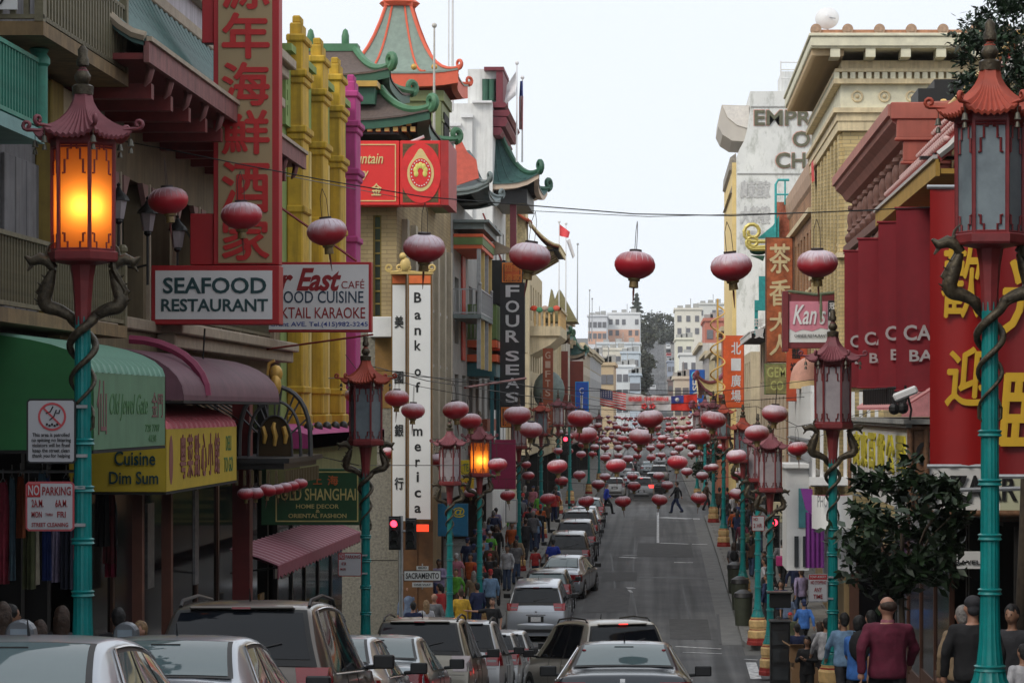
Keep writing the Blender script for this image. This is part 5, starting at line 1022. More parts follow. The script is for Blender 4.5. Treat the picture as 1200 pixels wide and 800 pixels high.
# clothes hanging on the fire rail
q = MB(); a = W(957, 208, 91.5); n = 6; q.grid([[(XR-.25, 91+.25*i, a.z+.6-.05*(i % 2)), (XR-.2-.03*(i % 2), 91+.24*i, a.z-.2+.06*(i % 3))] for i in range(n)]); single(q, 'hanging_cloth', 'scarlet cloth hanging from an upper window of the yellow brick building', 'cloth', m_brightred, tuple(a))

m_obrick = brick_mat('orange_brick', (.42, .22, .11), (.34, .17, .085), (.25, .17, .1), .6, .12, .012)
O1 = bldg('orange_brick_building', 'orange brick building with a sloping brown cornice past the yellow one', 1, 95, 115, 9.1, m_obrick, zf=-4.2, ops=rows(95.5, 114.5, 9, 1.1, [(-2.8, -.4), (.9, 3.2), (4.6, 6.8)]), mf=mat('sash_orange', (.3, .17, .1), .6), sill=m_ycream, mull=0)
q = MB(); q.prism([(XR, 8.3), (XR-.08, 8.4), (XR-.16, 8.8), (XR-.18, 9.2), (XR, 9.25)], 'y', 95, 115); build(q, 'cornice', mat('brown_cornice', (.42, .28, .19), .7, 0, .2, 3, streak=.3), O1)
q = MB(); q.box(XR-.2, XR, 95, 115, 7.3, 7.5); q.box(XR-.15, XR, 95, 115, 3.8, 3.95); q.box(XR-.15, XR, 95, 115, -.1, .05); build(q, 'stringcourse', m_ycream, O1)
q = MB(); a = W(908, 300, 113); b = W(928, 238, 113); q.box(a.x, b.x, 112.4, 113, a.z, b.z); build(q, 'red_chimney', mat('red_brick_stack', (.4, .13, .08), .85, 0, .4, 8), O1)
P1 = bldg('pale_low_building', 'low pale building with painted balconies before the cross street', 1, 115.3, 144.5, 4.4, mat('pale_peach_stucco', (.42, .33, .23), .8, 0, .2, 1.2, streak=.3), zf=-3.6, ops=rows(116, 144, 8, 1.5, [(-2, .6), (1.6, 3.6)]), mf=m_cream, sill=m_cream)
lean_roof(P1, XR-1.1, XR, 128, 143, 3.9, 4.5, m_offwhite, m_offwhite, m_offwhite, .8, m_dark)
# the empress building
m_emp = mat('peeling_white_render', (.55, .56, .54), .85, 0, .14, .35, .15)
nt = m_emp.node_tree; n_ = nt.nodes; l_ = nt.links; _tc = n_.new('ShaderNodeTexCoord'); _m = n_.new('ShaderNodeMapping'); _m.inputs['Scale'].default_value = (1.3, 1, .5); l_.new(_tc.outputs['Object'], _m.inputs[0])
_z = n_.new('ShaderNodeTexNoise'); _z.inputs['Scale'].default_value = 1.1; _z.inputs['Detail'].default_value = 9; _z.inputs['Roughness'].default_value = .75; l_.new(_m.outputs[0], _z.inputs['Vector']); _c = n_.new('ShaderNodeValToRGB'); _c.color_ramp.elements[0].position = .5; _c.color_ramp.elements[1].position = .62; _c.color_ramp.elements[0].color = (1, 1, 1, 1); _c.color_ramp.elements[1].color = (.66, .67, .64, 1)
l_.new(_z.outputs[0], _c.inputs[0]); _x = n_.new('ShaderNodeMixRGB'); _x.blend_type = 'MULTIPLY'; _x.inputs[0].default_value = 1; _p = n_['Principled BSDF']; _s = _p.inputs['Base Color'].links[0].from_socket; l_.new(_s, _x.inputs[1]); l_.new(_c.outputs[0], _x.inputs[2]); l_.new(_x.outputs[0], _p.inputs['Base Color'])
d = 187.
Em = thing('painted_wall_building', 'tall peeling white building with a painted sign and a curved hood', 'building', (XR, d, gz(d)))
def wx(px): return W(px, 0, d).x
def wz(py): return W(0, py, d).z
pl = [(XR, -8), (XR, wz(185)), (wx(866), wz(176)), (wx(872), wz(165)), (wx(876), wz(150)), (wx(879), wz(128)), (wx(879), wz(107)), (wx(926), wz(107)), (wx(928), wz(126)), (wx(952), wz(126)), (wx(990), wz(126)), (wx(990), -8)]
q = MB(); q.prism(pl, 'y', d, d+24); build(q, 'painted_wall', m_emp, Em)
q = MB(); q.prism([(XR-.3, -8), (XR-.3, wz(190)), (XR, wz(190)), (XR, -8)], 'y', d+.4, d+23); build(q, 'street_wall', mat('yellow_street_wall', (.6, .42, .18), .75, 0, .15, 1), Em)
q = MB(); a = (wx(880), d+3, wz(122)); pr_ = [(wx(846), wz(122)), (wx(843), wz(135)), (wx(842), wz(147)), (wx(847), wz(157)), (wx(858), wz(164)), (wx(874), wz(165)), (wx(879), wz(150)), (wx(879), wz(123))]
q.prism(pr_, 'y', d+.5, d+9); build(q, 'curved_hood', mat('hood_cream', (.4, .37, .33), .7, 0, .08, 1), Em)
q = MB(); q.prism([(wx(847), wz(123.5)), (wx(853), wz(137)), (wx(864), wz(146)), (wx(878), wz(150)), (wx(878), wz(124))], 'y', d+.4, d+.5); build(q, 'hood_liner', mat('hood_white', (.55, .52, .48), .7), Em)
q = MB(); q.prism([(wx(856), wz(183)), (wx(863), wz(178)), (wx(864), wz(195)), (wx(860), wz(200)), (wx(855), wz(197))], 'y', d+1, d+20); q.prism([(wx(855), wz(225)), (wx(860), wz(211)), (wx(863), wz(211)), (wx(863), wz(225))], 'y', d+1, d+20); build(q, 'street_cornice', mat('weathered_cornice', (.22, .2, .17), .8, 0, .5, 6), Em)
q = MB(); q.box(wx(864), wx(990), d-.06, d-.002, wz(204.5), wz(203)); q.box(wx(880), wx(927), d-.06, d-.002, wz(126), wz(124.5)); build(q, 'wall_band', m_grey, Em)
m_eol = mat('faded_olive_letter', (.1, .1, .065), .8, 0, .3, 3); m_eor = mat('faded_pink_letter', (.5, .28, .23), .8, 0, .2, 3)
for t_, x0, x1, y0, y1 in (('EMPRESS', 884, 990, 147, 129), ('OF', 929, 962, 172, 154), ('CHINA', 909, 990, 197, 179)):
    a = W(x0-1, y0+.8, d-.03); b = W(x1+1, y1-.8, d-.03); text(t_, 'lettering', m_eor, Em, a, b.x-a.x, b.z-a.z, 'S', .02, .03)
    a = W(x0, y0, d-.1); b = W(x1, y1, d-.1); text(t_, 'lettering', m_eol, Em, a, b.x-a.x, b.z-a.z, 'S', .04, .022)
for t_, y0, y1 in (('廣東酒家', 232, 212), ('大茶樓', 262, 242), ('中國城', 292, 270)):
    a = W(868, y0, d-.03); b = W(902, y1, d-.03); text(t_, 'lettering', mat('ghost_letter', (.4, .4, .39), .85, 0, .3, 3), Em, a, b.x-a.x, b.z-a.z, 'S', .02, .03)
# east row beyond
cols = [((.3, .11, .07), 6.8, 20), ((.4, .38, .33), 5.2, 24), ((.42, .35, .2), 6.0, 30), ((.3, .28, .27), 6.5, 40), ((.42, .4, .36), 8.5, 60)]
labs = ['red brick house with a low iron balcony beyond the painted wall', 'pale house behind the blue bank sign', 'yellow plaster house behind the flag banner', 'grey house far down the east row', 'last cream house of the east row']
y = 211.5
q0 = bldg('low_shop_row', 'low cream shops between the cross street and the painted wall', 1, 158.5, 186.8, 3.6, m_cream, zf=-3.2, ops=rows(159, 186, 7, 1.8, [(-1.6, .4), (1.2, 3.0)]), mf=m_white)
for i, ((cc, zt, L), lb) in enumerate(zip(cols, labs)):
    m_ = mat('row_plaster_e%d' % i, cc, .8, 0, .2, 1, streak=.3)
    r = bldg('row_house', lb, 1, y, y+L-.3, zt, m_, zf=-3.6, ops=rows(y+.8, y+L-1, max(3, int(L/4)), 1.5, [(-2, .2), (1.4, 3.6)]), mf=m_cream, sill=m_cream)
    q = MB(); q.box(XR-.5, XR, y, y+L-.3, zt-.3, zt+.1); build(q, 'cornice', m_cream, r); y += L
pg = thing('pagoda_gallery', 'two tiered pagoda canopy with upswept maroon eaves on the east row', 'canopy', (XR-.6, 200, -3))
pagoda(pg, XR, 200, 2.6, 4, 1.2, 3.0, .4, 2, 1.3, mat('pale_yellow_tile', (.38, .34, .2), .6, 0, .3, 5), mat('maroon_eave', (.14, .03, .06), .5), None, curl=.25, fas=.3, hip=.14)
pagoda(pg, XR, 200, 2.9, 4.2, -1.0, .8, 1.2, 2, 1.2, mat('pale_yellow_tile', (.38, .34, .2), .6), mat('maroon_eave', (.14, .03, .06), .5), None, curl=.25, fas=.3, hip=.14)
q = MB(); q.box(XR-1.2, XR, 197, 203, -8, 1.2); q.box(XR-2.2, XR, 197, 203, -3.4, -3.1); build(q, 'gallery_core', mat('row_plaster_e0', (0, 0, 0)), pg)
# ---------------- east signs
m_kred = mat('kans_frame_red', (.13, .016, .02), .5, 0, .2, 3)
d = 82.
sg = thing('pink_restaurant_sign', 'framed pink restaurant sign with white script and a black tab', 'sign', W(955, 408, d))
q1 = W(918, 408, d); q2 = W(988, 344, d); q = MB(); q.box(q1.x, q2.x, d, d+.4, q1.z, q2.z); q.box(W(917, 0, d).x, W(924, 0, d).x, d-.1, d+.5, W(0, 412, d).z, W(0, 341, d).z); build(q, 'sign_box', m_kred, sg, bevel=.02)
q1 = W(925, 401, d-.02); q2 = W(987, 353, d-.02); q = MB(); q.box(q1.x, q2.x, d-.02, d-.002, q1.z, q2.z); build(q, 'white_panel', m_offwhite, sg)
q = MB(); pts = [(q1.x, q2.z), (W(970, 0, d).x, q2.z), (W(970, 0, d).x, W(0, 386, d).z), (W(962, 0, d).x, W(0, 384, d).z), (W(952, 0, d).x, W(0, 388, d).z), (W(940, 0, d).x, W(0, 386, d).z), (W(932, 0, d).x, W(0, 389, d).z), (q1.x, W(0, 385, d).z)]; q.prism(pts, 'y', d-.035, d-.021); build(q, 'pink_field', mat('sign_pink', (.48, .17, .22), .5), sg)
q = MB(); a = W(970.5, 375, d); b = W(979, 352, d); q.box(a.x, b.x, d-.06, d-.022, a.z, b.z); build(q, 'black_tab', m_black, sg)
for t_, x0, x1, y0, y1, mm in (("Kan's", 929, 968, 380, 356, m_white), ('CHINESE RESTAURANT', 931, 969, 395, 391.5, m_black), ('冠', 972, 978, 362, 355, m_white), ('園', 972, 978, 373, 366, m_white)):
    a = W(x0, y0, d-.07); b = W(x1, y1, d-.07); text(t_, 'lettering', mm, sg, a, b.x-a.x, b.z-a.z, 'S', .01, .012, .3 if t_[0] == 'K' else 0)
q = MB(); q.tube([W(917, 343, d), W(925, 341, d), W(940, 343, d), W(956, 345, d), W(975, 343, d), W(992, 341, d)], .05, 6); q.lathe([(.02, -.9), (.05, -.5), (.03, 0)], 6, tuple(W(962, 345, d-.3))); build(q, 'top_scroll', mat('scroll_green_bronze', (.1, .12, .07), .5), sg)
sg = blade_sign('flower_sign', 'tall rusty orange vertical sign with cream brush characters', 897, 930, 278, 425, 108, mat('rust_frame', (.13, .06, .035), .7, 0, .5, 9), mat('rust_orange_panel', (.36, .1, .035), .7, 0, .75, 1.6), [('茶', 902, 926, 286, 320), ('香', 902, 926, 328, 358), ('大', 902, 926, 366, 388), ('人', 902, 926, 392, 416)], mat('cream_brush', (.58, .46, .26), .6), 1.5, bold=.03)
blade_sign('green_gold_sign', 'weathered green and gold shop panel under the rusty orange sign', 896, 924, 426, 462, 107, m_bgreen, mat('green_gold_panel', (.22, .21, .08), .6, 0, .6, 4), [('GEM', 899, 921, 430, 442), ('CO', 903, 918, 446, 457)], mat('lime_letter', (.4, .42, .15), .5), 1)
sg = blade_sign('north_market_sign', 'orange vertical sign with four white characters and a lantern spiral', 847, 872, 393, 478, 150, mat('orange_sign_rim', (.4, .06, .02), .5), mat('orange_sign_face', (.66, .085, .015), .5), [(c, 857, 868, y, y+14) for c, y in zip('北一廣場', (401, 420, 439, 457))], m_white, 1, bold=.02)
q = MB(); q.tube([(W(841, 0, 149).x+.42*math.sin(k*.45), 149+.42*math.cos(k*.45), W(0, 358+2.1*k, 149).z) for k in range(62)], .05, 5); q.tube([W(841, 350, 149), W(841, 492, 149)], .06, 6); single(q, 'spiral_column', 'street column wrapped with a gold spiral beside the orange sign', 'column', m_gold, tuple(W(841, 492, 149)))
sg = blade_sign('chase_sign', 'blue vertical bank sign with white letters on the east side', 808, 826, 433, 484, 215, mat('chase_blue', (.01, .09, .38), .5), mat('chase_blue', (.01, .09, .38), .5), None, None, .6)
for c, y in zip('CHASE', (476, 470, 464, 457.5, 451)):
    t_ = text(c, 'lettering', m_white, sg, W(818.5, y, 214.9), .42, .5, 'S', .02, .02)
    t_.rotation_euler = (R(90), -R(90), 0)
q = MB(); c_ = W(815, 440, 214.9); q.tube([(c_.x+.3*math.cos(a), c_.y, c_.z+.3*math.sin(a)) for a in [2*PI*i/8 for i in range(9)]], .09, 6); build(q, 'round_logo', mat('logo_blue', (.05, .4, .75), .5), sg)
# teal neon frame with golden scroll arms and dark green hood
sg = thing('neon_frame_sign', 'teal neon pagoda frame with golden scroll arms beside the orange sign', 'sign', W(905, 430, 112)); m_tn = mat('teal_neon', (.03, .3, .3), .5, 0, .3, 6); d = 112.
q = MB(); q.tube([W(909, 300, d), W(909, 216, d), W(912, 211, d), W(925, 211, d)], .06, 6); q.tube([W(920, 211, d), W(920, 240, d)], .04, 5); q.tube([W(909, 228, d), W(926, 228, d)], .04, 5)
q.prism([(W(888, 0, d).x, W(0, 279, d).z), (W(906, 0, d).x, W(0, 264, d).z), (W(913, 0, d).x, W(0, 252, d).z), (W(913, 0, d).x, W(0, 279, d).z)], 'y', d, d+.3); build(q, 'teal_frame', m_tn, sg)
q = MB(); q.box(W(889, 0, d).x, W(900, 0, d).x, d-.3, d-.1, W(0, 352, d).z, W(0, 324, d).z); q.box(W(884, 0, d).x, W(897, 0, d).x, d-.35, d-.1, W(0, 364, d).z, W(0, 352, d).z); q.box(W(884, 0, d).x, W(888, 0, d).x, d-.3, d-.1, W(0, 392, d).z, W(0, 360, d).z); build(q, 'teal_fin', m_tn, sg)
q = MB()
for yb, rr in ((283, .42), (292, .3)):
    p = W(882, yb, d-.5); q.tube([W(900, yb, d-.5), p]+curl_pts(tuple(p), -1, 0, rr, 16, 1.3), .09, 6)
q.tube([W(877, 290, d-.5), W(900, 289, d-.5)], .08, 6); build(q, 'gold_scroll', mat('neon_gold', (.5, .42, .12), .45, .2), sg)
q = MB(); q.ball(tuple(W(889, 294, d-.3)), .4, 10, sc=(1, .6, .45)); q.prism([(W(880, 0, d).x, W(0, 300, d).z), (W(896, 0, d).x, W(0, 300, d).z), (W(894, 0, d).x, W(0, 306, d).z), (W(888, 0, d).x, W(0, 303, d).z)], 'y', d-.4, d); build(q, 'green_hood', m_rgreend, sg, smooth=60)
for k, ch in enumerate('珠寶'): text(ch, 'lettering', m_offwhite, sg, W(884, 384+12*k, d-.36), .42, .42, 'S', .02, .01)
# shops at the foot of the east far block
K1 = thing('pink_dome_awning', 'small pink domed awning with a cream skirt beside the pole lantern', 'awning', W(944, 455, 84)); c = W(948, 446, 84); q = MB(); q.ball((c.x, 84, c.z), .62, 18, sc=(1, .9, 1.25)); q.v = [v if v[2] > c.z else (c.x+(v[0]-c.x), v[1], c.z) for v in q.v]; build(q, 'dome', mat('dome_pink', (.48, .25, .19), .7), K1, smooth=60)
q = MB(); q.lathe([(.63, 0), (.65, -.26)], 20, (c.x, 84, c.z), cap=False); q.lathe([(.6, 0), (.62, -.26)], 20, (c.x, 84, c.z), cap=False); build(q, 'skirt', mat('skirt_cream', (.5, .36, .18), .7), K1)
blade_sign('orange_shop_sign', 'orange red shop sign with black characters behind the domed awning', 922, 946, 405, 470, 86.5, mat('shop_orange', (.4, .06, .02), .6), mat('shop_orange', (.4, .06, .02), .6), [('囍', 928, 938, 408, 420), ('福', 926, 934, 425, 437)], m_black, .5)
blade_sign('orange_sign', 'plain orange wall sign behind the tall pole lantern at the corner', 924, 936, 552, 588, 88, m_orng, mat('panel_orange', (.55, .15, .02), .6))
sg = blade_sign('cream_cafe_sign', 'cream cafe sign with black script over the pavement crowd', 904, 934, 588, 612, 86, m_cream, mat('cream_face', (.4, .36, .24), .6), [('Kan', 910, 930, 591, 602), ('RESTAURANT', 906, 931, 604, 608)], m_black, .8)
V1 = thing('slatted_balcony', 'white slatted balcony with a lattice front at the corner shop', 'balcony', W(960, 560, 78.5)); q = MB()
q.box(XR-1.1, XR, 78.4, 92, -2.35, -2.1); q.box(XR-1.15, XR+1.5, 78.2, 78.4, -2.3, -2.05); q.box(XR-1.1, XR, 78.4, 92, .55, .75); build(q, 'balcony_slab', m_offwhite, V1)
me = MB().box(-.05, .05, -.06, .06, -2.1, .55).mesh('slat', m_offwhite); rep(me, 'slat', V1, [(XR-1.05, 78.5+.45*i, 0) for i in range(30)]+[(XR-1.0+.24*i, 78.4, 0) for i in range(9)])
me = MB().box(-.01, .01, -.01, .01, -2.1, -.9).mesh('lattice_bar', m_steel); rep(me, 'lattice_bar', V1, [(XR-1.1, 78.4+.2*i, 0) for i in range(60)])
q = MB(); q.box(XR-1.12, XR-1.08, 78.4, 92, -1.0, -.94); q.box(XR-1.12, XR-1.08, 78.4, 92, -1.6, -1.55); build(q, 'lattice_rail', m_steel, V1)
C1 = thing('curved_awning', 'white curved shop awning trimmed with violet above a violet curtain', 'awning', (XR-.9, 77.5, -3.4)); q = MB()
arcp = [(W(x, 0, 76.6).x, 76.9-1.2*math.sin(PI*i/8)) for i, x in enumerate((952, 955, 960, 966, 973, 980, 987, 994, 1000))]
q.grid([[(x, y, -2.55) for x, y in arcp], [(x, y-.1, -3.55) for x, y in arcp]]); q.grid([[(x, y+.05, -2.55) for x, y in arcp], [(x, y-.05, -3.55) for x, y in arcp]]); build(q, 'valance', m_offwhite, C1, smooth=60)
q = MB(); q.add([(p[0], p[1]+.02, -2.56) for p in arcp], [tuple(range(9))]); build(q, 'awning_top', mat('awning_crimson_top', (.15, .01, .03), .7), C1)
m_vio = mat('violet_cloth', (.13, .02, .16), .7, 0, .2, 3)
q = MB(); a = W(938, 600, 77); b = W(952, 572, 77); q.prism([(a.x, b.z), (b.x, b.z-.02), (b.x, a.z-.1), (a.x+.15, a.z+.1)], 'y', 76.9, 77); build(q, 'violet_end', m_vio, C1)
text('PHO', 'lettering', m_steel, C1, W(958, 594, 75.6), .3, .35, 'S', .01, .01)
q = MB(); n = 20; a = W(944, 665, 77.6); b = W(966, 600, 77.6); q.grid([[(a.x+(b.x-a.x)*i/n, 77.6+.05*math.sin(i*1.3), a.z), (a.x+(b.x-a.x)*i/n, 77.6+.03*math.sin(i*1.3), b.z)] for i in range(n+1)]); single(q, 'violet_curtain', 'violet curtain hanging below the curved white awning', 'curtain', m_vio, tuple(a), smooth=60)
q = MB(); a = W(964, 672, 77.8); b = W(1003, 602, 77.8); q.grid([[(a.x+(b.x-a.x)*i/n, 77.8+.05*math.sin(i*1.1), a.z+.02*i*0), (a.x+(b.x-a.x)*i/n, 77.8+.03*math.sin(i*1.1), b.z)] for i in range(n+1)]); single(q, 'grey_tarp', 'pale grey tarpaulin beside the violet curtain', 'tarpaulin', mat('tarp_grey', (.32, .32, .33), .7, 0, .15, 2), tuple(a), smooth=60)
K2 = thing('corner_kiosk', 'pale grey corner kiosk with teal panels and narrow dark windows', 'kiosk', W(940, 665, 79)); q = MB(); a = W(922, 668, 79.2); b = W(948, 548, 79.2); q.box(a.x, b.x, 79.2, 82, a.z, b.z); q.box(a.x-.1, b.x+.2, 79, 82, b.z, b.z+.12); build(q, 'kiosk_body', m_offwhite, K2)
q = MB(); c1 = W(936, 618, 79.1); c2 = W(947, 572, 79.1); q.box(c1.x, c2.x, 79.15, 79.2, c1.z, c2.z); build(q, 'teal_panel', mat('kiosk_teal', (.06, .2, .22), .5), K2)
for x in (931, 941): q = MB(); c1 = W(x, 664, 79.1); c2 = W(x+5, 628, 79.1); q.box(c1.x, c2.x, 79.15, 79.2, c1.z, c2.z); build(q, 'window', m_glassd, K2)
q = MB(); a = W(1078, 665, 42); b = W(1112, 648, 42); q.box(W(1122, 0, 42).x, W(1152, 0, 42).x, 42, 42.1, W(0, 666, 42).z, W(0, 646, 42).z); s_ = single(q, 'travel_sign', 'grey shop sign reading a travel name behind the tree', 'sign', m_offwhite, tuple(W(1137, 666, 42)))
text('TRAVEL', 'lettering', m_black, s_, W(1113, 661, 41.98), .5, .07, 'S', .01, .01)
# ================================================================ STREET LAMPS
m_lanpane = mat('lantern_pane_lit', (.8, .42, .12), .5)
nt = m_lanpane.node_tree; n_ = nt.nodes; _o = n_['Material Output']; _tr = n_.new('ShaderNodeBsdfTranslucent'); _tr.inputs['Color'].default_value = (1.0, .42, .1, 1)
_df = n_.new('ShaderNodeBsdfDiffuse'); _df.inputs['Color'].default_value = (.45, .2, .06, 1); _mx = n_.new('ShaderNodeMixShader'); _mx.inputs[0].default_value = .75
nt.links.new(_df.outputs[0], _mx.inputs[1]); nt.links.new(_tr.outputs[0], _mx.inputs[2]); nt.links.new(_mx.outputs[0], _o.inputs['Surface'])
def make_lamp(label, roofm, panem, loc, lit=False, base=True):
    t = thing('street_lamp', label, 'street lamp', loc, 'dragon street lamps along the kerbs')
    def B(m, nm, mm, sm=None, parent=t, bevel=0):
        if nm[:4] not in ('base', 'shaf', 'ring'): m.v = [(v[0], v[1], v[2]-.38) for v in m.v]      # head of the lamp
        return build(m, nm, mm, parent, smooth=sm, bevel=bevel, local=True)
    m = MB(); m.lathe([(.33, 0), (.33, .1), (.31, .12), (.31, .2)], 8, rot=PI/8); B(m, 'base_foot', m_basered)
    m = MB(); m.lathe([(.285, .2), (.3, .23), (.3, .4), (.27, .43), (.25, .46), (.25, .52), (.27, .55), (.27, .72), (.24, .76), (.21, .8), (.22, .84)], 8, rot=PI/8); B(m, 'base_drum', m_goldcream)
    m = MB(); m.lathe([(.262, .455), (.262, .475)], 8, rot=PI/8, cap=False); m.lathe([(.24, .765), (.24, .795)], 8, rot=PI/8, cap=False); B(m, 'base_band', m_basered)
    fl = MB(); hs = [(.84, .2), (.88, .195), (.95, .16), (1.1, .122), (1.3, .1), (1.6, .09), (3.0, .083), (4.4, .074)]; n = 32
    fl.grid([[(r*(1-.07*(k % 2))*math.cos(2*PI*k/n), r*(1-.07*(k % 2))*math.sin(2*PI*k/n), z) for k in range(n)] for z, r in hs], 0, True); B(fl, 'shaft', m_teal, 30)
    for z in (1.05, 1.75, 2.25, 2.75, 3.2):
        m = MB(); r = .105 if z > 1.2 else .14; m.lathe([(r-.02, z-.035), (r+.008, z-.022), (r-.006, z), (r+.008, z+.022), (r-.02, z+.035)], 20, cap=False); B(m, 'ring', m_teal, 50)
    m = MB(); m.lathe([(.075, 4.7), (.082, 4.9), (.1, 5.12), (.125, 5.27), (.29, 5.3)], 8); B(m, 'red_stem', m_lred)
    for s in (0, PI):
        m = MB(); pts = []; rs = []
        for i in range(46):
            u = i/45
            if u < .55:
                v = u/.55; a = s+v*2*PI*1.47; r = .1+.03*v; z = 3.82+.96*v; rr = .014+.036*v**1.5
            else:
                v = (u-.55)/.45; a = s+2*PI*1.47+.3*v; r = .12+.25*math.sin(PI/2*min(1, v*1.6))-.1*max(0, v-.6)/.4; z = 4.78+.44*v**1.6+.03*math.sin(v*9); rr = .05+.022*math.sin(v*PI)-.02*max(0, v-.8)/.2
            pts.append((r*math.cos(a), r*math.sin(a), z)); rs.append(rr)
        m.tube(pts, rs, 8)
        e = Vector(pts[-1]); o = Vector((math.cos(a), math.sin(a), 0)); m.tube([e, e+o*.05+Vector((0, 0, .07)), e+o*.13+Vector((0, 0, .1)), e+o*.22+Vector((0, 0, .07)), e+o*.27+Vector((0, 0, .12))], [.045, .055, .06, .045, .015], 7)
        m.tube([e+o*.08+Vector((0, 0, .1)), e+o*.06+Vector((0, 0, .2)), e+Vector((0, 0, .27))], [.02, .015, .006], 5); m.tube([e+o*.2+Vector((0, 0, .05)), e+o*.25+Vector((0, 0, -.02))], [.025, .01], 5)
        q = Vector(pts[33]); m.tube([q, q+o*.08+Vector((0, 0, .15)), q-o*.03+Vector((0, 0, .35)), q-o*.06+Vector((0, 0, .58))], [.035, .04, .03, .02], 6)
        for k in range(24, 44, 2):
            p = Vector(pts[k]); u_ = Vector((p.x, p.y, 0)).normalized(); m.tube([p+u_*rs[k]*.8, p+u_*(rs[k]+.035)+Vector((0, 0, .03))], [.016, .003], 4)
        m.tube([pts[0], (Vector(pts[0])+Vector((0, 0, -.1))), (Vector(pts[0])*1.0+Vector((-.06*math.cos(s), -.03, -.16)))], [.02, .016, .006], 5)
        B(m, 'dragon', m_bronze, 60)
    n = 6; R0_ = .30; z0, z1 = 5.38, 6.42
    P = lambda r, k, z: (r*math.cos(PI/3*k-.1), r*math.sin(PI/3*k-.1), z)
    m = MB(); m.lathe([(.33, 5.3), (.345, 5.32), (.345, 5.39), (.31, 5.41)], 6, rot=-.1); B(m, 'lantern_floor', m_lred)
    m = MB(); m.lathe([(.3, 6.4), (.32, 6.42), (.32, 6.5), (.24, 6.52)], 6, rot=-.1); B(m, 'lantern_head', m_lred)
    for k in range(6):
        m = MB(); m.tube([P(R0_, k, z0), P(R0_+.005, k, z1+.02)], .021, 5); B(m, 'lantern_post', m_lred)
        a, b = Vector(P(R0_-.01, k, 0)), Vector(P(R0_-.01, k+1, 0)); m = MB(); m.add([(a.x, a.y, z0), (b.x, b.y, z0), (b.x, b.y, z1), (a.x, a.y, z1)], [(0, 1, 2, 3)]); B(m, 'lantern_pane', panem)
        m = MB(); nn_ = ((a+b)/2).normalized()*.012
        def q(u, z): w_ = a.lerp(b, u)+nn_; return (w_.x, w_.y, z)
        for zz, s_ in ((z1, -1), (z0, 1)):
            for u0, du in ((.05, 1), (.95, -1)):
                h = .16 if s_ < 0 else .1
                m.tube([q(u0+du*.06, zz+s_*h*1.8), q(u0+du*.14, zz+s_*h*1.8), q(u0+du*.14, zz+s_*h), q(u0+du*.24, zz+s_*h), q(u0+du*.24, zz+s_*h*.35), q(u0+du*.36, zz+s_*h*.35), q(u0+du*.36, zz+s_*.02)], .011, 4)
            m.tube([q(.04, zz+s_*.035), q(.96, zz+s_*.035)], .011, 4)
        B(m, 'fretwork', m_lred)
    # pagoda roof, six scalloped sides with curled corners
    rows_ = []; ns = 16
    for j in range(9):
        f = j/8; row = []
        for k in range(6):
            for i in range(ns):
                u = i/ns; c0 = Vector(P(1, k, 0)); c1 = Vector(P(1, k+1, 0)); e = c0.lerp(c1, u); cr_ = abs(2*u-1)**3
                r = .09+(.47-.09)*(f**1.45)*(1+.08*cr_*f); z = 6.93-.43*(f**.72)+.07*cr_*f**3-(.022 if i % 2 else 0)*f; r *= 1-.035*(i % 2)*f
                row.append((e.x*r*(1.0), e.y*r, z))
        rows_.append(row)
    m = MB(); m.grid(rows_, 0, True); m.grid([[(p[0]*.97, p[1]*.97, p[2]-.03) for p in rows_[-1]], rows_[-1]], 0, True); m.grid([[(p[0]*.3, p[1]*.3, 6.5) for p in rows_[-1]], [(p[0]*.97, p[1]*.97, p[2]-.03) for p in rows_[-1]]], 0, True); B(m, 'lantern_roof', roofm, 35)
    for k in range(6):
        c = Vector(rows_[-1][k*ns]); o = Vector((c.x, c.y, 0)).normalized(); m = MB()
        m.tube([c-o*.1+Vector((0, 0, -.01)), c]+curl_pts(c+o*.05, o.x, o.y, .045, 10, 1.0), .02, 6); B(m, 'roof_curl', roofm, 60)
        m = MB(); b_ = c-o*.03; m.tube([b_, b_+Vector((0, 0, -.1))], .004, 4); m.lathe([(.012, -.1), (.022, -.115), (.028, -.155), (.036, -.165)], 8, tuple(b_)); m.lathe([(.01, -.18), (.018, -.195), (.026, -.235)], 8, tuple(b_)); B(m, 'bell', m_bell, 50)
    m = MB(); m.lathe([(.1, 6.9), (.105, 6.98), (.07, 7.0)], 10); m.lathe([(.045, 7.0), (.075, 7.04), (.08, 7.08), (.05, 7.13), (.03, 7.16), (.06, 7.18), (.06, 7.24), (.045, 7.27), (.05, 7.33), (.02, 7.37)], 10); B(m, 'finial', m_bronze, 50)
    m = MB(); m.lathe([(.052, 7.1), (.052, 7.14)], 10); m.lathe([(.035, 7.13), (.035, 7.18)], 8); B(m, 'finial_band', roofm)
    if lit:
        ld = bpy.data.lights.new('bulb', 'POINT'); ld.energy = lit; ld.color = (1, .62, .25); ld.shadow_soft_size = .05; lo = bpy.data.objects.new('bulb', ld); C.objects.link(lo); lo.parent = t; lo.location = (.05, -.13, 5.44)
        m = MB(); m.ball((-.05, .06, 5.86), .035, 8); B(m, 'bulb_glass', m_white)
    return t
def lamp_at(px, side_x, d=None): return (side_x, d, gz(d)+.14)
LM = []
def LX(px, X): d = DX(px, X); return (X, d, gz(d)+.14)
lit0 = make_lamp('large glowing street lamp with mauve roof nearest the seafood sign', m_roofmauve, m_lanpane, LX(97, -5.5), lit=6.5)
dark0 = make_lamp('large unlit street lamp with rust red roof before the welcome banners', m_roofrust, m_frost, LX(1160, 3.05))
mauve0 = make_lamp('unlit street lamp with mauve roof beside the pink restaurant sign', m_roofmauve, m_frostpale, LX(976, 3.05))
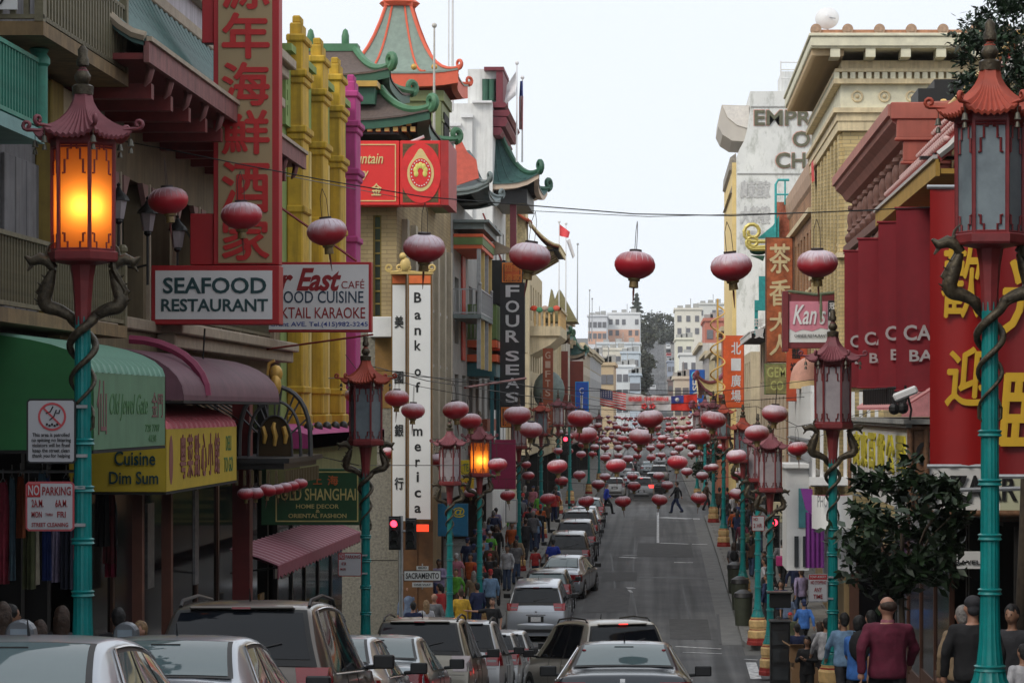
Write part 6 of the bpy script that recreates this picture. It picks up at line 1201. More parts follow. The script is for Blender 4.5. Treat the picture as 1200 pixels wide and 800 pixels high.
dup(dark0, LX(428.5, -5.5), 0, 'unlit street lamp with rust red roof next to the white bank sign')
dup(mauve0, LX(527, -6.1), 0, 'unlit street lamp with mauve roof just before the smaller lit one')
lit1 = dup(lit0, LX(562, -5.6), 0, 'smaller lit street lamp with mauve roof by the magenta panel')
for c in lit1.children:
    if c.type == 'LIGHT': c.data = c.data.copy()
dup(mauve0, LX(902.5, 3.05), 0, 'unlit street lamp with mauve roof by the cream cafe sign')
dup(mauve0, LX(888, 3.05), 0.3, 'street lamp with gold base on the rounded corner pavement')
dup(dark0, LX(870.5, 3.05), 0.2, 'rust roofed street lamp behind the corner lamp on the east kerb')
for px, X, lb in ((848, 3.05, 'street lamp by the person in orange on the east pavement'), (836, 3.0, 'street lamp rising behind the upper lanterns of the east kerb'), (826, 2.95, 'small far street lamp near the east end of the crossing'), (817, 2.9, 'tiny far street lamp beyond the crossing, east kerb')):
    dup(dark0 if px in (848,) else mauve0, LX(px, X), 0, lb)
for px, X, rt, lb in ((608, -5.6, 0, 'slender street lamp between the grey notice and the parked silver car'), (634, -5.6, 1, 'rust roofed street lamp above the dark parked car'), (654, -5.6, 0, 'street lamp by the pavement crowd near the dark cars'), (668, -5.6, 0, 'street lamp just before the far crossing, west kerb'), (690, -5.6, 1, 'small street lamp beyond the far crossing, west kerb'), (702, -5.6, 0, 'tiny street lamp far along the west kerb')):
    dup(dark0 if rt else mauve0, LX(px, X), 0, lb)
# plates on the lamps
def plate(name, label, px0, px1, py0, py1, X, pxl, mm, mrim, lines, band=None):
    d = DX(pxl, X)-.12; r = thing(name, label, 'sign', W((px0+px1)/2, py1, d)); q1 = W(px0, py1, d); q2 = W(px1, py0, d)
    q = MB(); c = .06*(q2.x-q1.x); z0, z1, x0, x1 = q1.z, q2.z, q1.x, q2.x
    oc = lambda e: [(x0+c+e*.3, z0+e), (x1-c-e*.3, z0+e), (x1-e, z0+c+e*.3), (x1-e, z1-c-e*.3), (x1-c-e*.3, z1-e), (x0+c+e*.3, z1-e), (x0+e, z1-c-e*.3), (x0+e, z0+c+e*.3)]
    q.prism(oc(0), 'y', d, d+.012); build(q, 'rim', mrim, r); q = MB(); q.prism(oc(.018), 'y', d-.004, d-.0005); build(q, 'face', mm, r)
    if band: q = MB(); a = W(band[0], band[3], d); b = W(band[1], band[2], d); q.box(a.x, b.x, d-.009, d-.005, a.z, b.z); build(q, 'band', m_red, r)
    for t_, a0, a1, b0, b1, ml in lines:
        a = W(a0, b1, d-.012); b = W(a1, b0, d-.012); text(t_, 'lettering', ml, r, a, b.x-a.x, b.z-a.z, 'S', .004, .012)
    q = MB()
    for z in (z0+.12*(z1-z0), z0+.88*(z1-z0)): q.box(x1-.02, x1+.1, d+.013, d+.05, z-.015, z+.015)
    build(q, 'bracket', m_steel, r); return r, d
m_pl = mat('plate_white', (.36, .36, .38), .4, 0, .05, 2)
r, dd = plate('rule_sign', 'white rule plate with a red barred circle over small print', 31, 89, 467, 543, -5.5, 97, m_pl, m_black, [('This area is patrolled\nno spitting no littering\nviolators will be fined\nkeep the street clean\nthank you for helping', 37, 83, 507, 537, m_black)])
m_rr = mat('prohibit_red', (.4, .05, .06), .5); q = MB(); c = W(61, 488, dd-.01); rr = 16.5*dd/F
q.grid([[(c.x+rr*k*math.cos(a), c.y, c.z+rr*k*math.sin(a)) for a in [2*PI*i/32 for i in range(33)]] for k in (.85, 1.0)]); q.obox(c, (rr*1.8, .002, rr*.13), (0, R(45), 0)); build(q, 'prohibition_ring', m_rr, r)
q = MB(); 
for a0, a1, b0, b1 in ((54, 62, 484, 476), (58, 66, 492, 480), (66, 70, 484, 480)): q.tube([W(a0, b0, dd-.009), W((a0+a1)/2+1, (b0+b1)/2+2, dd-.009), W(a1, b1, dd-.009)], .006, 4)
for k in range(5): q.ball(tuple(W(55+3*k, 497+1.5*(k % 2), dd-.009)), .012, 5)
build(q, 'pictogram', m_black, r)
plate('parking_sign', 'white and red no parking plate on the lit street lamp', 30, 87, 564, 622, -5.5, 97, m_pl, mat('plate_rim_red', (.35, .06, .07), .5), [('NO', 33, 46, 568, 580, m_pl), ('PARKING', 49.5, 83, 570, 580, m_crim), ('2A.M.', 37, 51, 585, 594, m_crim), ('6A.M.', 65, 79, 585, 594, m_crim), ('MON', 37, 49, 599, 606, m_crim), ('THRU', 53, 62, 601, 604, m_crim), ('FRI', 67, 77, 599, 606, m_crim), ('STREET CLEANING', 37, 80, 612, 617, m_crim)], (32, 47.5, 566.5, 582))
plate('parking_sign', 'small white no parking plate on the lamp by the pink awning', 396, 424, 647, 675, -5.5, 428.5, m_pl, m_crim, [('NO', 398, 403, 649, 654, m_pl), ('PARKING', 405, 422, 650, 654, m_crim), ('4P.M.', 400, 406, 658, 662, m_crim), ('MON', 399, 405, 665, 668, m_crim)], (397.5, 404, 648.5, 655))
plate('stopping_sign', 'white tow away no stopping plate on the lamp at the east kerb', 947, 970, 672, 705, 3.05, 976, m_pl, m_steel, [('TOW-AWAY', 949, 968, 674, 677, m_pl), ('NO STOPPING', 950, 968, 680, 684, m_crim), ('ANY', 954, 963, 688, 693, m_crim), ('TIME', 953, 964, 696, 701, m_crim)], (948, 969, 673, 678.5))
plate('parking_sign', 'small red and white parking plate hung on the far corner lamp', 881, 896, 604, 622, 3.05, 902.5, m_pl, m_crim, [('NO', 883, 888, 606, 610, m_crim), ('2 HR', 883, 893, 613, 618, m_crim)])

# ================================================================ RED PAPER LANTERNS ON THEIR STRINGS
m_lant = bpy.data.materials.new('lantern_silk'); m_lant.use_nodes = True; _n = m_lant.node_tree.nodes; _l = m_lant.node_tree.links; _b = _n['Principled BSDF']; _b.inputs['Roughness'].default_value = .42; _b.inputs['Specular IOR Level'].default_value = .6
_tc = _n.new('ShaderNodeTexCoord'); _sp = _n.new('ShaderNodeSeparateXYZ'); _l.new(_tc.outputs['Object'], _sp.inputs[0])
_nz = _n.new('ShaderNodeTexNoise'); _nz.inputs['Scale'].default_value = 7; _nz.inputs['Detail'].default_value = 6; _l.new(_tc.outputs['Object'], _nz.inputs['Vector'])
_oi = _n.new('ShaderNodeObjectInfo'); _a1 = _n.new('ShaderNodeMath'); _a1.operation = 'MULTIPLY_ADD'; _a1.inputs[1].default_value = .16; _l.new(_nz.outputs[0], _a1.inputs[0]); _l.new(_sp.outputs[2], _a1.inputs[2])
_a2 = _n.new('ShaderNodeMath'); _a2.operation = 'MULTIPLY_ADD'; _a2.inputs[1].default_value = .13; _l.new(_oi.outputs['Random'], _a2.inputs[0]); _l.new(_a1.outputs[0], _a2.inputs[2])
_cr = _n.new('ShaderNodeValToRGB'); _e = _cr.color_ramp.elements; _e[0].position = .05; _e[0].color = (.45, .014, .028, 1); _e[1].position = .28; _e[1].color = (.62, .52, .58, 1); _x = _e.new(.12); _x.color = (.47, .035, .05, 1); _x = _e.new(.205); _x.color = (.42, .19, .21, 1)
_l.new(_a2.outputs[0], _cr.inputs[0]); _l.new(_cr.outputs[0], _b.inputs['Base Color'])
m_lgold = mat('lantern_collar_gold', (.16, .11, .04), .5, .2, .5, 20); m_ldark = mat('lantern_collar_dark', (.03, .02, .02), .6)
m_rib = mat('lantern_rib_highlight', (.5, .36, .39), .35)  # pale strips along the upper ribs imitate gloss highlights
def lantern_parts(detail=True):
    n = 40 if detail else 16; pr = [(.085, .18), (.14, .168), (.21, .135), (.262, .085), (.29, .02), (.29, -.03), (.265, -.09), (.215, -.14), (.15, -.178), (.09, -.2)]
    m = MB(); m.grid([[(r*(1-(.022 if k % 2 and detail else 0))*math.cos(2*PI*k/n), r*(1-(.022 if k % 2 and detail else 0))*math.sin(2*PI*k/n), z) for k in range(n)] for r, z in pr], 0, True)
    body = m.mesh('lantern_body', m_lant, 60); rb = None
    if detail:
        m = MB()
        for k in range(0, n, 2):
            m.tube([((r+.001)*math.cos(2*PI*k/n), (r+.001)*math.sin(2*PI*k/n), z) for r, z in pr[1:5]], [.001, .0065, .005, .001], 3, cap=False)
        rb = m.mesh('rib_highlight', m_rib)
    m = MB(); m.lathe([(.09, .175), (.09, .21), (.06, .21)], 12); m.tube([(-.05, 0, .2), (-.045, 0, .48), (0, 0, .62)], .005, 4); m.tube([(.05, 0, .2), (.045, 0, .48), (0, 0, .62)], .005, 4); top = m.mesh('top_collar', m_ldark, 40)
    m = MB(); m.lathe([(.09, -.195), (.085, -.23), (.06, -.24)], 12, cap=True); m.lathe([(.062, -.24), (.068, -.33)], 10, cap=False); low = m.mesh('bottom_collar', m_lgold, 40)
    m = MB(); m.tube([(0, 0, -.24), (.005, 0, -.4), (.012, 0, -.58)], [.012, .016, .004], 5); tas = m.mesh('tassel', mat('tassel_dark_red', (.09, .02, .015), .8), 60)
    return body, top, low, tas, rb
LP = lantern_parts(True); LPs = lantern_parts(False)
LC = [0]
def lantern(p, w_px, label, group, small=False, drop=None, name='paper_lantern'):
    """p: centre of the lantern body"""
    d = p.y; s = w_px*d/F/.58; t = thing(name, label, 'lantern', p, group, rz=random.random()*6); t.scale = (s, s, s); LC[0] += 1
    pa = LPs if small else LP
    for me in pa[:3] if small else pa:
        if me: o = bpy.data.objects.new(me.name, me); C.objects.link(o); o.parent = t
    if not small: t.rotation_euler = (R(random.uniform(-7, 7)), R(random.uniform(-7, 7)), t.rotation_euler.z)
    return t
def cable(name, label, pts, r=.008, group='overhead cables', m=None, sag=.0):
    q = MB(); out = []
    for a, b in zip(pts, pts[1:]):
        for i in range(8):
            t = i/8; p = Vector(a).lerp(Vector(b), t); p.z -= sag*4*t*(1-t); out.append(p)
    out.append(Vector(pts[-1])); q.tube(out, r, 5); return single(q, name, label, 'cable', m or m_blackm, tuple(pts[0]), group)
d = 37.5
front = [(197, 234.5, 47, 'redder lantern hanging before the dark arcade'), (283, 252, 48, 'lantern hanging before the tall red vertical sign'), (383, 271, 47, 'dusty lantern before the yellow pilasters'), (497, 290, 49, 'dusty lantern above the bank sign cresting'), (621, 300, 49, 'dusty lantern at the top of the black seas sign'), (744, 310, 48, 'lone lantern against the open sky over mid street'), (857, 312, 49, 'lantern before the gap beside the peeling white building'), (958, 308, 48, 'lantern just above the pink restaurant sign')]
grp = 'lanterns on the nearest string'
wire = [W(-40, 228, d-1), W(118, 224, d-.5)]
for px, py, w, lb in front:
    p = W(px, py, d); lantern(p, w, 'large faded red '+lb, grp); wire.append(p+Vector((0, 0, .67*1.03+.05)))
wire = [W(60, 150, d)]+wire[2:]+[W(1200, 238, d+1)]
cable('lantern_cable', 'long cable carrying the nearest row of large lanterns', wire, .009)
rowsL = [
 ('second string', 60, [(418, 463, 28, 'before the rust roofed lamp'), (465, 466, 29, 'against the white edge of the bank sign'), (534, 480, 31, 'above the two pole lanterns'), (606, 486, 32, 'before the lowest orange seal'), (680, 490, 30, 'over the uphill parked cars'), (762, 490, 31, 'under the middle of the flag banner'), (836, 491, 30, 'below the blue bank sign'), (908, 484, 31, 'beside the white slatted balcony'), (980, 473, 30, 'over the mauve pole lantern')]),
 ('third string', 64, [(484, 481, 28, 'on the white bank sign'), (551, 493, 27, 'touching the lit pole lantern roof'), (622, 503, 28, 'lower of the pair by the seas sign'), (686, 509, 28, 'glowing orange behind its twin'), (751, 511, 28, 'beside the yellow bulb in mid street'), (820, 511, 28, 'second from the east lamps'), (887, 507, 29, 'just before the slatted balcony corner'), (935, 525, 24, 'under the slatted balcony slab')]),
 ('fourth string', 77, [(456, 530, 19, 'touching the bronze dragons'), (514, 538, 22, 'touching the mauve pole lantern'), (583, 544, 23, 'before the magenta panel'), (653, 546, 24, 'above the silver parked cars'), (722, 545, 24, 'west of mid street'), (794, 541, 24, 'east of mid street'), (863, 534, 24, 'before the east lamps')]),
 ('fifth string', 94, [(551, 577, 15, 'below the second yellow sign'), (595, 580, 18, 'under the magenta panel'), (642, 584, 19, 'over the pavement crowd'), (687, 587, 19, 'over the silver roof'), (730, 587, 19, 'at the west end of the crossing'), (773, 585, 19, 'at the east end of the crossing'), (819, 583, 19, 'over the east kerb'), (864, 578, 19, 'before the rust roofed east lamp')]),
 ('sixth string', 112, [(616, 544, 13, 'beside the slender lamp'), (619, 557, 15, 'beneath its twin by the slender lamp'), (658, 563, 16, 'over the parked line'), (701, 567, 16, 'above the blue coated walker'), (743, 569, 16, 'before the crossing car'), (782, 568, 15, 'above the crossing walker'), (823, 557, 15, 'between the two east lamps'), (864, 557, 15, 'low by the east lamps')]),
 ('seventh string', 128, [(654, 528, 11, 'near the red traffic light'), (681, 532, 12, 'over the dark roofs'), (679, 556, 15, 'below the larger dusty one'), (709, 558, 13, 'just west of mid street'), (741, 558, 13, 'at the flank of the crossing car'), (772, 557, 14, 'just east of mid street'), (805, 552, 14, 'above the east crossing end'), (836, 547, 13, 'before the pale lamp post'), (846, 524, 12, 'by the dark street tree')]),
 ('eighth string', 145, [(652, 489, 9, 'by the rosy lamp roof'), (656, 507, 11, 'under the dusty large one'), (666, 511, 10, 'over the traffic light'), (709, 536, 12, 'above the stream of cars'), (736, 537, 13, 'near the centre of the street'), (763, 536, 11, 'centre of the street'), (817, 530, 11, 'near the dark tree'), (830, 548, 12, 'beside the pale pole')])]
for gi, (nm, d, ls) in enumerate(rowsL):
    wire = []
    for px, py, w, lb in ls:
        p = W(px, py, d+random.uniform(-.2, .2)); lantern(p, w, '%s red lantern of the %s, %s' % (['faded', 'dusty', 'rosy'][gi % 3], nm, lb), 'lanterns on the '+nm, small=gi > 3); wire.append(p+Vector((0, 0, .62*w*d/F/.58)))
    wire.sort(key=lambda v: v.x); wire = [Vector((XL+.6, d, wire[0].z+.35))]+wire+[Vector((XR-.2, d, wire[-1].z+.4))]
    cable('lantern_cable', 'cable carrying the '+nm+' of red lanterns', wire, .008)
k0 = 0
FR = ['crossing car', 'crossing car roof', 'flag banner foot', 'far traffic', 'hidden street', 'street bend', 'distant cars', 'distant signals', 'hill foot', 'hill start', 'last shops', 'black far car', 'white far car', 'farthest queue', 'farthest lamps']
for ri, d in enumerate((165, 180, 196, 213, 232, 252, 274, 300, 330, 362, 398, 172, 204, 242, 286)):
    zc = [-1.6, -2.9, -1.1, -2.6, -1.4, -3.0, -1.2, -2.6, -.8, -2.6, -1.2, -2.2, -2.0, -2.3, -3.2][ri]; wire = []
    for i in range(12):
        x = -6.2+.93*i+random.uniform(-.3, .3); z = zc-.35*math.sin(PI*i/11)+random.uniform(-.12, .12)
        lantern(Vector((x, d+random.uniform(-.5, .5), z)), .62*F/d, 'small far red lantern, %s from the west in the row by the %s' % (ord_(i), FR[ri]), 'far lantern row by the '+FR[ri], small=True)
        wire.append(Vector((x, d, z+.66)))
    cable('lantern_cable', 'thin lantern cable far down the street, by the '+FR[ri], [Vector((XL+.5, d, zc+1.2))]+wire+[Vector((XR-.5, d, zc+1.2))], .012)
# small red lanterns below the dragon marquee
for i, (x, y, w) in enumerate(((288, 578, 20), (300, 577, 20), (314, 574, 21), (325, 573, 18), (334, 571, 18), (343, 569, 17), (352, 566, 17))):
    lantern(W(x, y, 41.6+.08*i), w, 'small red lantern under the dragon marquee, number %s from the awning' % ['one', 'two', 'three', 'four', 'five', 'six', 'seven'][i], 'lanterns under the marquee')
# other wires
cable('street_cable', 'cable slanting from the green eave to the monastery sign', [W(200, 170, 42), W(330, 205, 50), W(470, 232, 78)], .01)
cable('street_cable', 'cable across the bank sign above its middle letters', [W(330, 445, 55), W(470, 440, 70), W(600, 448, 88), W(704, 470, 110)], .012)
cable('street_cable', 'cable across the bank sign at mid height', [W(440, 430, 62), W(500, 446, 66), W(700, 476, 90), W(860, 470, 90), W(990, 462, 78)], .012)
cable('street_cable', 'cable over the shanghai sign to the pole lantern', [W(355, 530, 50), W(420, 545, 50), W(545, 545, 75)], .01)
cable('street_cable', 'high cable running to the yellow brick building', [W(620, 247, 60), W(760, 254, 55), W(905, 250, 60), W(1060, 246, 50), W(1200, 235, 40)], .008)
cable('street_cable', 'slack cable over the east corner shops', [W(850, 488, 90), W(935, 520, 80), W(990, 500, 60), W(1080, 440, 45)], .008)
# ================================================================ CARS
m_tail = mat('tail_light_red', (.2, .004, .01), .15, 0, .1, 2, spec=.8)
m_brake = mat('brake_light_on', (.6, .02, .02), .3, em=(1, .05, .04, 2.2))
m_head = mat('clear_lens', (.35, .36, .38), .12, .3, .1, 3)
m_cglass = mat('car_glass', (.008, .011, .016), .03, 0, .05, 2, spec=.35)
m_cglassa = mat('car_glass_sky_reflection', (.1, .155, .165), .03, 0, .08, 2, spec=.9)  # sky reflection of slanted rear windows put into the base colour
m_trim = mat('black_car_trim', (.015, .015, .016), .45)
m_plate = mat('number_plate', (.45, .45, .46), .5, 0, .3, 60)
m_alloy = mat('alloy_wheel', (.35, .35, .37), .3, .8)
def paint(nm, c, metal=.55, rough=.28): return mat('car_paint_'+nm, c, rough, metal, .06, .8, coat=.7)
PRF = {
 'sedan': dict(L=4.7, belt=.93, pts=[(0, .42, .80), (.0, .62, .80), (.03, .8, .79), (.07, .98, .76), (.2, 1.03, .72), (.55, 1.06, .70), (.85, 1.10, .68), (1.15, 1.25, .62), (1.45, 1.385, .57), (1.75, 1.44, .56), (2.2, 1.46, .57), (2.7, 1.43, .57), (3.0, 1.34, .60), (3.35, 1.14, .66), (3.6, 1.0, .70), (4.0, .93, .72), (4.4, .83, .72), (4.62, .7, .74), (4.7, .5, .76), (4.7, .38, .76)], rear=(.9, 1.5), front=(2.85, 3.5), win=(1.25, 3.3, 1.75, 2.95), BW=.89, tz=(.68, .93), tv=.6, roofy=(1.7, 2.6)),
 'suv': dict(L=4.7, belt=1.04, pts=[(0, .42, .84), (-.02, .62, .85), (.0, .85, .85), (.05, 1.02, .83), (.12, 1.12, .80), (.24, 1.35, .73), (.36, 1.55, .68), (.47, 1.67, .65), (.7, 1.72, .64), (1.3, 1.76, .65), (2.1, 1.75, .65), (2.6, 1.70, .65), (2.9, 1.6, .66), (3.25, 1.36, .70), (3.6, 1.13, .75), (4.0, 1.05, .78), (4.4, .96, .78), (4.62, .8, .8), (4.7, .55, .8), (4.7, .4, .8)], rear=(.14, .42), front=(2.85, 3.45), win=(.55, 3.3, .75, 2.85), BW=.93, tz=(.86, 1.12), tv=.72, roofy=(.6, 2.4)),
 'van': dict(L=5.0, belt=1.0, pts=[(0, .42, .86), (-.02, .62, .87), (.0, .85, .87), (.04, 1.0, .86), (.08, 1.1, .83), (.2, 1.4, .76), (.28, 1.58, .71), (.4, 1.69, .68), (.7, 1.74, .67), (1.5, 1.77, .68), (2.5, 1.76, .68), (3.0, 1.7, .67), (3.3, 1.58, .68), (3.7, 1.34, .72), (4.1, 1.12, .77), (4.5, .98, .78), (4.8, .85, .8), (4.95, .65, .82), (5.0, .5, .82), (5.0, .4, .82)], rear=(.11, .3), front=(3.25, 3.95), win=(.5, 3.75, .65, 3.2), BW=.96, tz=(.98, 1.2), tv=.68, roofy=(.6, 2.8)),
 'hatch': dict(L=4.2, belt=.98, pts=[(0, .42, .80), (-.02, .6, .82), (.02, .8, .82), (.08, .98, .79), (.14, 1.06, .76), (.32, 1.28, .68), (.5, 1.44, .62), (.75, 1.5, .6), (1.3, 1.53, .61), (1.9, 1.52, .61), (2.3, 1.46, .62), (2.6, 1.36, .64), (2.95, 1.14, .70), (3.2, 1.02, .73), (3.6, .93, .74), (3.95, .82, .75), (4.15, .65, .76), (4.2, .5, .76), (4.2, .4, .76)], rear=(.17, .47), front=(2.45, 3.05), win=(.5, 2.85, .75, 2.45), BW=.87, tz=(.8, 1.12), tv=.74, roofy=(.7, 2.0))}
def cr(p0, p1, p2, p3, t): return tuple(.5*(2*b+(c-a)*t+(2*a-5*b+4*c-d)*t*t+(3*b-a-3*c+d)*t**3) for a, b, c, d in zip(p0, p1, p2, p3))
def make_car(kind, label, pm, name='parked_car', glass=None, tall=1., rails=False, mirror=None, brake=False, chrome=False, cat='car', group=None, tailm=None):
    S = PRF[kind]; raw = S['pts']; st = []
    for i in range(len(raw)-1):
        a = raw[max(i-1, 0)]; d = raw[min(i+2, len(raw)-1)]
        for k in range(4): st.append(cr(a, raw[i], raw[i+1], d, k/4))
    st.append(raw[-1]); L = S['L']; belt = S['belt']; glass = glass or m_cglass
    def BW(y):
        e = 0
        if y < .7: e = ((.7-y)/.7)**2*.075
        if y > L-.9: e = ((y-L+.9)/.9)**2*.11
        return S['BW']-e
    def zt(y, lo=None):
        for a, b in zip(st, st[1:]):
            if a[0] <= y <= b[0] and b[0] > a[0] and a[1] > .5: return a[1]+(b[1]-a[1])*(y-a[0])/(b[0]-a[0]), a[2]+(b[2]-a[2])*(y-a[0])/(b[0]-a[0])
        return st[-1][1], st[-1][2]
    def ring(s):
        y, z, w = s; b = BW(y); lv = [(b-.3, .2), (b-.07, .21), (b-.015, .32), (b, .5), (b+.005, .66), (b-.005, .82), (b-.045, belt)]
        h = [(min(x, b), min(zz, z-.07)) for x, zz in lv]; wt = min(w, b-.02)
        if z < belt+.05: h[-1] = (min(b-.02, wt+.06), min(belt, z-.05)); h[-2] = (h[-2][0], min(h[-2][1], z-.09))
        h += [(wt+.022, z-.055), (wt-.005, z-.024), (wt-.06, z-.006), (wt*.5, z+.01), (0, z+.014)]
        return h
    t = thing(name, label, cat, (0, 0, 0), group)
    def B(m, nm, mm, sm=None, parent=t, bevel=0): return build(m, nm, mm, parent, smooth=sm, bevel=bevel, local=True)
    m = MB(); R_ = []
    for s in st:
        h = ring(s); R_.append([(x, s[0], z) for x, z in h]+[(-x, s[0], z) for x, z in reversed(h[:-1])])
    m.grid(R_); m.add(R_[0], [tuple(range(len(R_[0])))]); m.add(R_[-1], [tuple(range(len(R_[0])))]); B(m, 'body', pm, 38)
    def top_patch(y0, y1, v0, v1, off=.012, n=8, inset=0):
        rows_ = []
        for i in range(n+1):
            y = y0+(y1-y0)*i/n; z, w = zt(y); z2, _ = zt(y+.01); dz, dy = z2-z, .01; l = math.hypot(dz, dy); nz_, ny = dy/l, -dz/l
            rows_.append([((v0+(v1-v0)*j/8)*(w-.03), y+ny*off, z+.013*(1-(v0+(v1-v0)*j/8)**2)+nz_*off) for j in range(9)])
        q = MB(); q.grid(rows_); return q
    def sx(y, z):
        Z, w = zt(y); b = BW(y)
        if z <= belt: return b-.045*max(0, (z-.82)/(belt-.82)) if z > .82 else b
        return b-.045+(w+.022-b+.045)*min(1, (z-belt)/max(.02, Z-.055-belt))
    q = MB(); q.box(-.68, .68, .3, L-.3, .15, .32); B(q, 'underbody', m_trim)
    y0, y1 = S['rear']; B(top_patch(y0-.02, y1+.03, -1, 1, .008), 'rear_window_seal', m_trim, 50); B(top_patch(y0+.015, y1-.005, -.93, .93, .014), 'rear_window', glass, 50)
    y0, y1 = S['front']; B(top_patch(y0, y1, -.95, .95, .012), 'windscreen', glass, 50)
    a0, b0, a1, b1 = S['win']
    def side_patch(s, f0, f1, e, off, g=0.):
        rows_ = []
        for i in range(9):
            t_ = f0+(f1-f0)*i/8; yb = a0+(b0-a0)*t_; yt = a1+(b1-a1)*t_; row = []
            for j in range(5):
                y = yb+(yt-yb)*j/4; zt_ = zt(yt)[0]-.085-e; zb_ = belt+.02+e; z = zb_+(zt_-zb_)*j/4; row.append((s*(sx(y, z)+off), y, z))
            rows_.append(row)
        q = MB(); q.grid(rows_); return q
    for s in (1, -1):
        B(side_patch(s, 0, 1, -.015, .004), 'window_band', m_trim, 50)
        for f0, f1 in ((.03, .3), (.335, .62), (.655, .97)): B(side_patch(s, f0, f1, .012, .009), 'side_window', glass, 50)
        if chrome:
            q = MB(); pts = [(s*(sx(a0+(b0-a0)*i/10, belt)+.012), a0+(b0-a0)*i/10, belt+.01) for i in range(11)]; q.tube(pts, .009, 4)
            pts = []
            for i in range(13): f = i/12; y = a1+(b1-a1)*f; z = zt(y)[0]-.062; pts.append((s*(sx(y, z)+.012), y, z))
            q.tube([(s*(sx(a0, belt+.02)+.01), a0, belt+.02)]+pts, .009, 4); B(q, 'chrome_trim', m_chrome)
    def yr(z):
        for a, b in zip(st, st[1:]):
            if a[1] <= z <= b[1]: f = (z-a[1])/max(1e-6, b[1]-a[1]); return a[0]+(b[0]-a[0])*f, a[2]+(b[2]-a[2])*f
        return 0, .8
    z0, z1 = S['tz']
    for s in (1, -1):
        rows_ = []
        for i in range(7):
            z = z0+(z1-z0)*i/6; yy, w = yr(z); row = [(s*(w-.02)*(S['tv']+(1-S['tv'])*j/4), yy-.016, z) for j in range(5)]
            row += [(s*(BW(yy+.1)-.02), yy+.03, z)]+[(s*(sx(yy+.1+.07*j, z)+.014), yy+.1+.07*j, z) for j in range(1, 4 if kind != 'sedan' else 3)]; rows_.append(row)
        q = MB(); q.grid(rows_); B(q, 'tail_light', m_brake if brake else (tailm or m_tail), 40)
        if kind != 'sedan':
            q = MB(); zz = z0+.1*(z1-z0); yy, w = yr(zz+.08); q.box(s*(w-.02)*(S['tv']+.03), s*(w-.05), yy-.026, yy-.018, zz+.02, zz+.09); B(q, 'reverse_light', m_head)
        q = MB(); q.tube([(s*(S['BW']-.06), b0-.12, belt+.04), (s*(S['BW']+.06), b0-.14, belt+.05)], .03, 6); q.obox((s*(S['BW']+.14), b0-.14, belt+.1), (.22, .1, .15), (0, 0, 0)); B(q, 'door_mirror', mirror or m_trim, bevel=.03)
        for y in (.82, L-.92):
            q = MB(); n = 22; q.prism([(y+.39*math.cos(2*PI*k/n), .34+.39*math.sin(2*PI*k/n)) for k in range(n)], 'x', s*(S['BW']-.12), s*(S['BW']+.006)); B(q, 'wheel_arch', m_trim, 40)
            w_ = build(MB().tube([(s*(S['BW']-.2), y, .325), (s*(S['BW']-.01), y, .325), (s*(S['BW']+.012), y, .325)], [.325, .325, .3], 24), 'wheel', m_rubber, t, smooth=40, local=True)
            q = MB(); q.tube([(s*(S['BW']+.0), y, .325), (s*(S['BW']+.016), y, .325)], .22, 20); q2 = q
            o = build(q, 'rim', m_trim, w_, smooth=40, local=True); q = MB()
            for k in range(6): a = 2*PI*k/6; q.obox((s*(S['BW']+.02), y+.11*math.cos(a), .325+.11*math.sin(a)), (.012, .19, .045), (a, 0, 0))
            q.tube([(s*(S['BW']+.012), y, .325), (s*(S['BW']+.03), y, .325)], .05, 10); build(q, 'spokes', m_alloy, w_, local=True)
        for f in (.33, .64):
            y = a0+(b0-a0)*f-.25; q = MB(); q.tube([(s*(sx(y, .86)+.005), y, .86), (s*(sx(y, .86)+.03), y+.03, .865), (s*(sx(y, .86)+.03), y+.15, .865), (s*(sx(y, .86)+.005), y+.18, .86)], .012, 5); B(q, 'door_handle', m_chrome if chrome else pm)
        for f in (.335, .64):
            y = a0+(b0-a0)*f; q = MB(); q.tube([(s*(sx(y, z_)+.001), y+.0, z_) for z_ in (.3, .5, .7, .82, belt)], .004, 3); B(q, 'door_seam', m_trim)
    def rear_box(zc, hh, wv, mm, nm, off=.02, th=.02, bev=0):
        yy, w = yr(zc); q = MB(); q.box(-wv, wv, yy-off-th, yy-off, zc-hh, zc+hh); B(q, nm, mm, bevel=bev)
    pz = .78 if kind == 'sedan' else .74
    q = MB(); rows_ = []
    for z, o in ((.3, .0), (.34, .025), (.5, .05), (.56, .045), (.6, .0)):
        yy, w = yr(max(z, .43)); rows_.append([((w+.03)*math.sin(a)*1.0, yy-o+.16*(1-math.cos(a))*1.2, z) for a in [(-1+2*j/10)*PI*.47 for j in range(11)]])
    q.grid(rows_); B(q, 'rear_bumper', pm, 50)
    rear_box(.36, .05, .55, m_trim, 'bumper_insert', .03, .03)
    rear_box(pz-.02, .095, .24, m_trim, 'plate_recess', -.005, .02); rear_box(pz-.02, .075, .155, m_plate, 'number_plate', .018, .01)
    rear_box(pz+.11, .018, .3, m_chrome, 'boot_strip', -.002, .02); rear_box(pz+.2 if kind != 'sedan' else pz+.17, .025, .03, m_chrome, 'badge', .002, .012)
    q = MB(); yy, w = yr(z0-.05); q.tube([(-w*.93, yr(z0-.06)[0]-.004, z0-.06), (w*.93, yr(z0-.06)[0]-.004, z0-.06)], .004, 3); B(q, 'boot_seam', m_trim)
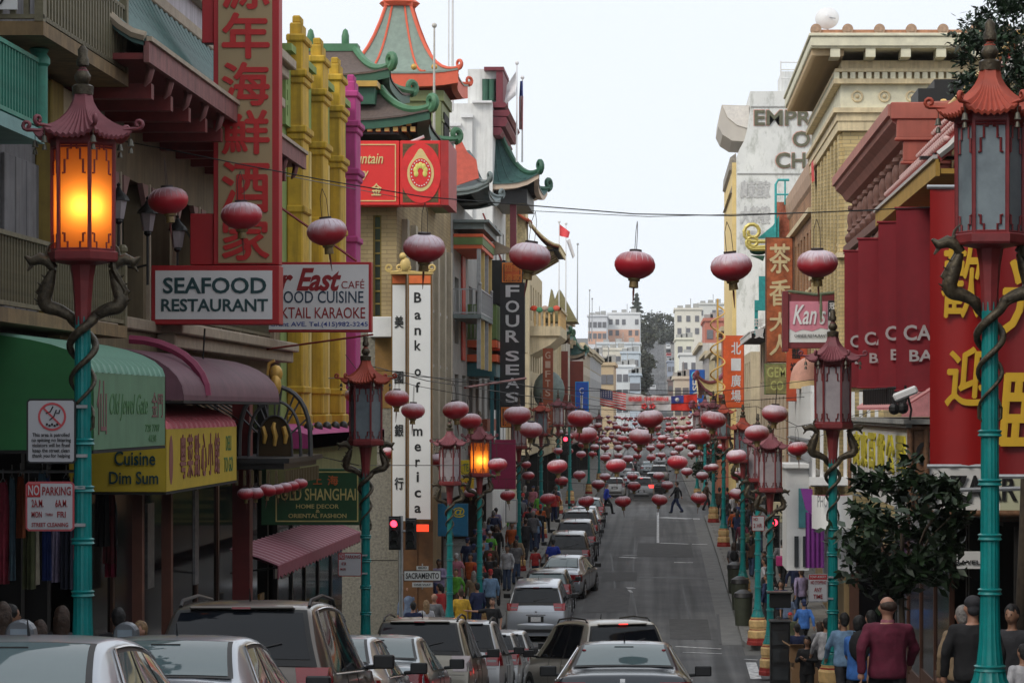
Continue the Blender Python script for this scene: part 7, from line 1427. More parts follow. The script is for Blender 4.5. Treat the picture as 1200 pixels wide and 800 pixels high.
    if kind != 'sedan':
        y_, z_ = S['rear'][1]+.02, zt(S['rear'][1]+.05)[0]; q = MB(); q.box(-.5, .5, y_-.06, y_+.12, z_-.0, z_+.03); B(q, 'roof_spoiler', pm, bevel=.012)
        q = MB(); q.box(-.09, .09, y_-.075, y_-.055, z_+.002, z_+.022); B(q, 'high_brake_light', m_brake if brake else m_tail)
        yb = S['rear'][0]+.03; zb_ = zt(yb)[0]; q = MB(); q.tube([(-.05, yb-.02, zb_+.02), (.42, yb+.04, zb_+.13)], .012, 4); q.ball((-.05, yb-.02, zb_+.02), .025, 6); B(q, 'rear_wiper', m_trim)
    else:
        q = MB(); yy = S['rear'][1]-.1; q.box(-.12, .12, yy-.02, yy+.06, zt(yy)[0]+.018, zt(yy)[0]+.03); B(q, 'high_brake_light', m_brake if brake else m_trim)
    if rails:
        for s in (1, -1):
            ya, yb = S['roofy']; w = zt(1.5)[1]-.03; q = MB(); q.tube([(s*w, ya, zt(ya)[0]-.01), (s*w, ya+.1, zt(ya)[0]+.05), (s*w, (ya+yb)/2, zt((ya+yb)/2)[0]+.055), (s*w, yb-.1, zt(yb)[0]+.06), (s*w, yb+.05, zt(yb)[0]-.01)], .018, 6); B(q, 'roof_rail', m_trim, 50)
    q = MB(); q.tube([(0, .9 if kind == 'suv' else 1.9, zt(1.9)[0]), (0, .85 if kind == 'suv' else 1.84, zt(1.9)[0]+.12)], [.012, .004], 5); B(q, 'aerial', m_trim)
    return t
def park(t, X, d, rz=0., pitch=None):
    p = math.atan((gz(d+3)-gz(d+.5))/2.5); t.location = (X, d, gz(d)+.02); t.rotation_mode = 'XYZ'; t.rotation_euler = (p*math.cos(rz), 0, rz); return t
c1 = make_car('sedan', 'silver sedan with its near roof cut by the frame edge, first in the kerbside line', paint('silver', (.42, .45, .5)), glass=m_cglassa, chrome=True, group='cars parked along the kerb'); park(c1, -4.15, 14.9)
c2 = dup(c1, (0, 0, 0), 0, 'silver sedan with pale blue rear glass, between the cut-off sedan and the bronze utility car'); park(c2, -4.05, 19.6)
c3 = make_car('suv', 'large bronze utility car with roof rails behind the silver sedans', paint('bronze', (.13, .11, .095), .6, .35), rails=True, chrome=True, group='cars parked along the kerb'); park(c3, -4.1, 24.7)
c3.scale = (1.03, 1.05, 1.03)
c4 = dup(c1, (0, 0, 0), 0, 'silver sedan half hidden by the mirror of the bronze utility car'); park(c4, -4.15, 30.3)
pm2 = paint('silverblue', (.3, .34, .36)); c5 = make_car('sedan', 'grey green sedan with pale glass just past the teal lamp shaft', pm2, glass=m_cglassa, group='cars parked along the kerb'); park(c5, -4.05, 35.4)
c6 = make_car('suv', 'beige crossover with a black roof rail and clear tail lamps', paint('beige', (.24, .22, .18)), rails=True, group='cars parked along the kerb', tailm=mat('smoked_clear_lens', (.3, .26, .26), .15, .3)); park(c6, -4.0, 42.6)
c7 = make_car('suv', 'white crossover between the beige crossover and the white hatchback', paint('white', (.56, .58, .6), .1), rails=True, group='cars parked along the kerb'); park(c7, -3.95, 50.2)
c8 = make_car('hatch', 'white hatchback with tall red tail lamps beside the crossing car', paint('white', (.56, .58, .6), .1), group='cars parked along the kerb'); park(c8, -3.9, 57)
c9 = dup(c8, (0, 0, 0), 0, 'small white hatchback at the corner of the cross street'); park(c9, -4.0, 64)
c10 = make_car('van', 'silver people carrier parked first past the cross street', paint('silver', (.42, .45, .5)), group='cars parked past the cross street'); park(c10, -3.75, 79.2)
c11 = make_car('hatch', 'black hatchback with a glass roof behind the silver people carrier', paint('black', (.02, .02, .022), .2), glass=m_cglassa, group='cars parked past the cross street'); park(c11, -3.75, 86.5)
c12 = dup(c1, (0, 0, 0), 0, 'silver sedan pulling out from behind the black hatchback', 'cars parked past the cross street'); park(c12, -3.6, 92.5, -.12)
c13 = make_car('suv', 'black utility car parked with a man standing behind it', paint('black', (.02, .02, .022), .2), group='cars parked past the cross street'); park(c13, -3.55, 101.5)
c14 = dup(c13, (0, 0, 0), 0, 'black utility car with bright red lamps, next ahead of its twin', 'cars parked past the cross street'); park(c14, -3.5, 109)
c15 = dup(c13, (0, 0, 0), 0, 'third black utility car, ahead of the pair with red lamps', 'cars parked past the cross street'); park(c15, -3.6, 117)
c16 = dup(c1, (0, 0, 0), 0, 'silver sedan near the far crossing', 'cars parked past the cross street'); park(c16, -3.6, 125)
c17 = dup(c11, (0, 0, 0), 0, 'black hatchback last in line before the far crossing', 'cars parked past the cross street'); park(c17, -3.6, 133)
mv = make_car('van', 'beige people carrier turning across the junction with its brake light on', paint('champagne', (.5, .46, .39), .1), 'moving_car', rails=True, brake=True, mirror=m_trim); park(mv, -.55, 50.3, .30)
sd_ = make_car('sedan', 'dark blue sedan with chrome window trim in the middle of the road', paint('midnight', (.02, .028, .04), .3), 'moving_car', glass=m_cglassa, chrome=True); park(sd_, -.43, 31.8); sd_.scale = (1.03, 1, .945)
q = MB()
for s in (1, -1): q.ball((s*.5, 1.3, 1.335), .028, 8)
build(q, 'red_reflection_spots', m_tail, sd_, local=True)  # red balls on the rear glass stand in for reflected lights
gs = make_car('van', 'grey utility car with red brake lights stopped at the far crossing', paint('grey', (.2, .2, .2)), 'moving_car', brake=True); park(gs, -1.15, 187)
rs = [(c8, -3.4, 205, 'white hatchback beyond the stopped grey car, left lane'), (c13, -.2, 214, 'black utility car in traffic beyond the grey car'), (c1, -2.2, 228, 'silver sedan in the distant queue'), (c6, .2, 245, 'beige crossover in the distant queue'), (c7, -3.2, 262, 'white crossover far down the kerb'), (c5, -1.0, 280, 'grey green sedan far down the street'), (c13, -3.3, 300, 'black utility car far down the kerb'), (c8, .4, 320, 'white hatchback far down the street')]
for pr_, X, d, lb in rs: c = dup(pr_, (0, 0, 0), 0, lb.replace(', left lane', ''), 'traffic beyond the far crossing'); park(c, X, d)
hc = MB(); hc.prism([(-2.2, .3), (-2.2, .9), (-1.5, 1.0), (-1.0, 1.45), (.6, 1.45), (1.2, 1.0), (2.2, .85), (2.3, .3)], 'x', -.85, .85); hc.box(-.75, .75, -2, 2, .05, .3)
hw = MB(); hw.box(-.7, .7, -1.42, -1.04, 1.05, 1.4)
hpaint = [mat('hill_car_white', (.6, .6, .62), .3), mat('hill_car_black', (.03, .03, .03), .3), mat('hill_car_red', (.3, .03, .03), .3), mat('hill_car_grey', (.25, .26, .28), .3)]
hme = [hc.mesh('hill_car_body', m, 30) for m in hpaint]; hwm = hw.mesh('rear_window', m_cglass)
i = 0
for side, X in ((-1, -5.9), (1, 5.2)):
    for k in range(17):
        d = 655+22*k+(k % 3)*2; i += 1
        if random.random() < .12: continue
        t = thing('hill_car', '%s car parked on the %s side of the far hill, %s' % (['white', 'black', 'dark red', 'grey'][i*7 % 4], ['tree', 'sunny'][side > 0], ['at its foot', 'low down', 'a quarter up', 'below the middle', 'at the middle', 'above the middle', 'three quarters up', 'high up', 'at its top'][k//2]), 'car', (X-1.0, d, gz(d)), 'cars parked on the far hill')
        t.rotation_euler = (math.atan((gz(d+5)-gz(d-5))/10), 0, 0)
        for me in (hme[i*7 % 4], hwm): o = bpy.data.objects.new(me.name if me is hwm else 'body', me); C.objects.link(o); o.parent = t
for X, d, k, lb in ((-1.2, 760, 0, 'white car driving up the far hill'), (-1.0, 860, 3, 'grey car driving up the far hill'), (1.6, 700, 2, 'dark red car at the foot of the far hill')):
    t = thing('hill_car', lb, 'car', (X, d, gz(d)), 'cars on the far hill road'); t.rotation_euler = (math.atan((gz(d+5)-gz(d-5))/10), 0, 0)
    for me in (hme[k], hwm): o = bpy.data.objects.new(me.name if me is hwm else 'body', me); C.objects.link(o); o.parent = t
# ================================================================ PEOPLE
def capsule(m, a, b, ra, rb, n=10):
    a, b = Vector(a), Vector(b); m.tube([a, a.lerp(b, .33), a.lerp(b, .67), b], [ra, ra*.72+rb*.28, ra*.28+rb*.72, rb], n); m.ball(tuple(a), ra*1.02, n); m.ball(tuple(b), rb*1.02, n)
def voxel(m, name, size, extra=None):
    me = m.mesh(name, None and 0 or m_dark, None); o = bpy.data.objects.new('v', me); C.objects.link(o)
    md = o.modifiers.new('r', 'REMESH'); md.mode = 'VOXEL'; md.voxel_size = size; md.use_smooth_shade = True
    sm_ = o.modifiers.new('s', 'SMOOTH'); sm_.factor = .5; sm_.iterations = 2
    dg = bpy.context.evaluated_depsgraph_get(); dg.update(); out = bpy.data.meshes.new_from_object(o.evaluated_get(dg)); bpy.data.objects.remove(o)
    if extra:
        bm = bmesh.new(); bm.from_mesh(out); tmp = extra.mesh('t', m_dark, 60); bm.from_mesh(tmp); bm.to_mesh(out); bm.free()
    amp = .0 if name in ('person', 'shoes') else (.012 if name == 'hair' else .004 if name == 'cap' else .011); off = len(name)*3.
    if amp:
        for v in out.vertices:      # folds of cloth, strands of hair
            p = v.co; f = noise.noise(Vector((p.x*9+off, p.y*9, p.z*5)))+.6*noise.noise(Vector((p.x*22, p.y*22+off, p.z*12))); v.co = p+v.normal*amp*f
    out.name = name; out.materials.clear(); out.materials.append(m_dark); out.shade_smooth(); return out
# pose: foot forward offsets, knee, arm targets (front is +y)
POSES = {
 'stand': dict(fl=(.1, .0), fr=(-.1, .02), el=(.27, -.03, 1.13), hl=(.27, .05, .87), er=(-.27, -.03, 1.13), hr=(-.27, .05, .87)),
 'walk': dict(fl=(.09, .32), fr=(-.09, -.34), el=(.26, -.16, 1.16), hl=(.27, -.2, .92), er=(-.26, .1, 1.14), hr=(-.24, .28, .95)),
 'stroll': dict(fl=(.09, -.24), fr=(-.1, .22), el=(.27, .08, 1.14), hl=(.25, .24, .95), er=(-.27, -.12, 1.15), hr=(-.27, -.12, .9)),
 'phone': dict(fl=(.12, .0), fr=(-.12, .05), el=(.25, .03, 1.15), hl=(.08, .3, 1.25), er=(-.25, .03, 1.15), hr=(-.06, .3, 1.2)),
 'reach': dict(fl=(.12, .0), fr=(-.12, .05), el=(.44, .1, 1.34), hl=(.7, .18, 1.36), er=(-.27, -.03, 1.13), hr=(-.27, .05, .88))}
def make_pose(nm, P):
    b, tp, ts, tr, sh = MB(), MB(), MB(), MB(), MB(); fing = MB()
    neck = (0, -.01, 1.46); lean = 0
    b.ball((0, .01, 1.625), .098, 14, sc=(.82, .98, 1.18)); b.ball((0, .05, 1.575), .06, 10, sc=(.85, .9, .9)); capsule(b, (0, -.01, 1.42), (0, .0, 1.56), .058, .052)
    b.ball((0, .108, 1.605), .016, 6, sc=(.8, 1, 1.4)); b.ball((.082, .0, 1.61), .022, 6, sc=(.5, .8, 1.3)); b.ball((-.082, .0, 1.61), .022, 6, sc=(.5, .8, 1.3))
    for m, e in ((b, 0.), (tp, .026), (ts, .024)):
        zs = ((.84, .155, .11), (.92, .168, .118), (1.02, .158, .108), (1.12, .155, .108), (1.24, .172, .112), (1.34, .18, .105), (1.40, .15, .085), (1.44, .09, .07))
        n = 18; zs = zs if e == 0 else ((.82, .16, .122), (.9, .17, .126))+zs[2:]
        m.grid([[((rx+e)*math.cos(2*PI*k/n), (ry+e)*math.sin(2*PI*k/n)-.005, z) for k in range(n)] for z, rx, ry in zs], 0, True); m.add([((zs[0][1]+e)*math.cos(2*PI*k/n), (zs[0][2]+e)*math.sin(2*PI*k/n)-.005, zs[0][0]) for k in range(n)], [tuple(range(n))]); m.add([((zs[-1][1]+e)*math.cos(2*PI*k/n), (zs[-1][2]+e)*math.sin(2*PI*k/n)-.005, zs[-1][0]) for k in range(n)], [tuple(range(n))])
        capsule(m, (.13, -.005, 1.375), (-.13, -.005, 1.375), .055+e*.7, .055+e*.7)
    for s, el, hd in ((1, P['el'], P['hl']), (-1, P['er'], P['hr'])):
        shd = (s*.185, -.005, 1.375)
        capsule(b, shd, el, .048, .038); capsule(b, el, hd, .037, .026)
        capsule(tp, shd, el, .066, .055); capsule(tp, el, Vector(el).lerp(Vector(hd), .93), .053, .044)
        capsule(ts, shd, Vector(shd).lerp(Vector(el), .75), .068, .064)
        h = Vector(hd); dr = (h-Vector(el)).normalized(); side = dr.cross(Vector((0, 1, 0)) if abs(dr.y) < .8 else Vector((1, 0, 0))).normalized(); nn_ = side.cross(dr).normalized()
        b.ball(tuple(h+dr*.045), .043, 10, sc=(.6+.3*abs(side.x), .6+.3*abs(side.y), 1)); b.tube([h, h+dr*.085], [.026, .034], 8)
        for k in range(4):
            l = (.068, .08, .076, .06)[k]; base = h+dr*.075+nn_*(.027-.018*k); fing.tube([base, base+dr*l*.45, base+dr*l*.8+side*s*.012, base+dr*l+side*s*.026], [.0095, .009, .0085, .006], 6)
        base = h+dr*.03+nn_*.03; fing.tube([base, base+nn_*.022+dr*.025, base+nn_*.026+dr*.055], [.012, .0105, .008], 6)
    for s, f in ((1, P['fl']), (-1, P['fr'])):
        hip = Vector((s*.085, 0, .92)); ank = Vector((f[0], f[1], .09+max(0, -f[1]-.2)*.4)); kn = (hip+ank)/2+Vector((0, .03+abs(f[1])*.18, .01))
        for m, e in ((b, 0.), (tr, .022)): capsule(m, hip, kn, .08+e*.9, .054+e*1.2); capsule(m, kn, ank if e == 0 else ank+(kn-ank)*.03, .052+e*1.2, .036+e*1.6); m.ball(tuple(kn.lerp(ank, .3)+Vector((0, -.015, 0))), .055+e, 8, sc=(.9, .9, 1.6))
        for m, e in ((b, -.008), (sh, .004)): m.ball((ank.x, ank.y+.05, ank.z-.045), .06+e, 10, sc=(.75, 2.0, .72)); m.ball((ank.x, ank.y-.02, ank.z-.02), .048+e, 8)
    tr.ball((0, -.005, .94), .165, 14, sc=(1.0, .76, .6)); tr.ball((.065, -.03, .89), .085, 10); tr.ball((-.065, -.03, .89), .085, 10)
    sk = MB(); sk.lathe([(.14, 1.05), (.18, .95), (.2, .8), (.23, .55)], 20, sq=.8)
    return dict(body=voxel(b, 'person', .015, fing), top=voxel(tp, 'jacket', .019), short=voxel(ts, 'shirt', .019), trousers=voxel(tr, 'trousers', .019), shoes=voxel(sh, 'shoes', .016), skirt=sk.mesh('skirt', m_dark, 60))
PP = {k: make_pose(k, v) for k, v in POSES.items()}
def hairm(kind):
    m = MB()
    if kind == 'short': m.ball((0, -.012, 1.65), .105, 14, sc=(.86, 1.0, 1.05)); m.ball((0, -.05, 1.6), .08, 10, sc=(.95, .8, 1.1))
    if kind == 'long': m.ball((0, -.015, 1.65), .108, 14, sc=(.88, 1.0, 1.06)); capsule(m, (0, -.06, 1.6), (0, -.08, 1.4), .09, .075); capsule(m, (.05, -.05, 1.58), (.06, -.06, 1.42), .05, .04); capsule(m, (-.05, -.05, 1.58), (-.06, -.06, 1.42), .05, .04)
    if kind == 'bald': m.ball((0, -.032, 1.635), .1, 14, sc=(.86, .78, .62)); m.ball((.066, .0, 1.65), .035, 8, sc=(.6, 1.2, 1)); m.ball((-.066, .0, 1.65), .035, 8, sc=(.6, 1.2, 1))
    if kind == 'cap': m.ball((0, -.005, 1.68), .1, 14, sc=(.9, 1.02, .85)); m.ball((0, .1, 1.675), .06, 10, sc=(1, 1.3, .16)); m.ball((0, -.05, 1.6), .075, 10, sc=(.95, .8, .9))
    return voxel(m, 'hair' if kind != 'cap' else 'cap', .014)
HH = {k: hairm(k) for k in ('short', 'long', 'bald', 'cap')}
ey = MB(); ey.ball((.032, .098, 1.635), .009, 6); ey.ball((-.032, .098, 1.635), .009, 6); ey.box(-.02, .02, .103, .108, 1.562, 1.568); EY = ey.mesh('face_features', mat('eye_dark', (.03, .02, .018), .4))
cl = MB(); cl.lathe([(.062, 1.44), (.068, 1.465), (.058, 1.485)], 14, cap=False); CO = cl.mesh('collar', m_dark, 60)
SK = [mat('skin_light', (.42, .22, .15), .5), mat('skin_tan', (.3, .16, .1), .5), mat('skin_brown', (.14, .07, .045), .5)]
HC = {k: mat('hair_'+k, c, .6, 0, .6, 26, .9) for k, c in (('black', (.01, .009, .009)), ('brown', (.045, .022, .012)), ('grey', (.26, .24, .22)), ('blond', (.28, .17, .08)))}
def cloth(nm, c): return mat('cloth_'+nm, c, .85, 0, .4, 7, .6)
CL_ = {'maroon': (.13, .012, .035), 'black': (.012, .012, .014), 'navy': (.015, .025, .08), 'white': (.5, .5, .52), 'grey': (.16, .16, .17), 'blue': (.05, .17, .5), 'sky': (.2, .33, .5), 'red': (.45, .03, .03), 'yellow': (.6, .36, .03), 'green': (.12, .42, .04), 'tan': (.28, .2, .12), 'orange': (.5, .1, .02), 'plaid': (.15, .2, .3), 'pink': (.42, .15, .2), 'olive': (.08, .09, .045), 'brown': (.08, .045, .025), 'lilac': (.3, .25, .4), 'charcoal': (.03, .03, .035), 'denim': (.05, .08, .15), 'royal': (.02, .05, .4)}
def put(o, m):
    o.material_slots[0].link = 'OBJECT'; o.material_slots[0].material = m
LBL = set()
def person(X, d, pose, top, bot, hair='short', hc='black', rz=0., h=1.72, skin=0, sleeves=True, label='', z=None, collar=None, group='pedestrians', wide=1.):
    P = PP[pose]; s = h/1.74; zz = gz(d)+(.14 if (X < CL or X > CR) and not (65.5 < d < 76.5) else .02) if z is None else z
    o = bpy.data.objects.new('person', P['body']); C.objects.link(o); o.location = (X, d, zz); o.rotation_euler = (0, 0, rz); o.scale = (s*wide, s*wide, s); put(o, SK[skin]); tag(o, label, 'person', group); LC[0] += 0
    def ch(me, m):
        c = bpy.data.objects.new(me.name.split('.')[0], me); C.objects.link(c); c.parent = o
        if m: put(c, m)
        return c
    ch(P['top'] if sleeves else P['short'], cloth(top, CL_[top])); ch(P['skirt'] if bot == 'skirt' else P['trousers'], cloth('black' if bot == 'skirt' else bot, CL_['black' if bot == 'skirt' else bot])); ch(P['shoes'], cloth('black', CL_['black']))
    if hair: ch(HH[hair], HC[hc] if hair != 'cap' else cloth(hc if hc in CL_ else 'black', CL_.get(hc, CL_['black'])))
    ch(EY, None)
    if collar: ch(CO, cloth(collar, CL_[collar]))
    return o
def PX(px, d): return (px-770)*d/F
# near east pavement
def PY(px, ytop, h, d): return d
person(PX(1040, 30), 30, 'stroll', 'maroon', 'black', 'bald', 'brown', .05, 1.8, 0, True, 'balding man in a maroon jumper walking away beside the leafy tree', collar='pink', wide=1.18)
person(PX(1007, 34), 34, 'walk', 'blue', 'black', 'short', 'black', -.6, 1.6, 1, False, 'dark haired boy in a bright blue shirt next to the man in maroon')
person(PX(1140, 29), 29, 'stand', 'black', 'black', 'cap', 'charcoal', .1, 1.78, 0, True, 'man in a black coat and dark cap beside the teal lamp shaft', wide=1.15)
person(PX(1127, 31), 31, 'stand', 'tan', 'charcoal', 'short', 'grey', .1, 1.7, 0, True, 'person in a pale tan jacket half behind the man in the black coat')
person(PX(1186, 30), 30, 'stroll', 'charcoal', 'black', 'short', 'black', 2.6, 1.7, 1, True, 'dark coated person facing the viewer just past the big lamp')
person(PX(1199, 27), 27, 'stand', 'white', 'navy', 'short', 'black', .4, 1.25, 1, False, 'child in a pale shirt at the frame edge')
person(PX(989, 44), 44, 'walk', 'sky', 'charcoal', 'short', 'black', .2, 1.72, 1, True, 'person in a pale blue shirt between the boy and the lamp base')
person(PX(1020, 42), 42, 'stroll', 'white', 'black', 'short', 'black', .3, 1.74, 0, True, 'person in a white shirt ahead of the man in maroon')
person(PX(983, 50), 50, 'phone', 'olive', 'black', 'long', 'brown', 3.0, 1.62, 0, True, 'long haired woman in olive facing the viewer by the lamp base')
person(PX(934, 66), 66, 'stroll', 'navy', 'tan', 'short', 'black', .2, 1.75, 0, False, 'man in a navy tee shirt and tan trousers by the signal box')
person(PX(946, 57), 57, 'phone', 'black', 'black', 'long', 'black', 2.8, 1.6, 1, True, 'long haired person in black bending behind the cartons', z=gz(57)-.15)
person(PX(960, 62), 62, 'walk', 'grey', 'black', 'long', 'brown', .5, 1.66, 0, True, 'brown haired woman in grey carrying a white bag')
person(PX(968, 56), 56, 'walk', 'white', 'black', 'short', 'black', .3, 1.7, 1, True, 'person in white beside the stopping plate')
east = [(915, 80, 'phone', 'navy', 'black', 'long', 'black', 3., 'woman in navy facing the viewer by the kiosk'), (923, 79, 'stand', 'plaid', 'denim', 'short', 'black', 3.1, 'boy in plaid facing the viewer by the kiosk'), (926, 74, 'stand', 'olive', 'black', 'cap', 'red', 3., 'child in a red cap at the corner'), (939, 84, 'stroll', 'lilac', 'denim', 'short', 'brown', .4, 'man in a lilac top beside the kiosk'), (942, 76, 'walk', 'blue', 'black', 'cap', 'navy', .2, 'person in a bright blue jacket under the violet curtain'), (899, 82, 'stand', 'navy', 'charcoal', 'short', 'black', 1., 'person in navy behind the corner lamp shaft'), (912, 70, 'stand', 'red', 'black', 'short', 'black', 2., 'person in red behind the black signal box'), (896, 88, 'stroll', 'white', 'denim', 'short', 'black', 1.2, 'person in white stooping near the corner lamp'),
 (860, 96, 'walk', 'grey', 'black', 'long', 'brown', -.2, 'woman in a pale top stepping along the east kerb'), (869, 99, 'stand', 'charcoal', 'charcoal', 'cap', 'black', .5, 'person in charcoal near the kerb bins'), (880, 104, 'stroll', 'olive', 'brown', 'short', 'black', .3, 'person in olive along the shop fronts'), (861, 118, 'walk', 'orange', 'black', 'short', 'black', .2, 'person in an orange top on the east pavement'), (872, 116, 'stand', 'black', 'black', 'short', 'black', 2., 'person in black beside the orange top'), (850, 128, 'stroll', 'charcoal', 'denim', 'long', 'black', .1, 'long haired person in charcoal up the east pavement'), (858, 132, 'stand', 'white', 'charcoal', 'short', 'brown', 1., 'person in white up the east pavement'), (866, 126, 'stand', 'navy', 'navy', 'short', 'black', 2.4, 'person all in navy up the east pavement'), (843, 138, 'walk', 'brown', 'black', 'short', 'black', 0, 'person in brown at the crossing kerb'), (852, 140, 'stand', 'red', 'denim', 'short', 'black', .5, 'person in red at the crossing kerb'), (885, 110, 'stand', 'tan', 'brown', 'short', 'grey', 1.4, 'grey haired person in tan by the shops'), (903, 92, 'walk', 'charcoal', 'black', 'short', 'black', .3, 'person in charcoal behind the tall lamps')]
for px, d, po, tp_, bt, hr, hc_, rz, lb in east: person(PX(px, d), d, po, tp_, bt, hr, hc_, rz, 1.4 if 'boy' in lb or 'child' in lb else random.uniform(1.6, 1.8), random.choice((0, 1, 1)), random.random() < .6, lb, group='pedestrians on the east pavement')
random.seed(21)
for k in range(14):
    d = 84+4.2*k; tp_ = ['black', 'navy', 'charcoal', 'grey', 'brown', 'olive', 'maroon'][k % 7]; person(random.choice((3.7, 4.3, 4.9))+random.uniform(-.2, .2), d, random.choice(['stand', 'walk', 'stroll', 'phone']), tp_, random.choice(['black', 'denim', 'charcoal']), random.choice(['short', 'long']), 'black', random.choice((0, PI))+random.uniform(-.5, .5), random.uniform(1.58, 1.8), random.choice((0, 1, 2)), True, 'shopper in a %s top %s on the east pavement' % (tp_, ['by the violet curtain', 'beyond the kiosk', 'behind the corner lamps', 'by the litter bins', 'near the cream cafe sign', 'outside the pale shops', 'past the orange top', 'at the shop awnings', 'by the far lamps', 'halfway to the crossing', 'before the crossing', 'near the crossing kerb', 'close to the crossing lamp', 'at the crossing corner'][k]), group='pedestrians on the east pavement')
bp_ = MB(); bp_.ball((0, 0, 0), .17, 12, sc=(.95, .55, 1.25)); bp_.tube([(-.1, .06, .18), (-.12, .16, .1), (-.1, .1, -.1)], .015, 5); bp_.tube([(.1, .06, .18), (.12, .16, .1), (.1, .1, -.1)], .015, 5); bpm = bp_.mesh('backpack', cloth('black', CL_['black']), 60)
for px, d, lb in ((860, 96, 'black backpack worn by the woman in the pale top at the east kerb'), (1007, 34, 'black backpack worn by the boy in the bright blue shirt')):
    o = bpy.data.objects.new('backpack', bpm); C.objects.link(o); o.location = (PX(px, d), d-.2, gz(d)+.14+1.22); o.rotation_euler = (0, 0, -.3); tag(o, lb, 'backpack')
# crossing walkers
person(PX(711, 147), 147, 'walk', 'royal', 'black', 'cap', 'grey', -1.4, 1.75, 0, True, 'walker in a royal blue coat and grey cap on the far crossing')
person(PX(793, 148), 148, 'walk', 'black', 'navy', 'short', 'brown', 1.3, 1.85, 0, True, 'walker in black on the far crossing')
person(PX(828, 149), 149, 'stroll', 'brown', 'black', 'short', 'black', -1.3, 1.7, 1, True, 'walker in brown stepping off the east kerb')
# near west pavement
nw_ = [(12, 26.5, 'phone', 'black', 'black', 'short', 'black', -1.2, 1, 'dark haired man in profile at the frame edge by the clothes'), (2, 25, 'stand', 'brown', 'black', 'long', 'brown', .4, 0, 'brown haired person cut by the frame edge'), (46, 27.5, 'stand', 'tan', 'brown', 'long', 'brown', .3, 0, 'auburn haired woman among the hanging clothes'), (72, 28.5, 'stand', 'charcoal', 'black', 'long', 'brown', .2, 0, 'person in charcoal with long brown hair near the lamp shaft'), (164, 29, 'phone', 'black', 'black', 'short', 'blond', 2.4, 0, 'fair haired woman in dark glasses behind the second silver sedan'), (138, 30, 'stand', 'black', 'black', 'short', 'black', .3, 1, 'person in black beside the fair haired woman')]
for px, d, po, tp_, bt, hr, hc_, rz, sk_, lb in nw_: person(PX(px, d), d, po, tp_, bt, hr, hc_, rz, 1.66 if px not in (46, 164) else 1.5, sk_, True, lb, group='pedestrians by the clothes shop')
# corner group
cg = [(478, 77.5, 'stand', 'plaid', 'black', 'long', 'brown', 2.9, 'woman in a patterned top near the signal pole'), (484, 80.5, 'stand', 'charcoal', 'black', 'bald', 'grey', 3.0, 'bald man facing the viewer beside the bank doors'), (484, 73.5, 'stand', 'navy', 'navy', 'short', 'black', .2, 'person in navy seen from behind at the corner'), (499, 74.5, 'stand', 'white', 'denim', 'long', 'blond', .5, 'blonde woman in a white top at the corner'), (509, 76, 'stand', 'grey', 'denim', 'bald', 'grey', 2.8, 'grey shirted bald man at the corner'), (515, 78.5, 'stand', 'red', 'black', 'short', 'black', 1., 'person in a red jacket behind the mauve lamp shaft'), (540, 76.5, 'stand', 'yellow', 'denim', 'short', 'brown', .3, 'man in a bright yellow shirt between the two lamp shafts'), (559, 79.5, 'stand', 'navy', 'navy', 'short', 'black', .6, 'stooping person in navy behind the lit lamp shaft'), (577, 75.5, 'reach', 'black', 'black', 'short', 'brown', PI*.98, 'man in a black tee shirt stretching an arm toward the silver car'), (392, 46, 'stand', 'yellow', 'black', 'short', 'brown', .3, 'person in a yellow top glimpsed under the pink awning')]
for px, d, po, tp_, bt, hr, hc_, rz, lb in cg: person(PX(px, d), d, po, tp_, bt, hr, hc_, rz if po != 'reach' else 2.9, random.uniform(1.68, 1.82), 0, 'black tee' not in lb, lb, group='people at the corner')
random.seed(11)
tops = ['navy', 'red', 'plaid', 'black', 'white', 'green', 'charcoal', 'sky', 'orange', 'grey', 'black', 'brown', 'lilac', 'denim', 'tan', 'pink']
pls = ['by the corner shop door', 'below the magenta panel', 'beside the lit lamp shaft', 'under the grey notice', 'by the slender lamp', 'next to the gold lamp base', 'along the busy shop fronts', 'by the dark parked cars', 'near the far crossing kerb']
n = 0
for k in range(62):
    d = 83+k*.98+random.uniform(-.4, .4); X = random.choice((-5.5, -6.1, -6.7, -7.3))+random.uniform(-.15, .15); tp_ = tops[(k*7) % 16]; bt = random.choice(['black', 'denim', 'navy', 'charcoal', 'brown']); hr = random.choice(['short', 'short', 'long', 'cap']); hc_ = random.choice(['black', 'black', 'brown', 'grey']) if hr != 'cap' else random.choice(['white', 'navy', 'red'])
    facing = random.random() < .35; h = random.uniform(1.55, 1.82)
    lb = '%s pedestrian, %s top, %s trousers, %s %s, %s' % ('oncoming' if facing else 'departing', tp_, bt, hc_, {'short': 'hair', 'long': 'long hair', 'cap': 'cap'}[hr], pls[min(8, k//7)])
    person(X, d, random.choice(['stand', 'walk', 'stroll', 'phone']), tp_, bt, hr, hc_, (PI if facing else 0)+random.uniform(-.5, .5), h, random.choice((0, 1, 1, 2)), random.random() < .6, lb, group='crowd on the west pavement')
person(-4.05, 99.6, 'stand', 'royal', 'navy', 'short', 'black', .1, 1.7, 1, False, 'man in blue standing behind the first black utility car', z=gz(99.6)+.02); person(-4.75, 99.9, 'stand', 'red', 'navy', 'short', 'brown', .3, 1.35, 0, False, 'child in red next to the man in blue behind the black car', z=gz(99.9)+.02)
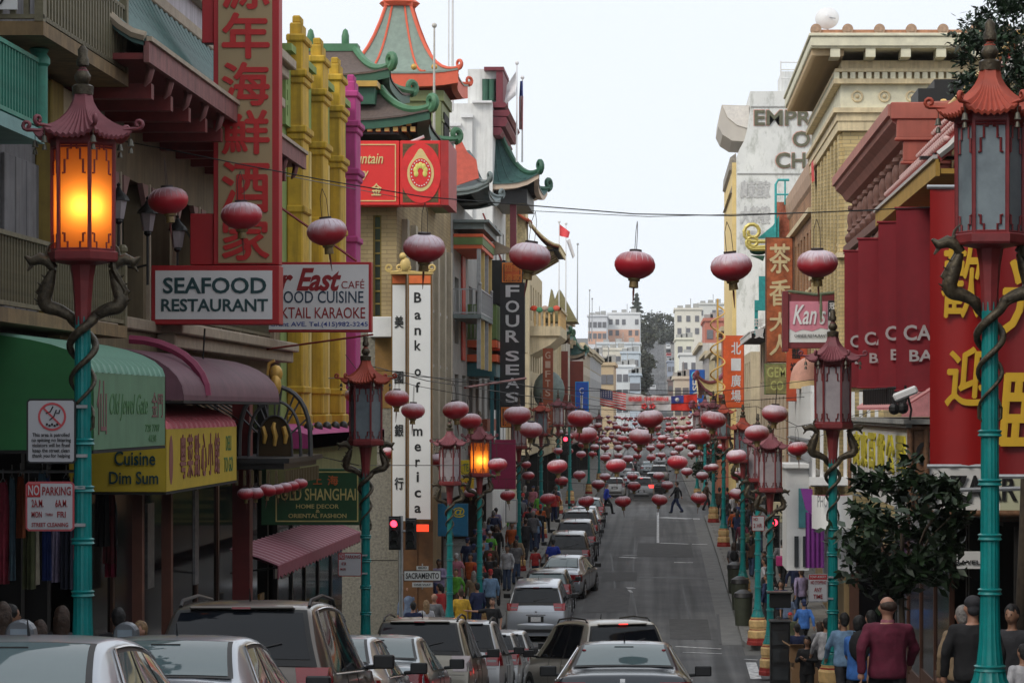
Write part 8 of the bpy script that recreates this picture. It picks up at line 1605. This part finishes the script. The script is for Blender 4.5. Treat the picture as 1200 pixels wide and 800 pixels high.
# ================================================================ STREET FURNITURE
m_redlamp = mat('signal_red_on', (.6, .02, .03), .4, em=(1, .03, .06, 6))
m_sigdark = mat('signal_dark_lens', (.02, .022, .02), .3)
def signal_head(parent, x, y, z, red=True, s=1.):
    q = MB(); q.box(x-.16*s, x+.16*s, y, y+.2, z-.5*s, z+.5*s); q.box(x-.2*s, x+.2*s, y+.2, y+.215, z-.56*s, z+.56*s); build(q, 'signal_housing', m_black, parent, bevel=.02)
    for k in range(3):
        zc = z+(.32-.32*k)*s; q = MB(); q.prism([(x+.115*s*math.cos(a), zc+.115*s*math.sin(a)) for a in [2*PI*i/20 for i in range(20)]], 'y', y-.02, y-.002); build(q, 'signal_lens', m_redlamp if (k == 0 and red) else m_sigdark, parent)
        q = MB(); n = 12; q.grid([[(x+.13*s*math.cos(a), y-yo, zc+.13*s*math.sin(a)) for a in [PI*(-.1)+PI*1.2*i/n for i in range(n+1)]] for yo in (0, .16)]); q.grid([[(x+.12*s*math.cos(a), y-yo, zc+.12*s*math.sin(a)) for a in [PI*(-.1)+PI*1.2*i/n for i in range(n+1)]] for yo in (0, .16)]); build(q, 'visor', m_black, parent, smooth=60)
d = 72.5; b = W(470, 0, d); ts = thing('traffic_signal', 'corner traffic signal with its red lamp lit beside the bank sign foot', 'traffic signal', (b.x, d, gz(d)), 'traffic signals')
q = MB(); q.tube([(b.x, d, gz(d)), (b.x, d, W(0, 604, d).z)], .06, 10); q.tube([(b.x-.25, d, W(0, 622, d).z), (b.x+.35, d, W(0, 622, d).z)], .035, 6); build(q, 'pole', m_steel, ts)
signal_head(ts, W(463, 0, d).x, d-.3, W(0, 624, d).z, True, .85); signal_head(ts, W(482, 0, d).x, d-.3, W(0, 625, d).z, False, .8)
sn = thing('street_name_sign', 'white street name sign with black capitals over a small arrow plate', 'sign', W(495, 690, 71)); d = 71.
q = MB(); a = W(473, 680.5, d); c = W(517, 668, d); q.box(a.x, c.x, d, d+.03, a.z, c.z); build(q, 'name_plate', m_black, sn); q = MB(); q.box(a.x+.02, c.x-.02, d-.006, d-.001, a.z+.02, c.z-.02); build(q, 'name_face', m_white, sn)
text('SACRAMENTO', 'lettering', m_black, sn, W(475.5, 677.8, d-.01), 39*d/F, 7*d/F, 'S', .004, .02)
for (x0, x1, y0, y1, tt) in ((483, 507, 682, 687.5, 'ONE WAY'), (488, 502, 663, 667.5, '800')):
    q = MB(); a = W(x0, y1, d); c = W(x1, y0, d); q.box(a.x, c.x, d, d+.02, a.z, c.z); build(q, 'small_plate', m_offwhite, sn); text(tt, 'lettering', m_black, sn, W(x0+2, y1-1.5, d-.006), (x1-x0-4)*d/F, 2.6*d/F, 'S', .004, .01)
q = MB(); q.tube([W(495, 690, d+.05), W(495, 660, d+.05)], .02, 6); q.tube([W(470, 672, d+1.3), W(495, 672, d+.05)], .02, 5); build(q, 'sign_bracket', m_steel, sn)
q = MB(); a = W(488, 622.5, 75); c = W(502, 614.5, 75); ph = single(q.box(a.x, c.x, 75, 75.15, a.z, c.z), 'glowing_red_bar', 'glowing red bar at the foot of the bank sign', 'sign bar', mat('sign_bar_glow', (.6, .03, .01), .5, em=(1, .06, .02, 1.2)), tuple(a))  # red bar of the bank sign, made to glow though no lamp
d = 143.; ts = thing('traffic_signal', 'distant traffic signal showing red above the dark parked cars', 'traffic signal', W(663, 590, d), 'traffic signals'); b = W(667, 0, d); q = MB(); q.tube([(b.x, d, gz(d)), (b.x, d, W(0, 500, d).z)], .07, 8); build(q, 'pole', m_teal, ts); signal_head(ts, W(663, 0, d).x, d-.3, W(0, 521, d).z, True, 1.0)
d = 71.; ts = thing('traffic_signal', 'small signal showing red on the east lamp below the cafe sign', 'traffic signal', W(905, 625, d), 'traffic signals'); signal_head(ts, W(906.5, 0, d).x, d-.4, W(0, 622, d).z, True, .8)
q = MB(); b = W(906.5, 0, d); q.tube([(b.x, d-.2, W(0, 620, d).z), (3.05, d-1.5, W(0, 620, d).z)], .03, 6); build(q, 'signal_arm', m_steel, ts)
def meter(px, X, lab):
    d = DX(px, X); g = gz(d)+.14; t = thing('parking_meter', lab, 'parking meter', (X, d, g), 'parking meters'); q = MB(); q.tube([(X, d, g), (X, d, g+1.15)], .03, 8); build(q, 'post', m_steel, t)
    q = MB(); q.prism([(X-.09, g+1.15), (X+.09, g+1.15), (X+.12, g+1.32)]+[(X+.12*math.cos(a), g+1.36+.12*math.sin(a)) for a in [PI*i/8 for i in range(9)]]+[(X-.12, g+1.32)], 'y', d-.07, d+.07); build(q, 'meter_head', mat('meter_grey', (.13, .14, .155), .4, .5), t, bevel=.015)
    q = MB(); q.box(X-.07, X+.07, d-.08, d-.071, g+1.3, g+1.41); build(q, 'screen', mat('meter_screen', (.2, .24, .28), .15), t)
meter(25, -5.15, 'grey parking meter behind the cut-off silver sedan'); meter(148, -5.15, 'grey parking meter beside the fair haired woman')
# signal control box, news racks, cartons, bins
def pbox(name, label, cat, px0, px1, py0, py1, d, th, m, bevel=.02, grp=None):
    a = W(px0, py1, d); c = W(px1, py0, d); q = MB(); q.box(a.x, c.x, d, d+th, a.z, c.z); return single(q, name, label, cat, m, tuple(a), grp, bevel=bevel)
t = thing('signal_box', 'black pedestrian signal box fixed on the corner lamp shaft', 'signal box', W(913, 712, 62)); a = W(902, 712, 62); c = W(927, 695, 62); q = MB(); q.box(a.x, c.x, 62, 62.3, a.z, c.z); build(q, 'box', m_black, t, bevel=.02); q = MB(); q.box(a.x-.06, c.x+.03, 61.9, 62.4, c.z, c.z+.04); build(q, 'hood', m_sigdark, t)
t = thing('news_rack', 'tall black news rack with wire shelves beside the cartons', 'news rack', W(914, 808, 61)); a = W(903, 806, 61); c = W(926, 729, 61); q = MB(); q.box(a.x, c.x, 61, 61.5, a.z, c.z); q.box(a.x-.03, c.x+.03, 60.95, 61.55, c.z, c.z+.04); build(q, 'cabinet', m_black, t, bevel=.015)
for k in range(3): q = MB(); q.box(a.x+.05, c.x-.05, 60.97, 60.995, a.z+.2+.42*k, a.z+.52+.42*k); build(q, 'door_pane', m_glassd, t)
m_cart = mat('cardboard', (.24, .14, .07), .85, 0, .2, 3); d = 58.
for i, (x0, x1, y0, y1, lb) in enumerate(((928, 959, 784, 812, 'lowest cardboard carton of the stack by the news rack'), (931, 955, 776, 783.7, 'flat cardboard carton in the middle of the stack'), (926, 955, 757, 775.6, 'open cardboard carton on top of the stack'))):
    a = W(x0, y1, d); c = W(x1, y0, d); t = thing('cardboard_box', lb, 'carton', ((a.x+c.x)/2, d, a.z), 'cartons stacked on the pavement'); q = MB()
    q.box(a.x, c.x, d, d+.015, a.z, c.z); q.box(a.x, c.x, d+.5, d+.515, a.z, c.z); q.box(a.x, a.x+.012, d+.016, d+.499, a.z, c.z); q.box(c.x-.012, c.x, d+.016, d+.499, a.z, c.z); q.box(a.x+.013, c.x-.013, d+.016, d+.499, a.z, a.z+.012); build(q, 'carton_sides', m_cart, t)
    if i < 2: q = MB(); q.box(a.x, c.x, d, d+.515, c.z+.001, c.z+.006); build(q, 'lid', m_cart, t); q = MB(); q.box((a.x+c.x)/2-.03, (a.x+c.x)/2+.03, d-.002, d-.0005, a.z, c.z); build(q, 'tape', mat('brown_tape', (.3, .2, .11), .3), t)
    else:
        q = MB(); q.obox(((a.x+c.x)/2, d-.09, c.z+.03), (c.x-a.x, .2, .008), (R(-20), 0, 0)); q.obox((a.x-.08, d+.25, c.z+.05), (.18, .5, .008), (0, R(30), 0)); build(q, 'flap', m_cart, t)
m_bin = mat('bin_olive', (.03, .035, .022), .6, 0, .3, 5)
for i, (px, d, lb) in enumerate(((862, 83, 'olive litter bin nearest the corner lamp'), (858, 88, 'olive litter bin in the middle of the kerb row'), (853, 94, 'olive litter bin farthest up the kerb row'))):
    X = PX(px+9, d); g = gz(d)+.14; t = thing('litter_bin', lb, 'litter bin', (X, d, g), 'litter bins along the east kerb'); q = MB(); q.lathe([(.26, 0), (.3, .9), (.32, .92)], 14, (X, d, g)); build(q, 'drum', m_bin, t, smooth=40); q = MB(); q.lathe([(.33, .92), (.3, 1.05), (.12, 1.15), (.02, 1.16)], 14, (X, d, g)); build(q, 'domed_lid', m_black, t, smooth=40)
t = thing('parked_bicycle', 'bicycle leaning below the cream cafe sign', 'bicycle', (PX(919, 88), 88, gz(88)+.14)); X, d, g = PX(919, 88), 88, gz(88)+.14
for s in (-.5, .5):
    w_ = build(MB().tube([(X+s+.33*math.cos(a), d, g+.34+.33*math.sin(a)) for a in [2*PI*i/20 for i in range(21)]], .02, 5), 'wheel', m_rubber, t)
q = MB(); q.tube([(X-.5, d, g+.34), (X-.1, d, g+.34), (X-.25, d, g+.8), (X-.5, d, g+.34)], .02, 5); q.tube([(X-.1, d, g+.34), (X+.35, d, g+.78), (X-.25, d, g+.78)], .02, 5); q.tube([(X+.5, d, g+.34), (X+.35, d, g+.95), (X+.42, d-.2, g+.98)], .02, 5); build(q, 'frame', m_blackm, t)
q = MB(); q.box(X-.35, X-.12, d-.07, d+.07, g+.85, g+.9); build(q, 'saddle', m_black, t, bevel=.02)
pbox('shop_poster', 'small white poster above a magenta cloth by the bicycle', 'poster', 914, 922, 642, 651, 87, .03, m_offwhite)
pbox('pavement_stall', 'magenta and blue draped stall below the cream cafe sign', 'stall', 910, 925, 652, 663, 86.6, .5, mat('stall_magenta', (.3, .02, .12), .8))
# hanging clothes, west near pavement
random.seed(5)
gar = [(-4, 'rose red long dress', (.34, .04, .07), 565, 684, 14), (10, 'pale blue scarf', (.14, .24, .3), 560, 680, 7), (19, 'rust orange robe', (.3, .07, .02), 558, 630, 9), (27, 'olive green trousers', (.07, .08, .03), 570, 690, 12), (38, 'cream linen shawl', (.3, .27, .2), 575, 685, 6), (44, 'light blue blouse', (.12, .25, .36), 555, 610, 10), (50, 'royal blue and orange print dress', (.03, .06, .25), 560, 680, 9), (60, 'lilac patterned blouse', (.26, .22, .32), 612, 682, 10), (70, 'dark navy coat', (.015, .018, .035), 560, 690, 14), (84, 'bright pink sash', (.45, .03, .1), 560, 655, 6), (112, 'black jacket', (.015, .015, .018), 558, 640, 14), (122, 'dark red patterned dress', (.12, .015, .02), 560, 660, 12), (127, 'pale grey shirt', (.25, .27, .29), 590, 640, 10), (123, 'crimson camisole', (.3, .02, .06), 635, 676, 13)]
for i, (px, lb, c, y0, y1, w) in enumerate(gar):
    d = 30.2+.12*i if px < 100 else 34.5+.1*i; a = W(px, y1, d); b = W(px+w, y0, d); n = 10; q = MB(); wd = b.x-a.x; rows_ = []
    for j in range(9):
        f = j/8; z = b.z+(a.z-b.z)*f; sp = .55+.45*min(1, f*5); rows_.append([((a.x+b.x)/2+(k/n-.5)*wd*sp*(1+.12*f), d+.06*math.sin(k*1.7+i)*f, z+(.05 if k in (0, n) and j == 0 else 0)) for k in range(n+1)])
    q.grid(rows_); q.grid([[(p[0], p[1]+.05, p[2]) for p in r_] for r_ in rows_]); o = single(q, 'hanging_garment', lb+' hanging at the clothes shop', 'garment', cloth('g%d' % i, c), tuple(W(px, y0, d)), 'clothes hung outside the shop', smooth=60)
    q = MB(); q.tube([((a.x+b.x)/2-wd*.3, d+.02, b.z-.02), ((a.x+b.x)/2, d+.02, b.z+.06), ((a.x+b.x)/2+wd*.3, d+.02, b.z-.02)], .008, 4); q.tube([((a.x+b.x)/2, d+.02, b.z+.06), ((a.x+b.x)/2, d+.02, b.z+.16)], .006, 4); h_ = build(q, 'hanger', m_steel, o)
q = MB(); q.tube([W(-60, 552, 30), W(100, 552, 31.5)], .02, 5); q.tube([W(100, 554, 34.5), W(140, 556, 35.8)], .02, 5); single(q, 'clothes_rail', 'steel rail holding the clothes below the green awning', 'rail', m_steel, tuple(W(0, 552, 30.3)))
# pilasters and goods glimpsed in the shops
for i, (px, py, d, w, h, c, lb) in enumerate(((213, 640, 39, 16, 100, (.1, .1, .1), 'grey window poster by the shop door'), (262, 630, 43, 10, 110, (.2, .2, .2), 'pale reflective strip beside the shop door'), (345, 668, 52, 12, 20, (.22, .2, .2), 'framed picture in the window under the pink awning'), (372, 700, 50, 14, 8, (.4, .25, .04), 'yellow display tray under the pink awning'), (378, 665, 53, 24, 26, (.15, .16, .17), 'silver reflecting shop panel under the pink awning'))):
    a = W(px, py+h/2, d); b = W(px+w, py-h/2, d); q = MB(); q.box(XL+.1, XL+.14, d, d+w*d/F*2.5, a.z, b.z); single(q, 'window_display', lb.replace('left of', 'beside'), 'display', mat('display%d' % i, c, .4, 0, .6, 7), (XL+.12, d, a.z))
# ================================================================ FLAG BANNER ACROSS THE STREET
d = 205.; fb = thing('street_banner', 'wide street banner with a striped flag, red lettering and a red and blue flag', 'banner', W(760, 480, d))
def ripple(x0, x1, yt0, yt1, yb0, yb1, m, nm, off=0.):
    q = MB(); n = 16; rows_ = []
    for i in range(n+1):
        t = i/n; px = x0+(x1-x0)*t; a = W(px, yt0+(yt1-yt0)*t, d); b = W(px, yb0+(yb1-yb0)*t, d); w_ = .12*math.sin(px*.35); rows_.append([(b.x, d+w_-off, b.z), (a.x, d+w_*.6-off, a.z)])
    q.grid(rows_); build(q, nm, m, fb, smooth=60)
n_ = 13
for k in range(n_):
    f0, f1 = k/n_, (k+1)/n_; t0, b0, t1, b1 = 455.5, 474, 461, 480.5
    ripple(703, 733.5, t0+(b0-t0)*f0, t1+(b1-t1)*f0, t0+(b0-t0)*f1, t1+(b1-t1)*f1, m_fr if k % 2 == 0 else m_fw, 'flag_stripe')
ripple(703, 718, 455.5, 458.3, 466, 469, mat('canton_blue', (.06, .07, .16), .8), 'flag_canton', .04)
st = MB()
for r_ in range(4):
    for c_ in range(5): p = W(704.5+2.8*c_, 457.8+2.1*r_+.2*c_, d); st.ball((p.x, d-.2, p.z), .035, 4)
build(st, 'flag_stars', m_fw, fb)
ripple(733.5, 786.5, 461, 464, 480.5, 481, mat('banner_white', (.5, .5, .53), .8), 'white_panel')
text('慶祝國慶 · GRANT AVENUE', 'lettering', m_fr, fb, W(737, 469.5, d-.25), 46*d/F, 4.6*d/F, 'S', .01, .03)
for x in (755, 764.5):
    q = MB(); p = W(x, 476, d-.2)
    for k in range(5): a = 2*PI*k/5; q.ball((p.x+.16*math.cos(a), p.y, p.z+.16*math.sin(a)), .12, 6)
    build(q, 'red_rosette', m_fr, fb, smooth=60)
ripple(786.5, 817, 464, 461.5, 481, 482, mat('flag_vermilion', (.62, .03, .02), .8), 'red_field'); ripple(786.5, 801, 464, 463, 473, 472.5, mat('flag_navy', (.03, .04, .22), .8), 'blue_canton', .04)
q = MB(); p = W(793.5, 468, d-.2); 
for k in range(12): a = 2*PI*k/12; q.tube([p, p+Vector((.19*math.cos(a), 0, .19*math.sin(a)))], [.05, .01], 4)
q.ball(tuple(p), .1, 8); build(q, 'white_sun', m_fw, fb)
q = MB(); q.tube([W(640, 452, d), W(703, 455.5, d), W(760, 463, d), W(817, 461, d), W(855, 455, d)], .03, 5); q.tube([W(703, 474, d), W(733, 481, d), W(787, 481, d), W(817, 482, d)], .03, 5); build(q, 'banner_rope', m_blackm, fb)
# ================================================================ TREES
def leafmesh(nm, m, c, rad, n, size, clumps, seed, flat=1., long_=1., lobes=None):
    rnd = random.Random(seed); vs = []; fs = []; cl = []
    for i in range(clumps):
        while True:
            p = Vector((rnd.uniform(-1, 1), rnd.uniform(-1, 1), rnd.uniform(-1, 1)))
            if p.length < 1: break
        p = p.normalized()*(p.length**.45); cl.append((Vector((p.x*rad[0], p.y*rad[1], p.z*rad[2])), rnd.uniform(.14, .36)*min(rad)))
    for i in range(n):
        q, r = rnd.choice(cl); o = Vector((rnd.gauss(0, 1), rnd.gauss(0, 1), rnd.gauss(0, .8)))*r*.55; p = q+o; s = size*rnd.uniform(.6, 1.4)
        a = Vector((rnd.uniform(-1, 1), rnd.uniform(-1, 1), rnd.uniform(-1, .4))).normalized(); b = a.cross(Vector((rnd.uniform(-1, 1), rnd.uniform(-1, 1), 1))).normalized(); k = len(vs)
        vs += [p-b*s*.28/long_+Vector(c)*0, p+a*s*.5, p+b*s*.28/long_, p-a*s*.5]; fs.append((k, k+1, k+2, k+3))
    mb = MB(); mb.add(vs, fs); return mb.mesh(nm, m), cl
def leaf_mat(nm, c):
    m = mat(nm, c, .5, 0, .8, 5); return m
m_bark = mat('bark', (.06, .045, .03), .9, 0, .4, 8, .4)
def tree(name, label, base, cc, rad, n, size, clumps, m, seed, group=None, long_=1., tr=.08, limbs=7):
    t = thing(name, label, 'tree', base, group); me, cl = leafmesh('crown', m, (0, 0, 0), rad, n, size, clumps, seed, long_=long_)
    o = bpy.data.objects.new('crown', me); C.objects.link(o); o.parent = t; o.location = Vector(cc)-Vector(base)
    q = MB(); b = Vector(base); c = Vector(cc); fk = b.lerp(c, .75); q.tube([b+Vector((0, 0, -.1)), b.lerp(c, .3)+Vector((.03, .02, 0)), fk], [tr*1.3, tr, tr*.75], 9)
    for p, r in cl[:limbs]: q.tube([fk-Vector((0, 0, .2)), (fk+c+p)/2+Vector((0, 0, .1)), c+p], [tr*.55, tr*.3, tr*.1], 6)
    build(q, 'trunk', m_bark, t, smooth=60); return t
m_leafd = leaf_mat('leaf_dark_ficus', (.02, .045, .015)); m_leafc = leaf_mat('leaf_cypress', (.02, .045, .018)); m_leafh = leaf_mat('leaf_hill', (.05, .06, .035)); m_leafo = leaf_mat('leaf_olive', (.07, .075, .035))
d = 36.; X = PX(1056, d)
tree('ficus_tree', 'dark leafy ficus tree on the pavement below the bazaar marquee', (X, d, gz(d)+.14), (X, d, W(0, 618, d).z), (.84, .8, .98), 2700, .2, 60, m_leafd, 3, None, 1.35, .05, 14)
d = 38.; cc = W(1192, 62, d)
tree('evergreen_tree', 'dark evergreen tree leaning in at the upper corner behind the big lamp finial', (5.35, d, gz(d)+.14), (cc.x+.3, d, cc.z-.1), (1.15, .9, 1.35), 15000, .12, 130, m_leafc, 8, None, 1.6, .09, 16)
d = 172.; cc = W(827, 538, d); tree('street_tree', 'small dark tree on the east kerb beyond the far crossing', (cc.x, d, gz(d)), tuple(cc), (1.0, 1.0, 1.5), 900, .3, 24, m_leafc, 4)
for i, (px, py, d, r, lb) in enumerate(((752, 392, 860, 5, 'broad olive tree topping the far hill, west of the road'), (764, 384, 1060, 6.5, 'rounded tree at the crest of the far hill road'), (777, 385, 1060, 6.5, 'rounded tree hanging over the hill road on its east side'), (787, 398, 1000, 4.5, 'smaller tree at the east edge of the hill crest'), (752, 425, 780, 3.6, 'dark tree half way down the hill'), (750, 447, 720, 3.2, 'lowest dark tree on the hill side'), (746, 472, 560, 2.6, 'green tree at the foot of the hill behind the banner'))):
    c = W(px, py, d); tree('hill_tree', lb, (c.x, d, gz(d)), tuple(c), (r, r, r*.95), 2600, 1.1, 60, m_leafo if i % 2 == 0 else m_leafh, 20+i, 'trees on the far hill', 1., .5, 5)
d = 900.; c = W(746, 360, d); t = thing('conifer_tree', 'slender pointed conifer rising over the white hillside block', 'tree', (c.x, d, gz(d)), 'trees on the far hill'); q = MB(); q.tube([(c.x, d, gz(d)), (c.x, d, W(0, 344, d).z)], [.6, .15], 6); build(q, 'trunk', m_bark, t)
vs, fs = [], []; rnd = random.Random(2)
for i in range(1500):
    f = rnd.random()**.7; z = W(0, 344, d).z*(1-f)+W(0, 376, d).z*f; r = (.25+2.3*f)*rnd.uniform(.2, 1)*(1+.5*math.sin(f*40)); a = rnd.uniform(0, 2*PI); p = Vector((c.x+r*math.cos(a), d+r*math.sin(a), z)); u = Vector((rnd.uniform(-1, 1), rnd.uniform(-1, 1), rnd.uniform(-.5, .5))).normalized()*.5; k = len(vs); vs += [p-u, p+Vector((0, 0, .3)), p+u, p-Vector((0, 0, .3))]; fs.append((k, k+1, k+2, k+3))
mb = MB(); mb.add(vs, fs); build(mb, 'crown', m_leafh, t)
# ================================================================ FAR BLOCKS AT THE HILL
def farblock(label, px0, px1, ytop, d, col, nx, nz, band=None, depth=25, wc=(.12, .12, .13)):
    a = W(px0, 0, d); b = W(px1, 0, d); zt = W(0, ytop, d).z; g = gz(d)-3; m = mat('far_'+label[:18].replace(' ', '_'), col, .8, 0, .1, .2); t = thing('hillside_block', label, 'building', ((a.x+b.x)/2, d, g), 'blocks at the foot of the far hill')
    q = MB(); q.box(a.x, b.x, d, d+depth, g, zt); build(q, 'wall', m, t); q = MB(); q.box(a.x-.3, b.x+.3, d-.3, d+depth, zt, zt+.5); build(q, 'parapet', m, t)
    me = MB().box(-.5, .5, -.12, .0, -.75, .75).mesh('window', mat('far_window', wc, .3)); w = b.x-a.x; locs = []
    for i in range(nx):
        for k in range(nz):
            if random.random() < .12: continue
            locs.append((a.x+w*(i+.5)/nx, d-.01, zt-2.2-3.1*k))
    rep(me, 'window', t, locs)
    if band: q = MB(); q.box(a.x+.1, b.x-.1, d-.08, d-.01, W(0, band[1], d).z, W(0, band[0], d).z); build(q, 'colour_band', mat('far_band_peach', (.5, .3, .22), .8), t)
    q = MB()
    for i in range(3): x = a.x+w*(.2+.3*i); q.box(x-.7, x+.7, d+3, d+6, zt+.5, zt+1.2+.25*i)
    q.tube([(a.x+w*.6, d+3, zt), (a.x+w*.6, d+3, zt+3)], .08, 4); build(q, 'roof_plant', m_grey, t); return t
random.seed(3)
for a in (('white apartment block with a peach lower band', 712, 750, 368, 720, (.55, .56, .57), 5, 2, (386, 402)), ('pale apartment block stepping down beside the peach banded one', 689, 711, 371, 700, (.5, .51, .53), 4, 2, (388, 403)),
 ('long low white block with a flat projecting roof', 700, 750, 403, 640, (.5, .53, .55), 6, 1), ('cream block with small arched windows', 702, 734, 410, 600, (.52, .48, .4), 5, 1), ('pale blue grey block stepping toward the hill road', 728, 749, 414, 580, (.4, .45, .5), 3, 3),
 ('narrow white block with tall dark windows by the hill road', 722, 744, 430, 520, (.52, .53, .53), 3, 3), ('grey blue gabled house by the hill road', 738, 750, 440, 500, (.36, .41, .46), 2, 2), ('plain tan block before the white blocks', 703, 719, 428, 400, (.42, .32, .2), 2, 1),
 ('white stucco house squeezed beside the tan block', 690, 703, 418, 430, (.5, .5, .5), 2, 2), ('cream apartment block at the east side of the hill road', 791, 822, 363, 640, (.56, .53, .46), 3, 3), ('taller pale block behind the cream east block', 818, 848, 357, 700, (.5, .5, .47), 4, 2),
 ('cream bay fronted block east of the hill road', 792, 812, 398, 560, (.58, .54, .44), 2, 2), ('white lower block with a tall window east of the hill road', 797, 840, 416, 500, (.58, .57, .54), 4, 3), ('red brick block between the cream block and the orange sign', 826, 850, 376, 420, (.38, .13, .09), 2, 3),
 ('small pale block closing the east row', 790, 808, 444, 430, (.5, .47, .38), 2, 2), ('grey block on the slope behind the conifer', 722, 744, 384, 950, (.4, .42, .44), 3, 2), ('slate blue row house at the middle of the hill, east side', 782, 792, 424, 800, (.25, .28, .34), 2, 2),
 ('dark brick row house low on the hill, east side', 783, 793, 446, 720, (.2, .14, .13), 2, 2), ('pale row house low on the hill, west side', 741, 749, 452, 700, (.42, .4, .38), 1, 2)):
    farblock(*a[:8], band=a[8] if len(a) > 8 else None)
q = MB(); q.box(-130, 130, -70, 1300, -9.5, 62); hz = build(q, 'haze', m_dark); hz['kind'] = 'stuff'
hm = bpy.data.materials.new('haze_air'); hm.use_nodes = True; _t = hm.node_tree; _t.nodes.clear(); _v = _t.nodes.new('ShaderNodeVolumePrincipled'); _o = _t.nodes.new('ShaderNodeOutputMaterial')
_v.inputs['Color'].default_value = (.93, .96, 1, 1); _v.inputs['Density'].default_value = .00011; _v.inputs['Anisotropy'].default_value = .3; _t.links.new(_v.outputs[0], _o.inputs['Volume']); hz.data.materials.clear(); hz.data.materials.append(hm)
